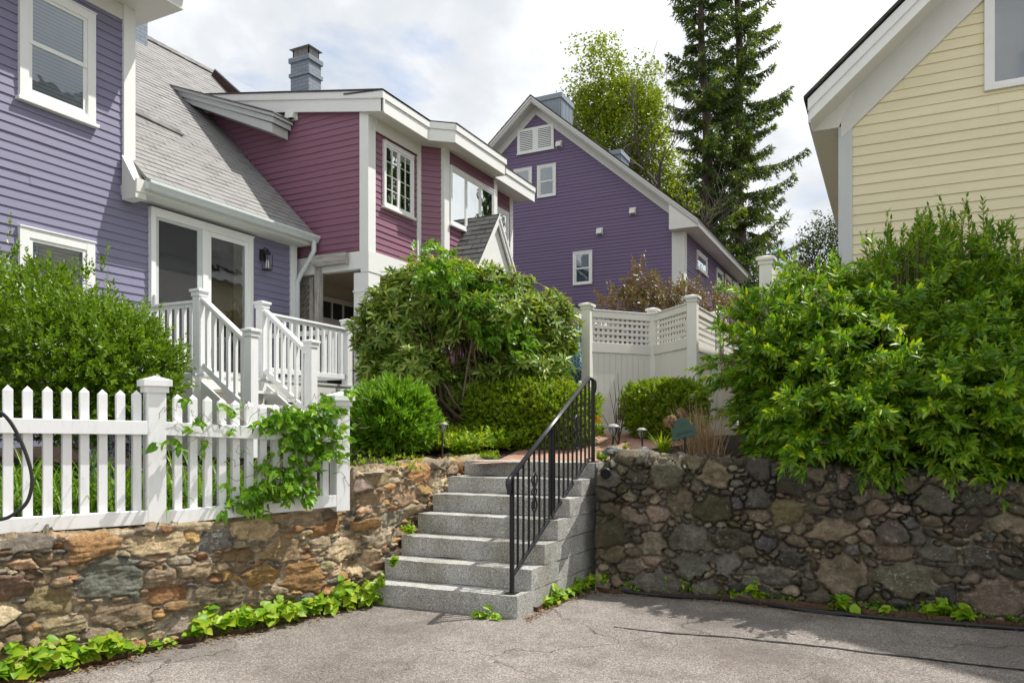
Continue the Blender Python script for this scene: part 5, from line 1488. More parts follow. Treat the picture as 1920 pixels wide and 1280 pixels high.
def unit(a): return a/np.maximum(1e-9, np.linalg.norm(a, axis=-1, keepdims=True))
def leaf_cloud(name, P, A, N, L, W, mat, parent, shape='rhomb', droop=0.):
    P, A, N = np.asarray(P, float), unit(np.asarray(A, float)), np.asarray(N, float)
    S = np.cross(A, N); bad = np.linalg.norm(S, axis=1) < 1e-3; S[bad] = np.cross(A[bad], [0.3, .8, .2]); S = unit(S); N = np.cross(S, A)
    tv, tris, _ = SHAPES[shape]; tv = np.array(tv); k = len(tv); n = len(P)
    L = np.broadcast_to(np.asarray(L, float), (n,)); W = np.broadcast_to(np.asarray(W, float), (n,))
    V = P[:, None, :]+A[:, None, :]*(tv[None, :, 0:1]*L[:, None, None])+S[:, None, :]*(tv[None, :, 1:2]*W[:, None, None])+N[:, None, :]*(tv[None, :, 2:3]*W[:, None, None])
    if droop: V[:, :, 2] -= droop*(tv[None, :, 0]**2)*L[:, None]
    Fc = (np.arange(n)*k)[:, None, None]+np.array(tris)[None]
    return np_mesh(name, V.reshape(-1, 3), [Fc.reshape(-1, 3)], mat, parent)
def strap_cloud(name, P, D, L, W, bend, mat, parent, seg=5):
    """arching blades: P bases, D initial direction, bend = how far they arch over"""
    P, D = np.asarray(P, float), unit(np.asarray(D, float)); n = len(P)
    H = D.copy(); H[:, 2] = 0; H = unit(H); S = np.stack([-H[:, 1], H[:, 0], np.zeros(n)], 1)
    V = []
    for i in range(seg+1):
        t = i/seg; w = W*(1-t**2.2)*(.55+.9*t*(1-t)*2) if i < seg else W*0+.0005
        c = P+D*(L*t)[:, None]+H*(bend*L*t*t*.6)[:, None]; c[:, 2] -= bend*L*t*t*.75
        V += [c-S*w[:, None]*.5, c+S*w[:, None]*.5]
    V = np.stack(V, 1); k = 2*(seg+1)
    q = np.array([(2*i, 2*i+1, 2*i+3, 2*i+2) for i in range(seg)])
    Fc = (np.arange(n)*k)[:, None, None]+q[None]
    return np_mesh(name, V.reshape(-1, 3), [Fc.reshape(-1, 4)], mat, parent, smooth=True)
def shoots(B, D, Ls, k, leaf, pitch=.9, rs=rng, opposite=True, jitter=.25, tipboost=True, curve=.0, start=.12, szr=(.6,1.25)):
    """k leaves on each shoot. returns P, A, N, L, W"""
    n = len(B); D = unit(D)
    R0 = np.cross(D, [0, 0, 1.]); R0[np.linalg.norm(R0, axis=1) < .05] = [1, 0, 0]; R0 = unit(R0); R1 = np.cross(D, R0)
    ph = rs.uniform(0, 2*np.pi, n); P, A, N, L, W = [], [], [], [], []
    for j in range(k):
        if opposite: t = start+(1-start)*((j//2)+.5)/((k+1)//2); az = ph+(j//2)*np.pi/2+(j % 2)*np.pi
        else: t = start+(1-start)*(j+.5)/k; az = ph+j*2.4
        az = az+rs.normal(0, jitter, n)
        rad = R0*np.cos(az)[:, None]+R1*np.sin(az)[:, None]
        el = pitch*(1-.45*t)+rs.normal(0, .15, n)
        a = D*np.cos(el)[:, None]+rad*np.sin(el)[:, None]
        p = B+D*(Ls*t)[:, None]; p[:, 2] -= curve*(Ls*t)**2
        sc = rs.uniform(*szr, n)*(1.0 if not tipboost else (.75+.5*math.sin(math.pi*min(1, t*.95))))
        P.append(p); A.append(a); N.append(D*np.sin(el)[:, None]-rad*np.cos(el)[:, None]*1.+0); L.append(leaf[0]*sc); W.append(leaf[1]*sc)
    N_ = np.concatenate(N); N_ = np.where((N_[:, 2] < 0)[:, None], -N_, N_)
    return np.concatenate(P), np.concatenate(A), N_, np.concatenate(L), np.concatenate(W)
def lump(dirs, freq, amp, seed):
    return 1+amp*fbm(dirs[:, 0]*freq+seed*9.1, dirs[:, 1]*freq+seed*3.3, dirs[:, 2]*freq, seed, 3)*1.6
def shell(n, center, radii, power=2., freq=2.2, amp=.22, seed=1, inner=.62, zmin=-.75, rs=rng, bias=None):
    """points through the outer part of a lumpy super-ellipsoid, with outward directions"""
    out_p, out_d, got = [], [], 0
    while got < n:
        d = unit(rs.normal(0, 1, (n*2, 3)))
        if bias is not None: d = unit(d+np.array(bias)*rs.uniform(0, 1, (n*2, 1)))
        d = d[d[:, 2] > zmin]
        pn = (np.abs(d)**power).sum(1)**(1/power)
        r = lump(d, freq, amp, seed)/pn
        u = inner+(1-inner)*rs.uniform(0, 1, len(d))**.6
        p = d*(r*u)[:, None]*np.array(radii)+np.array(center)
        nn = unit(d/np.array(radii))
        out_p.append(p); out_d.append(nn); got += len(p)
    return np.concatenate(out_p)[:n], np.concatenate(out_d)[:n]
def stems(parent, base, tips, mat, r0=.018, name='stems', wob_=.12, rs=random.Random(4)):
    m = MB()
    for t in tips:
        b = Vector(base)+Vector((rs.uniform(-.15, .15), rs.uniform(-.15, .15), 0)); t = Vector(t); P = []
        for i in range(7):
            u = i/6; p = b.lerp(t, u); p += Vector((noise.noise(p*2.1)*wob_, noise.noise(p*2.1+Vector((5,0,0)))*wob_, 0))*math.sin(math.pi*u)+UP*.12*math.sin(math.pi*u)
            P.append(p)
        m.tube(P, [r0*(1-.75*i/6) for i in range(7)], 5)
    return m.build(name, mat, parent, smooth=True)
def bush(name, label, center, radii, n, sl, k, leaf, mat, shape='rhomb', power=2., freq=2.2, amp=.22, seed=1, inner=.6, up=.35, rnd=.35, zmin=-.75, pitch=.9, opposite=True, group=None, cat='bush', stemmat='twig', nst=14, droop=0., extra=None, lobes=None):
    rs = np.random.default_rng(seed)
    lobes = lobes or [(center, radii, n)]
    center, radii, n = lobes[0]
    base = Vector((center[0], center[1], center[2]-radii[2]*.85))
    root = thing(name, tuple(base), label, cat, group)
    sh_ = [shell(n_, c_, r_, power, freq, amp, seed+i, inner, zmin, rs) for i, (c_, r_, n_) in enumerate(lobes)]
    B = np.concatenate([b for b, _ in sh_]); D = np.concatenate([d for _, d in sh_])
    D = unit(D+np.array([0, 0, up])+rs.normal(0, rnd, D.shape))
    Ls = rs.uniform(sl[0], sl[1], len(B))
    P, A, N, L, W = shoots(B, D, Ls, k, leaf, pitch, rs, opposite)
    if extra:
        for (b2, d2, l2, kk) in extra:
            e = shoots(np.array(b2), np.array(d2), np.array(l2), kk, leaf, pitch, rs, opposite)
            P, A, N, L, W = [np.concatenate(z) for z in zip((P, A, N, L, W), e)]
    leaf_cloud('foliage', P, A, N, L, W, mat, root, shape, droop)
    tips, _ = shell(nst, center, [r*.8 for r in radii], power, freq, amp, seed+1, .8, -.1, rs)
    stems(root, base, [tuple(t) for t in tips], MT[stemmat], .014 if radii[0] < .6 else .022)
    return root
pv = lambda px, py, d: np.array(tuple(at_d(px, py, d)))

# ---------------------------------------------------------------- bushes
# leafy bush at the left, behind the picket fence
ex_b, ex_d, ex_l = [], [], []
for (px, py, dd, h) in [(5,480,7.3,.5),(60,515,7.2,.3),(120,545,7.3,.3),(160,525,7.4,.45),(178,560,7.4,.3),(205,560,7.5,.3),(225,610,7.6,.25),(185,500,7.5,.2),(250,625,7.6,.25),(30,500,7.3,.3),(280,625,7.6,.2),(110,520,7.4,.2)]:
    for q in range(4):
        ex_b.append(pv(px+rng.uniform(-14,14), py+rng.uniform(-10,30), dd)); ex_d.append([rng.normal(0,.25), rng.normal(0,.25), 1]); ex_l.append(h*rng.uniform(.5,1))
bush('leafy_bush', 'big bright green small leaved bush behind the left picket fence', None, None, None, (.10,.24), 12, (.046,.022), MT['lf_holly'], 'rhomb', 2.3, 2.6, .18, 11, .5, .45, .42, -.95, extra=[(ex_b, ex_d, ex_l, 14)],
     lobes=[(pv(20,655,7.35), (.88,1.0,.80), 2400), (pv(150,695,7.4), (.70,.85,.66), 1900), (pv(238,705,7.5), (.36,.5,.50), 900), (pv(-120,600,7.5), (.7,.8,.8), 700)])
# round lance-leaved bush
c = pv(736, 793, 8.9)
bush('lance_leaved_bush', 'dome of fresh green narrow leaved bush right of the fence end post', c, (.43,.43,.36), 1500, (.10,.20), 13, (.085,.018), MT['lf_round'], 'lance', 2.3, 2.5, .14, 21, .5, .75, .3, -.8, .75, opposite=False)
# clipped box hedge behind the railing
c = pv(996, 783, 10.3)
bush('box_hedge', 'large clipped rounded box hedge left of the white fence', c, (.90,.62,.46), 7800, (.05,.11), 12, (.033,.018), MT['lf_box'], 'rhomb', 3.2, 3.0, .10, 31, .62, .35, .5, -.95, cat='hedge')
c = pv(1247, 768, 10.2)
bush('box_hedge', 'smaller clipped box hedge in front of the zigzag white fence', c, (.53,.42,.36), 3600, (.05,.11), 12, (.033,.018), MT['lf_box'], 'rhomb', 3.2, 3.0, .10, 33, .62, .35, .5, -.95, cat='hedge')
# rhododendron
def whorls(B, D, k, leaf, rs, el0=1.15):
    n = len(B); D = unit(D); R0 = unit(np.cross(D, rs.normal(0, 1, (n, 3)))); R1 = np.cross(D, R0); ph = rs.uniform(0, 6.28, n)
    P, A, N, L, W = [], [], [], [], []
    for j in range(k):
        az = ph+j*2*np.pi/k+rs.normal(0, .22, n); rad = R0*np.cos(az)[:, None]+R1*np.sin(az)[:, None]
        el = el0+rs.normal(0, .28, n)
        a = D*np.cos(el)[:, None]+rad*np.sin(el)[:, None]; s_ = rs.uniform(.6, 1.2, n)
        P.append(B+D*rs.uniform(-.03, .02, (n, 1))); A.append(a); N.append(D*np.sin(el)[:, None]-rad*np.cos(el)[:, None]); L.append(leaf[0]*s_); W.append(leaf[1]*s_)
    return [np.concatenate(z) for z in (P, A, N, L, W)]
rs = np.random.default_rng(41)
rh = thing('rhododendron', tuple(at_d(880, 790, 10.9)), 'huge rhododendron with leathery leaf whorls and spent blossoms before the maroon house', 'shrub')
lobes = [(pv(800,572,10.9), (.82,.75,.62), 700), (pv(905,592,10.7), (.95,.8,.72), 850), (pv(1000,625,10.9), (.62,.65,.60), 560), (pv(735,630,10.6), (.50,.55,.62), 420), (pv(770,690,10.3), (.55,.5,.35), 300), (pv(960,690,10.6), (.9,.5,.28), 360), (pv(860,540,10.9), (.55,.5,.35), 260), (pv(722,700,10.5), (.34,.4,.36), 200), (pv(870,735,10.9), (.9,.4,.30), 300)]
Ls_ = []; tips = []; bl = []
for i, (c, r_, n_) in enumerate(lobes):
    B, D = shell(n_, c, r_, 2., 2.6, .25, 50+i, .58, -.6, rs)
    D = unit(D+np.array([0,0,.45])+rs.normal(0,.3,D.shape)); Ls_.append(whorls(B, D, 9, (.140,.038), rs)); tips += [tuple(p) for p in B[::45]]
    up_ = (B[:, 2] > c[2]+r_[2]*.35); bl.append((B[up_][::5], D[up_][::5]))
Z = [np.concatenate(z) for z in zip(*Ls_)]
leaf_cloud('foliage', *Z, MT['lf_rhodo'], rh, 'lance', .10)
Bb = np.concatenate([b for b, _ in bl]); Db = np.concatenate([d for _, d in bl])
leaf_cloud('spent_blossoms', *whorls(Bb+Db*.05, Db, 10, (.05,.014), rs, .7), MT['lf_bud'], rh, 'rhomb')
stems(rh, tuple(at_d(860, 815, 10.8)), tips, MT['twig'], .022, 'branches', .22)
stems(rh, tuple(at_d(905, 812, 10.6)), tips[::3], MT['twig'], .026, 'branches', .3)
# climber arching over the rhododendron
vn = thing('climbing_vine', tuple(at_d(880, 690, 10.2)), 'pale fresh green climber arching over the top of the rhododendron', 'vine')
B, D, Ls = [], [], []
spine = [(790,500),(820,505),(850,520),(880,540),(900,565),(920,590),(940,615),(955,640),(870,580),(885,620),(800,520),(830,545),(905,610),(800,475)]
for (px, py) in spine:
    for q in range(9):
        B.append(pv(px+rng.uniform(-22,22), py+rng.uniform(-18,18), 10.0+rng.uniform(-.15,.3))); v = RIGHT*rng.uniform(.0,.9)+UP*rng.uniform(-.7,.5)-AHEAD*rng.uniform(0,.5); D.append(tuple(v)); Ls.append(rng.uniform(.15,.4))
P, A, N, L, W = shoots(np.array(B), np.array(D), np.array(Ls), 12, (.085,.045), 1.0, rng, False)
leaf_cloud('foliage', P, A, N, L, W, MT['lf_vine'], vn, 'lance', .25)
m = MB()
m.tube([at_d(868,745,10.2), at_d(876,690,10.15), at_d(885,640,10.1), at_d(870,590,10.1), at_d(840,540,10.1), at_d(800,500,10.1)], [.014,.013,.011,.010,.008,.005], 6); m.build('stem', MT['twig'], vn)

# vine on the picket fence
fv = thing('fence_vine', (F2.x, F2.y, 1.0), 'green broad leaved vine climbing over the right end of the picket fence', 'vine')
B, D, Ls = [], [], []
fp = lambda t, z, o: F1+(F2-F1)*t+fn*o+UP*z
for (t0, t1, z0, z1, n_) in [(.52,.93,1.60,1.84,64), (.60,.86,1.35,1.62,36), (.45,.76,1.02,1.32,56), (.80,.93,1.25,1.70,14), (.33,.50,1.03,1.13,14), (.03,.40,1.5,1.95,10), (.93,.99,1.86,2.0,3)]:
    for _ in range(n_):
        p = fp(rng.uniform(t0, t1), rng.uniform(z0, z1), rng.uniform(.0,.16)); B.append(tuple(p))
        v = fn*rng.uniform(.1,.9)+fdir*rng.normal(0,.6)+UP*rng.uniform(-.7,.45); D.append(tuple(v)); Ls.append(rng.uniform(.08,.24))
P, A, N, L, W = shoots(np.array(B), np.array(D), np.array(Ls), 5, (.062,.044), 1.0, rng, False)
leaf_cloud('foliage', P, A, N, L, W, MT['lf_vine'], fv, 'heart', .25)
m = MB(); rr = random.Random(8)
for _ in range(26):
    t = rr.uniform(.0, .95); z = rr.uniform(1.1, 1.8); P_ = []
    for i in range(9):
        P_.append(fp(t, z, .06+rr.uniform(0,.05))); t += rr.uniform(-.02,.05); z += rr.uniform(-.07,.07)
    m.tube(P_, .0022, 4)
m.build('tendrils', MT['twig'], fv)

# big shrub on the right
rs = np.random.default_rng(61)
bs = thing('shrub', tuple(at_d(1640, 880, 8.2)), 'enormous bright green leafy shrub spilling over the shaded stone wall', 'shrub')
lob = [(pv(1590,700,8.1), (1.30,1.05,.98), 2300), (pv(1810,700,8.0), (1.35,1.1,1.15), 2700), (pv(1750,585,8.6), (1.0,.9,.70), 1500), (pv(1500,672,8.2), (.62,.75,.66), 900), (pv(1690,800,7.35), (1.35,.75,.62), 1900), (pv(1880,790,7.1), (1.2,.75,.75), 1700), (pv(1560,800,7.75), (.62,.6,.48), 700), (pv(2060,690,8.0), (1.3,1.1,1.3), 1300), (pv(1575,640,8.5), (.70,.7,.50), 700)]
def sprays(lob, per, rs, seed, Lr, nsub, sub, k, leaf, droop=.27, up=.35, lat=.8, amp=.2, inner=.35, zfloor=None):
    """arching branches carrying flat sprays of leafy side shoots"""
    Bs, Ds, Ls, tw = [], [], [], []
    for i, (c, r_, n_) in enumerate(lob):
        nb = max(8, int(n_*per)); B, D = shell(nb, c, r_, 2.2, 2.0, amp, seed+i, inner, -.7, rs)
        B = np.array(c)+(B-np.array(c))*.72
        D = unit(D+np.array([0,0,up])+rs.normal(0,.3,D.shape)); L = rs.uniform(*Lr, nb)*rs.choice([.7,1.,1.25], nb)
        for q in range(nsub):
            t = .25+.75*(q+rs.uniform(0,1,nb))/nsub
            p = B+D*(L*t)[:, None]; p[:, 2] -= droop*L*t*t
            tg = D.copy(); tg[:, 2] -= 2*droop*t; tg = unit(tg)
            sd = unit(np.cross(tg, [0,0,1.])); sg = np.where(rs.random(nb) < .5, -1, 1)[:, None]
            dd = unit(tg*.75+sd*sg*lat*(1.15-t)[:, None]+rs.normal(0,.18,tg.shape))
            Bs.append(p); Ds.append(dd); Ls.append(rs.uniform(*sub, nb)*(1.15-.35*t))
        tw += [(B[j], D[j], L[j]) for j in range(0, nb, 6)]
    return np.concatenate(Bs), np.concatenate(Ds), np.concatenate(Ls), tw
B, D, Ls, tw = sprays(lob, .105, rs, 70, (.33,.68), 9, (.12,.26), 11, (.076,.026))
kk = B[:, 2] > 1.30-rs.exponential(.10, len(B)); B, D, Ls = B[kk], D[kk], Ls[kk]
P, A, N, L, W = shoots(B, D, Ls, 11, (.078,.026), .95, rs)
fill = [shell(int(n_*.22), c, [q*.8 for q in r_], 2.2, 2.0, .2, 170+i, .5, -.85, rs) for i, (c, r_, n_) in enumerate(lob)]
e = shoots(np.concatenate([b for b, _ in fill]), unit(np.concatenate([d for _, d in fill])+rs.normal(0,.5,(sum(len(b) for b, _ in fill),3))), rs.uniform(.12,.3,sum(len(b) for b, _ in fill)), 10, (.07,.026), .95, rs)
P, A, N, L, W = [np.concatenate(z) for z in zip((P, A, N, L, W), e)]
# tall whips standing above the crown
wb, wd, wl = [], [], []
for _ in range(130):
    px = rs.choice([rs.uniform(1630,1860), rs.uniform(1540,1920), rs.uniform(1340,1560)], p=[.5,.3,.2]); py = np.interp(px, [1340,1450,1560,1660,1750,1860,1920], [640,565,530,505,470,480,500])+rs.uniform(-25,40)
    wb.append(pv(px, py, rs.uniform(7.7,8.6))); wd.append([rs.normal(0,.16), rs.normal(0,.16), 1]); wl.append(rs.uniform(.2,.55)*(1 if px > 1620 else .55))
e = shoots(np.array(wb), np.array(wd), np.array(wl), 18, (.075,.024), .8, rs)
P, A, N, L, W = [np.concatenate(z) for z in zip((P, A, N, L, W), e)]
leaf_cloud('foliage', P, A, N, L, W, MT['lf_big'], bs, 'lance', .12)
m = MB()
for b, d, l in tw: b = Vector(b); d = Vector(d); m.tube([b-d*.15, b+d*(l*.5)-UP*(.27*l*.25), b+d*l-UP*(.27*l)], [.006,.004,.002], 4, cap=False)
for b, d, l in zip(wb, wd, wl):
    b = Vector(b); m.tube([b-UP*.25, b, b+Vector(d).normalized()*l], [.006,.005,.002], 4)
m.build('shoots', MT['twig'], bs)
tips = [tuple(p) for p in B[::260]]
stems(bs, tuple(at_d(1660, 870, 8.2)), tips, MT['twig'], .028, 'branches', .25)
stems(bs, tuple(at_d(1850, 885, 7.9)), tips[::2], MT['twig'], .028, 'branches', .25)

# ---------------------------------------------------------------- low planting
def patch(name, label, region, n, leafn, leaf, mat, shape='rhomb', hgt=(.05,.18), kind=None, cat='plant', group=None, spread=.9, parent=None, droop=.1, stalk=True, seed=5, pitch=1.1):
    rs = np.random.default_rng(seed); B, D, Ls = [], [], []
    for _ in range(n):
        b, h = region(rs); B.append(tuple(b)); D.append((rs.normal(0,spread*.4), rs.normal(0,spread*.4), 1)); Ls.append(h*rs.uniform(*hgt) if h != 1 else rs.uniform(*hgt))
    P, A, N, L, W = shoots(np.array(B), np.array(D), np.array(Ls), leafn, leaf, pitch, rs, False, start=.45)
    o = leaf_cloud(name, P, A, N, L, W, mat, parent, shape, droop)
    if not parent:
        if kind: tag(o, label, cat, None, kind)
        else: tag(o, label, cat, group)
    return o
def area(px0, px1, d0f, d1f):
    def f(rs):
        px = rs.uniform(px0, px1); d = rs.uniform(d0f(px), d1f(px)); p = at_d(px, 800, d); p.z = float(gz(px, d)); return p, 1
    return f
patch('ground_cover', 'low yellow green ground cover under the hedge and rhododendron', area(775, 990, lambda p: 9.15+max(0,(p-880))*.006, lambda p: 10.9), 1500, 9, (.078,.032), MT['lf_cover'], 'lance', (.12,.32), kind='stuff', cat='ground cover', seed=15)
patch('ground_cover', 'tiny yellow stonecrop edging the top of the steps', area(845, 935, lambda p: 9.0, lambda p: 9.45), 420, 8, (.018,.009), MT['lf_cover'], 'rhomb', (.02,.07), kind='stuff', cat='ground cover', seed=16)
patch('ground_cover', 'scattered small weeds on the soil behind the fence end post', area(655, 790, lambda p: 7.6, lambda p: 9.0), 180, 7, (.03,.016), MT['lf_cover'], 'rhomb', (.02,.10), kind='stuff', cat='ground cover', seed=18)
patch('yellow_seedlings', 'tuft of yellow green seedlings beside the pewter stake light', lambda rs: (lambda px, d: (Vector((at_d(px,800,d).x, at_d(px,800,d).y, float(gz(px,d))+.02)), 1))(rs.uniform(1120,1168), rs.uniform(8.2,8.6)), 60, 8, (.035,.022), MT['lf_cover'], 'heart', (.05,.14), seed=19)
# strap leaved lilies behind the fence
rs = np.random.default_rng(81)
for (px0, px1, n_, lab) in ((-60, 300, 620, 'bed of arching lily leaves behind the left fence section'), (300, 520, 260, 'arching lily leaves behind the right fence section')):
    B, D, L_ = [], [], []
    for _ in range(n_):
        px = rs.uniform(px0, px1); d = rs.uniform(np.interp(px, FT_P, FT_D)+.45, np.interp(px, FT_P, FT_D)+1.5)
        p = at_d(px, 800, d); B.append((p.x, p.y, float(gz(px, d))-.02)); D.append((rs.normal(0,.35), rs.normal(0,.35), 1)); L_.append(rs.uniform(.35,.78))
    L_ = np.array(L_)
    o = strap_cloud('lilies', B, D, L_, rs.uniform(.014,.026,n_), rs.uniform(.2,.95,n_), MT['lf_strap'], None); tag(o, lab, 'lily bed')
for i, (px, py, d, h) in enumerate(((208,880,6.45,.42),(243,868,6.6,.46),(172,890,6.4,.30))):
    b = at_d(px, py+20, d); fl = thing('purple_flower_spike', tuple(b), ['purple flower spike showing between the seventh and eighth pickets', 'tallest purple flower spike just left of the fence post', 'small purple flower spike left of its two taller fellows'][i], 'flower', 'purple flower spikes behind the fence')
    n_ = 130; t = rs.uniform(0, 1, n_); a = rs.uniform(0, 6.28, n_); P = np.array(tuple(b))+np.stack([np.cos(a)*.016*(1-.6*t), np.sin(a)*.016*(1-.6*t), t*h], 1); A = np.stack([np.cos(a), np.sin(a), np.full(n_, .5)], 1)
    leaf_cloud('blossom', P, A, np.tile([0,0,1.], (n_,1)), rs.uniform(.018,.028,n_), rs.uniform(.010,.016,n_), MT['lf_purple'], fl, 'rhomb')
    m = MB(); m.tube([b-UP*.5, b+UP*h*.95], .003, 5); m.build('stalk', MT['lf_strap'], fl)
# heart leaved weeds along the walls: separate clumps
def weed(px0, px1, pyf, n, label, hgt=(.08,.30), leaf=(.074,.066), dep=.16, seed=1, mat='lf_weed'):
    rs = np.random.default_rng(seed); B, D, Ls = [], [], []
    mid = at_z((px0+px1)/2, pyf((px0+px1)/2), 0)
    root = thing('heart_leaved_weed', tuple(mid), label, 'weed', 'heart leaved weeds along the walls')
    for _ in range(n):
        px = rs.uniform(px0, px1); e = min(1, min(px-px0, px1-px)/18+.35); p = at_z(px, pyf(px), 0)+AHEAD*rs.uniform(0,dep)
        B.append((p.x, p.y, -.005)); D.append((rs.normal(0,.35), rs.normal(0,.35), 1)); Ls.append(rs.uniform(*hgt)*e*(.6+.6*noise.noise(Vector((px*.03,seed,0)))+.25))
    B, D, Ls = np.array(B), np.array(D), np.array(Ls)
    P, A, N, L, W = shoots(B, D, Ls, 4, leaf, 1.25, rs, False, start=.55, szr=(.4,1.3))
    A[:, 2] = A[:, 2]*.5-.1; A = unit(A)+np.array(tuple(-AHEAD+RIGHT*.3))*rs.uniform(-.1,.7,(len(P),1)); A[:,2] -= rs.uniform(0,.5,len(P)); N = np.stack([rs.normal(0,.3,len(P)), rs.normal(0,.3,len(P)), np.ones(len(P))], 1)+np.array(tuple(-AHEAD+RIGHT*.4))*.55
    leaf_cloud('leaves', P, A, N, L, W, MT[mat], root, 'heart', .15)
    m = MB()
    for b, d, l in zip(B[::1], D, Ls): b = Vector(b); m.tube([b, b+Vector(unit(np.array(d)))*float(l)], .0022, 4, cap=False)
    m.build('stalks', MT['lf_weed'], root)
line = lambda *pts: (lambda px: float(np.interp(px, [p[0] for p in pts], [p[1] for p in pts])))
base_l = line((-80,1316),(0,1290),(150,1254),(330,1212),(500,1178),(640,1146),(700,1130))
weed(-40, 150, base_l, 62, 'clump of heart shaped leaves in the lower left corner below the wall', seed=101)
weed(165, 235, base_l, 15, 'small heart leaved clump a little right of the lower left corner', (.12,.24), seed=102)
weed(238, 320, base_l, 22, 'sparse short weeds in the gap of the clumps below the big boulder', (.04,.11), (.035,.03), seed=103)
weed(345, 425, base_l, 20, 'heart leaved clump below the rust coloured stone', (.10,.26), seed=104)
weed(415, 520, base_l, 36, 'heart leaved clump in the middle of the sunlit wall foot', (.12,.26), seed=105)
weed(510, 655, base_l, 66, 'longest heart leaved clump near the steps', (.12,.24), seed=106)
weed(640, 712, line((640,1146),(715,1136)), 30, 'heart leaved clump touching the left end of the bottom step', (.10,.30), seed=107)
weed(893, 938, line((893,1158),(938,1163)), 9, 'tiny heart leaved sprig in front of the bottom step', (.05,.11), (.05,.045), .02, seed=108)
weed(1022, 1060, line((1022,1142),(1060,1126)), 16, 'heart leaved clump at the right corner of the steps, nearer one', (.08,.17), (.055,.05), .06, seed=109)
weed(1058, 1100, line((1058,1126),(1100,1108)), 20, 'heart leaved clump at the right corner of the steps, farther one', (.10,.19), (.055,.05), .06, seed=110)
weed(1098, 1190, line((1098,1106),(1190,1108)), 55, 'shaded heart leaved clump where the dark wall meets the steps', (.10,.26), (.065,.06), .1, seed=111)
weed(1225, 1330, line((1225,1112),(1330,1119)), 46, 'ragged weeds with narrow leaves below the dark wall', (.08,.28), (.09,.028), .10, seed=112)
weed(1370, 1440, line((1370,1123),(1440,1130)), 26, 'low weeds of the dark wall foot, left of its three leaf sprig', (.08,.24), (.07,.04), .10, seed=113)
weed(1560, 1600, line((1560,1146),(1600,1150)), 9, 'three leaf weed sprig in the middle of the dark wall foot', (.10,.22), (.07,.062), .08, seed=114)
weed(1640, 1680, line((1640,1152),(1680,1156)), 10, 'low sprig between the two right weed clumps', (.06,.16), (.06,.045), .08, seed=116)
weed(1740, 1830, line((1740,1158),(1830,1168)), 30, 'rightmost heart leaved clump below the dark wall', (.08,.22), (.07,.06), .06, seed=115)
# weeds sprouting from the steps' left edge
rs = np.random.default_rng(120)
for i, (px, py, d, lab) in enumerate(((738,1062,7.0,'sprig between the second step and the warm wall'), (712,1100,6.95,'sprig at the left end of the bottom tread'), (858,884,8.9,'sprig beside the top step'), (766,1000,7.55,'sprig beside the fourth step'))):
    b = at_d(px, py, d); B = np.array([tuple(b)]*7)+rs.normal(0,.015,(7,3)); Dv = np.array([(rs.normal(0,.4), rs.normal(0,.4), 1) for _ in range(7)])
    o = leaf_cloud('step_weed', *shoots(B, Dv, rs.uniform(.05,.12,7), 5, (.045,.034), 1.1, rs, False), MT['lf_weed'], None, 'heart', .1); tag(o, 'small green '+lab, 'weed')
# dry ornamental grass
gb = gpoint(1322, 8.35)
dg = thing('dry_grass_clump', tuple(gb), 'clump of tan dead grass stalks at the foot of the big shrub', 'grass clump')
n_ = 300; B = np.array(tuple(gb))+np.stack([rs.normal(0,.10,n_), rs.normal(0,.10,n_), np.zeros(n_)], 1); D = np.stack([rs.normal(0,.26,n_), rs.normal(0,.26,n_), np.ones(n_)], 1)+np.array(tuple(-RIGHT))*.18
strap_cloud('stalks', B, D, rs.uniform(.3,.78,n_), rs.uniform(.006,.011,n_), rs.uniform(0,.18,n_), MT['lf_dry'], dg, 3)
# fallen straw
n_ = 90; B = np.array(tuple(gb))+np.stack([rs.normal(0,.28,n_), rs.normal(0,.2,n_), np.full(n_,.02)], 1); a = rs.uniform(0,6.28,n_); D = np.stack([np.cos(a), np.sin(a), rs.uniform(0,.25,n_)], 1)
strap_cloud('fallen_straw', B, D, rs.uniform(.15,.4,n_), rs.uniform(.005,.009,n_), rs.uniform(0,.1,n_), MT['lf_dry'], dg, 2)
# dried hydrangea heads
for i, (px, py, d, lab) in enumerate(((1258,790,8.5,'larger dried tan flower head left of the green sign'), (1277,776,8.6,'smaller dried tan flower head above the green sign'))):
    c = pv(px, py, d); hd = thing('dried_flower_head', tuple(c-np.array([0,0,.3])), lab, 'flower head', 'dried flower heads')
    B, Dd = shell(260, c, (.085-.02*i,.085-.02*i,.07), 2., 3., .2, 130+i, .7, -1, rs); N = Dd; A = unit(np.cross(Dd, rs.normal(0,1,Dd.shape)))
    leaf_cloud('florets', B, A, N, .026, .022, MT['lf_bud'], hd, 'rhomb')
    m = MB(); m.tube([Vector(c), Vector(c)-UP*.2+RIGHT*.03, Vector(c)-UP*.42+RIGHT*.06], .005, 5); m.build('stalk', MT['twig'], hd)
# bright leafy perennial by the sign
gb2 = gpoint(1243, 8.75); n_ = 46
o = strap_cloud('perennial', np.array(tuple(gb2))+rs.normal(0,.02,(n_,3)), np.stack([rs.normal(0,.5,n_), rs.normal(0,.5,n_), np.ones(n_)*.9], 1), rs.uniform(.14,.34,n_), rs.uniform(.02,.034,n_), rs.uniform(.1,.6,n_), MT['lf_weed'], None); tag(o, 'tuft of pointed yellow green leaves left of the green sign', 'plant')
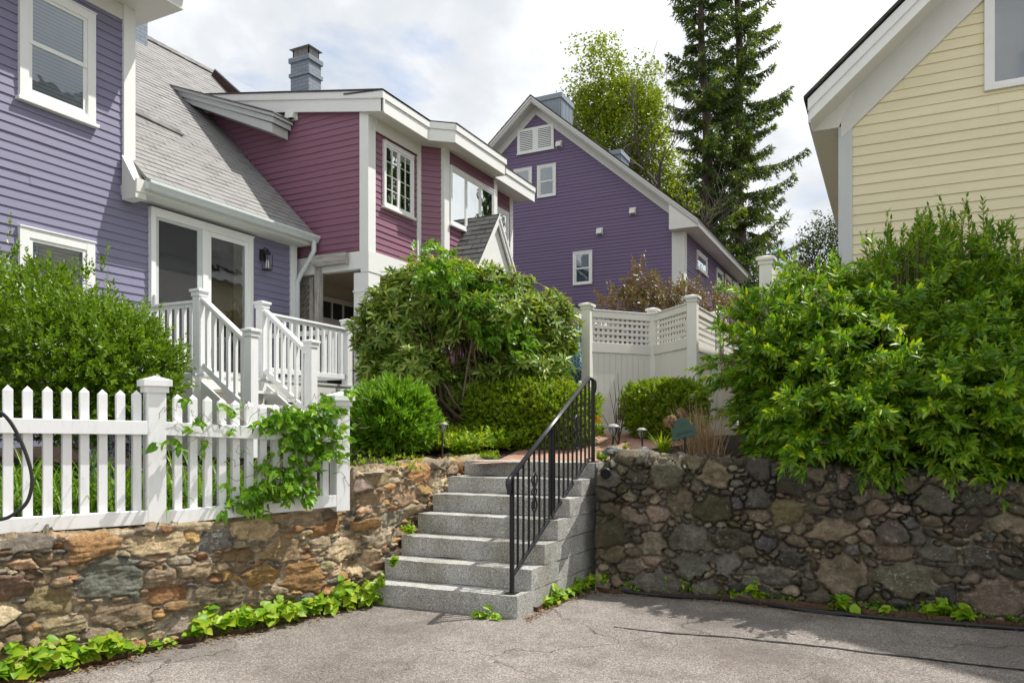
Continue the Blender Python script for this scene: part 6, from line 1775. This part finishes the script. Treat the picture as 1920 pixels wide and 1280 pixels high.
# leafless stems by the white fence
tb = gpoint(1160, 9.7); m = MB(); rr = random.Random(14)
for (x, y) in ((1144,735),(1150,712),(1160,700),(1166,722),(1176,730),(1156,745),(1128,775),(1172,770),(1164,760)):
    e = at_d(x, y, 9.7+rr.uniform(-.1,.1)); P_ = [tb.lerp(e, t)+Vector((rr.uniform(-.012,.012), rr.uniform(-.012,.012), 0)) for t in np.linspace(0,1,8)]; m.tube(P_, [.0075*(1-.6*i/7) for i in range(8)], 5)
tag(m.build('bare_stems', MT['twig_dk'], None), 'bare dark leafless stems standing against the white fence', 'dead plant')
fo_ = at_d(1120, 785, 9.75); rsq = np.random.default_rng(5); B, Dd = shell(50, np.array(tuple(fo_)), (.035,.035,.03), 2, 2, .2, 3, .5, -1, rsq)
MT['lf_orange'] = leafmat('orange_petals', [(.55,.16,.01), (.70,.28,.02)], .3, .5)
o = leaf_cloud('orange_flower', B, Dd, rsq.normal(0,1,Dd.shape), .03, .02, MT['lf_orange'], None); tag(o, 'single small orange flower at the right end of the large box hedge', 'flower')
# bronze shrub behind the fence
rs = np.random.default_rng(91)
br = thing('bronze_shrub', tuple(at_d(1250, 700, 13.6)), 'airy bronze red leaved shrub rising behind the white lattice fence', 'shrub')
Bs, Ds = [], []
for i, (c, r_, n_) in enumerate([(pv(1235,585,13.6), (.85,.6,.42), 330), (pv(1205,540,13.6), (.22,.3,.42), 110), (pv(1160,575,13.4), (.36,.4,.26), 100), (pv(1330,592,13.8), (.8,.6,.40), 230), (pv(1285,560,13.6), (.26,.3,.26), 70), (pv(1375,598,14), (.4,.4,.33), 90)]):
    B, D = shell(n_, c, r_, 2., 2.6, .35, 90+i, .3, -.8, rs); Bs.append(B); Ds.append(D)
B = np.concatenate(Bs); D = unit(np.concatenate(Ds)+np.array([0,0,.7])+rs.normal(0,.45,(len(B),3)))
leaf_cloud('foliage', *shoots(B, D, rs.uniform(.12,.30,len(B)), 12, (.058,.024), 1.0, rs, False), MT['lf_red'], br, 'rhomb', .1)
stems(br, tuple(at_d(1250, 680, 13.6)), [tuple(p) for p in B[::60]], MT['twig'], .018, 'branches', .2)
# ---------------------------------------------------------------- trees
def spruce(px, d, H, zb, seed, label, spread=1.0, zlow=.10, lean=0.):
    rs = np.random.default_rng(seed); rr = random.Random(seed)
    b = at_d(px, 800, d); b.z = zb
    root = thing('spruce_tree', tuple(b), label, 'tree', 'pair of tall spruces')
    tr = []
    for i in range(15):
        t = i/14; tr.append(Vector((b.x+lean*t*RIGHT.x+.12*math.sin(i*1.1+seed), b.y+lean*t*RIGHT.y+.1*math.sin(i*.8), zb+H*t)))
    m = MB(); m.tube(tr, [.42*(1-i/14)**.8+.02 for i in range(15)], 12); m.build('trunk', MT['bark_spruce'], root, smooth=True)
    def trunk_at(t): i = min(13, int(t*14)); return tr[i].lerp(tr[i+1], t*14-i)
    br = MB(); P, A, L, W = [], [], [], []; Pt, At, Lt, Wt = [], [], [], []
    t = zlow; yaw = rs.uniform(0, 6)
    while t < .985:
        nb = rs.integers(4, 7)
        for q in range(nb):
            yaw += 2*math.pi/nb+rs.normal(0,.25)
            full = (1-t)**.75*4.6*spread+.35
            Lb = full*rs.uniform(.62,1.12)
            if rs.random() < .10: Lb *= .5
            o = trunk_at(min(.99, t+rs.uniform(-.008,.008)))
            h = Vector((math.cos(yaw), math.sin(yaw), 0))
            rise = .42-.95*(1-t)*rs.uniform(.6,1.1)          # upper limbs rise, lower ones sag
            pts = []
            for i in range(8):
                u = i/7; z = rise*u*Lb*.62-.18*Lb*u*(1-t)+.26*Lb*u*u*u*(.8+.4*(1-t)); pts.append(o+h*(Lb*u)+UP*z+Vector((-h.y,h.x,0))*(.10*Lb*math.sin(u*2.5+yaw*3)))
            br.tube(pts, [.055*(1-t*.6)*(1-.85*i/7)+.006 for i in range(8)], 5, cap=False)
            # branchlets both sides, hanging
            nl = int(Lb*9)+5
            for k in range(nl):
                u = .12+.88*(k+rs.random())/nl; i = min(6, int(u*7)); c = pts[i].lerp(pts[i+1], u*7-i)
                sgn = 1 if k % 2 else -1; side = Vector((-h.y, h.x, 0))*sgn
                bl_ = (.62*Lb*.34*(1.05-u)+.20)*rs.uniform(.6,1.15)
                dirn = (side*.8+h*.62-UP*(.28+.5*(1-t)*rs.random())).normalized()
                nn = int(bl_/.049)+4
                tt = np.linspace(.04, 1, nn)
                cc = np.array(tuple(c))[None]+np.array(tuple(dirn))[None]*(bl_*tt)[:, None]; cc[:, 2] -= .30*bl_*tt**2
                rnd = rs.normal(0, .55, (nn*2, 3)); aa = unit(np.array(tuple(dirn))[None]*.75+rnd+np.array([0,0,-.30]))
                new = rs.random() < .24 and u > .4
                (Pt if new else P).append(np.repeat(cc, 2, 0)); (At if new else A).append(aa); (Lt if new else L).append(rs.uniform(.15,.30,nn*2)); (Wt if new else W).append(rs.uniform(.045,.08,nn*2))
        t += rs.uniform(.022,.034)*(1 if t > .3 else 1.15)
    br.build('limbs', MT['bark_spruce'], root, smooth=True)
    f = lambda P, A, L, W, nm, mt: leaf_cloud(nm, np.concatenate(P), np.concatenate(A), rs.normal(0,1,(sum(map(len,P)),3)), np.concatenate(L), np.concatenate(W), mt, root, 'rhomb')
    f(P, A, L, W, 'crown', MT['lf_spruce']); f(Pt, At, Lt, Wt, 'new_growth', MT['lf_sprucetip'])
    return root
spruce(1338, 40, 31, .5, 201, 'left one of the twin dark spruces with bare trunk showing', .92, .14, -.8)
spruce(1396, 41.5, 33, .5, 205, 'right one of the twin dark spruces, broader at the bottom', 1.05, .14, -.6)
def broadleaf(px, d, zb, H, crown, seed, label, nleaf, leafsz, mat, name='maple_tree', trunks=3, barkm='bark_maple', r0=.22):
    """recursive limbs; leaves cluster on the outer twigs"""
    rs = np.random.default_rng(seed); b = at_d(px, 800, d); b.z = zb
    root = thing(name, tuple(b), label, 'tree')
    br = MB(); ends = []
    cc, cr = np.array(crown[0]), np.array(crown[1])
    def grow(p, dirn, L, r, lev):
        P_ = [p]; q = p.copy(); dv = dirn.copy()
        for i in range(5):
            dv = (dv+Vector(rs.normal(0,.13,3))+UP*.05).normalized(); q = q+dv*(L/5); P_.append(q.copy())
        br.tube(P_, [r*(1-.5*i/5) for i in range(6)], 7 if lev < 2 else 4, cap=False)
        if lev >= 4: ends.append((np.array(tuple(P_[2])), np.array(tuple(P_[-1])))); return
        if lev >= 2: ends.append((np.array(tuple(P_[3])), np.array(tuple(P_[-1]))))
        for k in range(3 if lev < 3 else 4):
            a = rs.uniform(0, 6.28); s_ = Vector((math.cos(a), math.sin(a), 0)); f = rs.uniform(.45,1.)
            j = min(4, int(f*5)); st = P_[j].lerp(P_[j+1], f*5-j)
            grow(st, (dv*.75+s_*rs.uniform(.45,.9)+UP*.12).normalized(), L*rs.uniform(.55,.78), r*.5, lev+1)
    for k in range(trunks):
        a = k*2*math.pi/trunks+seed
        grow(b+Vector((math.cos(a)*.3, math.sin(a)*.3, 0)), (UP+Vector((math.cos(a), math.sin(a), 0))*.24).normalized(), H*.46, r0, 0)
    br.build('trunk', MT[barkm], root, smooth=True)
    E = np.array([e[1] for e in ends]); S = np.array([e[0] for e in ends])
    q = ((E-cc)/cr); keep = (q**2).sum(1) < .95
    E, S = E[keep], S[keep]
    # clump leaves on twigs, plus clumps spread through the crown
    B2, D2 = shell(int(nleaf*.055), cc, cr, 2., 2.4, .34, seed, .35, -.8, rs)
    C = np.concatenate([E, B2]); per = max(4, nleaf//len(C))
    P = np.repeat(C, per, 0)+rs.normal(0, 1, (len(C)*per, 3))*np.array([.24,.24,.13])*leafsz*5.2/ .9
    A = rs.normal(0, 1, P.shape); A[:, 2] = A[:, 2]*.5-.3; N = rs.normal(0, .6, P.shape)+np.array([0,0,1.])
    leaf_cloud('crown', P, A, N, rs.uniform(.7,1.2,len(P))*leafsz, rs.uniform(.7,1.1,len(P))*leafsz*.8, mat, root, 'rhomb', .1)
    return root
c0 = pv(1155, 258, 36)
broadleaf(1185, 36, 1.0, 17.5, (c0, (2.75,2.6,3.9)), 301, 'bright yellow green broadleaf tree behind the purple house', 33000, .15, MT['lf_maple'], trunks=3)
broadleaf(1255, 37.5, 1.0, 9.5, (pv(1258, 385, 37.5), (1.1,1.1,1.2)), 305, 'low yellow green tree between the maple and the spruces', 3200, .16, MT['lf_maple'], trunks=2, r0=.10)
broadleaf(1545, 30, 1.0, 9, (pv(1550, 470, 30), (1.1,1.1,1.5)), 311, 'grey green tree beside the yellow house corner', 3600, .11, MT['lf_far'], name='small_tree', trunks=2, r0=.09)
broadleaf(1500, 36, 1.0, 8, (pv(1495, 560, 36), (2.0,1.5,1.6)), 315, 'dark green tree low behind the big shrub', 4200, .14, MT['lf_far'], name='small_tree', trunks=2, r0=.10)
broadleaf(1416, 27, 1.0, 5, (pv(1416, 580, 27), (.45,.45,1.7)), 321, 'narrow dark evergreen beside the tall fence post', 3600, .09, MT['lf_spruce'], name='narrow_evergreen', trunks=1, r0=.07)
# trees beyond the right of the frame: the maroon windows mirror them
def cheap_conifer(x, y, H, seed):
    rs = np.random.default_rng(seed); root = thing('spruce_tree', (x, y, 0.5), 'dark spruce standing behind the yellow house, mirrored in the maroon windows', 'tree', 'mirrored spruces')
    m = MB(); m.tube([(x, y, .5), (x, y, H*.5), (x, y, H)], [.3, .2, .03], 8); m.build('trunk', MT['bark_spruce'], root)
    n = 9000; t = rs.uniform(.08, 1, n)**.8; a = rs.uniform(0, 6.28, n); lay = np.sin(t*60)*.25+.75; r = (1-t)**.8*4.2*rs.uniform(.15, 1, n)**.5*lay*(.7+.3*np.sin(a*5+t*9))
    P = np.stack([x+np.cos(a)*r, y+np.sin(a)*r, .5+H*t-.18*r], 1); A = np.stack([np.cos(a), np.sin(a), np.full(n, -.5)], 1)+rs.normal(0,.4,(n,3))
    leaf_cloud('crown', P, A, rs.normal(0,1,(n,3)), rs.uniform(.3,.55,n), rs.uniform(.08,.16,n), MT['lf_spruce'], root, 'rhomb')
for i, (x, y, H) in enumerate(((7.5, 33, 17), (13, 38, 19), (17.5, 34, 16), (22, 42, 20), (9.5, 45, 20))): cheap_conifer(x, y, H, 400+i)
# loose dead leaves blown against the wall feet
def flakes(name, lab, pts, n, seed, spread=.10):
    rs = np.random.default_rng(seed); P = []
    for _ in range(n):
        px = rs.uniform(pts[0][0], pts[-1][0]); py = np.interp(px, [p[0] for p in pts], [p[1] for p in pts]); p = at_z(px, py, .006)-AHEAD*(rs.exponential(spread)-.05); P.append((p.x, p.y, .006+rs.uniform(0,.01)))
    a = rs.uniform(0, 6.28, n); A = np.stack([np.cos(a), np.sin(a), rs.normal(0,.15,n)], 1); N = np.stack([rs.normal(0,.3,n), rs.normal(0,.3,n), np.ones(n)], 1)
    tag(leaf_cloud(name, P, A, N, rs.uniform(.012,.040,n), rs.uniform(.008,.022,n), MT['lf_dead'], None, 'rhomb'), lab, 'leaf litter', kind='stuff')
MT['lf_dead'] = leafmat('dead_leaves', [(.10,.055,.03), (.24,.14,.07), (.36,.25,.15), (.22,.12,.05)], .1, .7, (1.1,1,.8))
flakes('fallen_leaves', 'dead leaf bits strewn below the sunlit wall', [(-60,1308),(150,1258),(330,1212),(500,1180),(640,1148),(700,1134)], 900, 501)
flakes('fallen_leaves', 'dead leaf bits strewn around the right corner of the steps', [(985,1162),(1060,1126),(1120,1108)], 420, 502, .05)
flakes('fallen_leaves', 'dead leaf bits strewn along the foot of the shaded wall', [(1110,1108),(1300,1124),(1500,1144),(1750,1164),(1980,1184)], 900, 503, .06)

rs = np.random.default_rng(504); n_ = 260; P = []
for _ in range(n_):
    px, py = rs.uniform(60, 1900), rs.uniform(1150, 1279)
    if py < 1300-.2*px+0 and px < 700: py = min(1279, 1300-.2*px+rs.uniform(0,60))
    p = at_z(px, py, .008); P.append(tuple(p))
a = rs.uniform(0, 6.28, n_); A = np.stack([np.cos(a), np.sin(a), rs.normal(0,.1,n_)], 1)
tag(leaf_cloud('grit', np.array(P), A, np.stack([rs.normal(0,.2,n_), rs.normal(0,.2,n_), np.ones(n_)], 1), rs.uniform(.006,.024,n_), rs.uniform(.004,.010,n_), MT['lf_dead'], None, 'rhomb'), 'grit and tiny leaf bits scattered over the asphalt', 'grit', kind='stuff')
# thin line of seedlings and moss in the joint between asphalt and shaded wall
rs = np.random.default_rng(140); B, D, Ls_ = [], [], []
for _ in range(420):
    px = rs.uniform(1125, 1950); py = np.interp(px, [1120,1300,1600,1950], [1106,1118,1141,1171]); p = at_z(px, py, 0)+AHEAD*rs.uniform(-.05,.06)
    if noise.noise(Vector((px*.02, 3, 1))) < -.12: continue
    B.append((p.x, p.y, 0)); D.append((rs.normal(0,.5), rs.normal(0,.5), 1)); Ls_.append(rs.uniform(.02,.13))
P, A, N, L, W = shoots(np.array(B), np.array(D), np.array(Ls_), 6, (.028,.016), 1.1, rs, False)
tag(leaf_cloud('seedlings', P, A, N, L, W, MT['lf_round'], None, 'rhomb', .1), 'thin line of small seedlings along the foot of the shaded wall', 'seedlings', kind='stuff')
# ================================================================ sky, sun, camera
sun_dir = Vector((1.0, 1.06, 2.45)).normalized()
az = math.atan2(sun_dir.x, sun_dir.y); el = math.asin(sun_dir.z)
sl = bpy.data.lights.new('sun', 'SUN'); sl.energy = 4.0; sl.angle = R(.53); sl.color = (1, .955, .89)
so = bpy.data.objects.new('sun', sl); so.rotation_euler = (-sun_dir).to_track_quat('-Z', 'Y').to_euler(); so.location = (20, 20, 40); COL.objects.link(so)
w = bpy.data.worlds.new('World'); SC.world = w; w.use_nodes = True
nt = w.node_tree; nt.nodes.clear()
def N_(t): return nt.nodes.new(t)
sky = N_('ShaderNodeTexSky'); sky.sky_type = 'NISHITA'; sky.sun_disc = False; sky.sun_elevation = el; sky.sun_rotation = az; sky.air_density = 1.0; sky.dust_density = .6
tc = N_('ShaderNodeTexCoord'); sp = N_('ShaderNodeSeparateXYZ'); nt.links.new(tc.outputs['Generated'], sp.inputs[0])
def mt(op, a, b, cl=False):
    x = N_('ShaderNodeMath'); x.operation = op; x.use_clamp = cl
    for k, v in ((0, a), (1, b)):
        if hasattr(v, 'is_output'): nt.links.new(v, x.inputs[k])
        else: x.inputs[k].default_value = v
    return x.outputs[0]
zz = mt('ADD', mt('MAXIMUM', sp.outputs['Z'], 0.0), .32)
cb = N_('ShaderNodeCombineXYZ'); nt.links.new(mt('DIVIDE', sp.outputs['X'], zz), cb.inputs[0]); nt.links.new(mt('DIVIDE', sp.outputs['Y'], zz), cb.inputs[1])
def nz(scale, det, rough, off, dist=0.):
    mp = N_('ShaderNodeMapping'); mp.inputs['Location'].default_value = off; nt.links.new(cb.outputs[0], mp.inputs['Vector'])
    n = N_('ShaderNodeTexNoise'); n.inputs['Scale'].default_value = scale; n.inputs['Detail'].default_value = det; n.inputs['Roughness'].default_value = rough; n.inputs['Distortion'].default_value = dist
    nt.links.new(mp.outputs[0], n.inputs['Vector']); return n.outputs['Fac']
def rmp(f, st):
    r = N_('ShaderNodeValToRGB'); nt.links.new(f, r.inputs[0]); e = r.color_ramp.elements
    while len(e) < len(st): e.new(.5)
    for k, (p, c) in enumerate(st): e[k].position = p; e[k].color = (*c, 1)
    return r.outputs[0]
cover = rmp(nz(1.5, 9, .55, (2.3, .7, 0), .3), [(.30, (.05,.05,.05)), (.42, (1,1,1))])
shade = rmp(nz(1.9, 9, .55, (7.1, 4.2, 3), .25), [(.33, (.44,.475,.52)), (.43, (.56,.58,.605)), (.53, (.74,.75,.76)), (.62, (.90,.90,.90))])
sc = N_('ShaderNodeVectorMath'); sc.operation = 'SCALE'; nt.links.new(sky.outputs[0], sc.inputs[0]); sc.inputs['Scale'].default_value = .13
mx = N_('ShaderNodeMix'); mx.data_type = 'RGBA'; nt.links.new(cover, mx.inputs[0]); nt.links.new(sc.outputs[0], mx.inputs[6]); nt.links.new(shade, mx.inputs[7])
bg = N_('ShaderNodeBackground'); nt.links.new(mx.outputs[2], bg.inputs['Color']); bg.inputs['Strength'].default_value = 1.0
ow = N_('ShaderNodeOutputWorld'); nt.links.new(bg.outputs[0], ow.inputs['Surface'])
cam = bpy.data.cameras.new('camera'); cam.sensor_width = 36; cam.lens = 36*FPX/1920; cam.shift_y = 160/1920; cam.clip_start = .1; cam.clip_end = 3000
co = bpy.data.objects.new('camera', cam); co.location = (0, 0, EYE); co.rotation_euler = (R(90), 0, YAW); COL.objects.link(co); SC.camera = co
SC.view_settings.view_transform = 'Standard'; SC.view_settings.look = 'None'; SC.view_settings.exposure = 0.62; SC.view_settings.gamma = 1
SC.cycles.max_bounces = 8; SC.cycles.transparent_max_bounces = 16; SC.cycles.use_denoising = True
SC.cycles.sample_clamp_indirect = 8
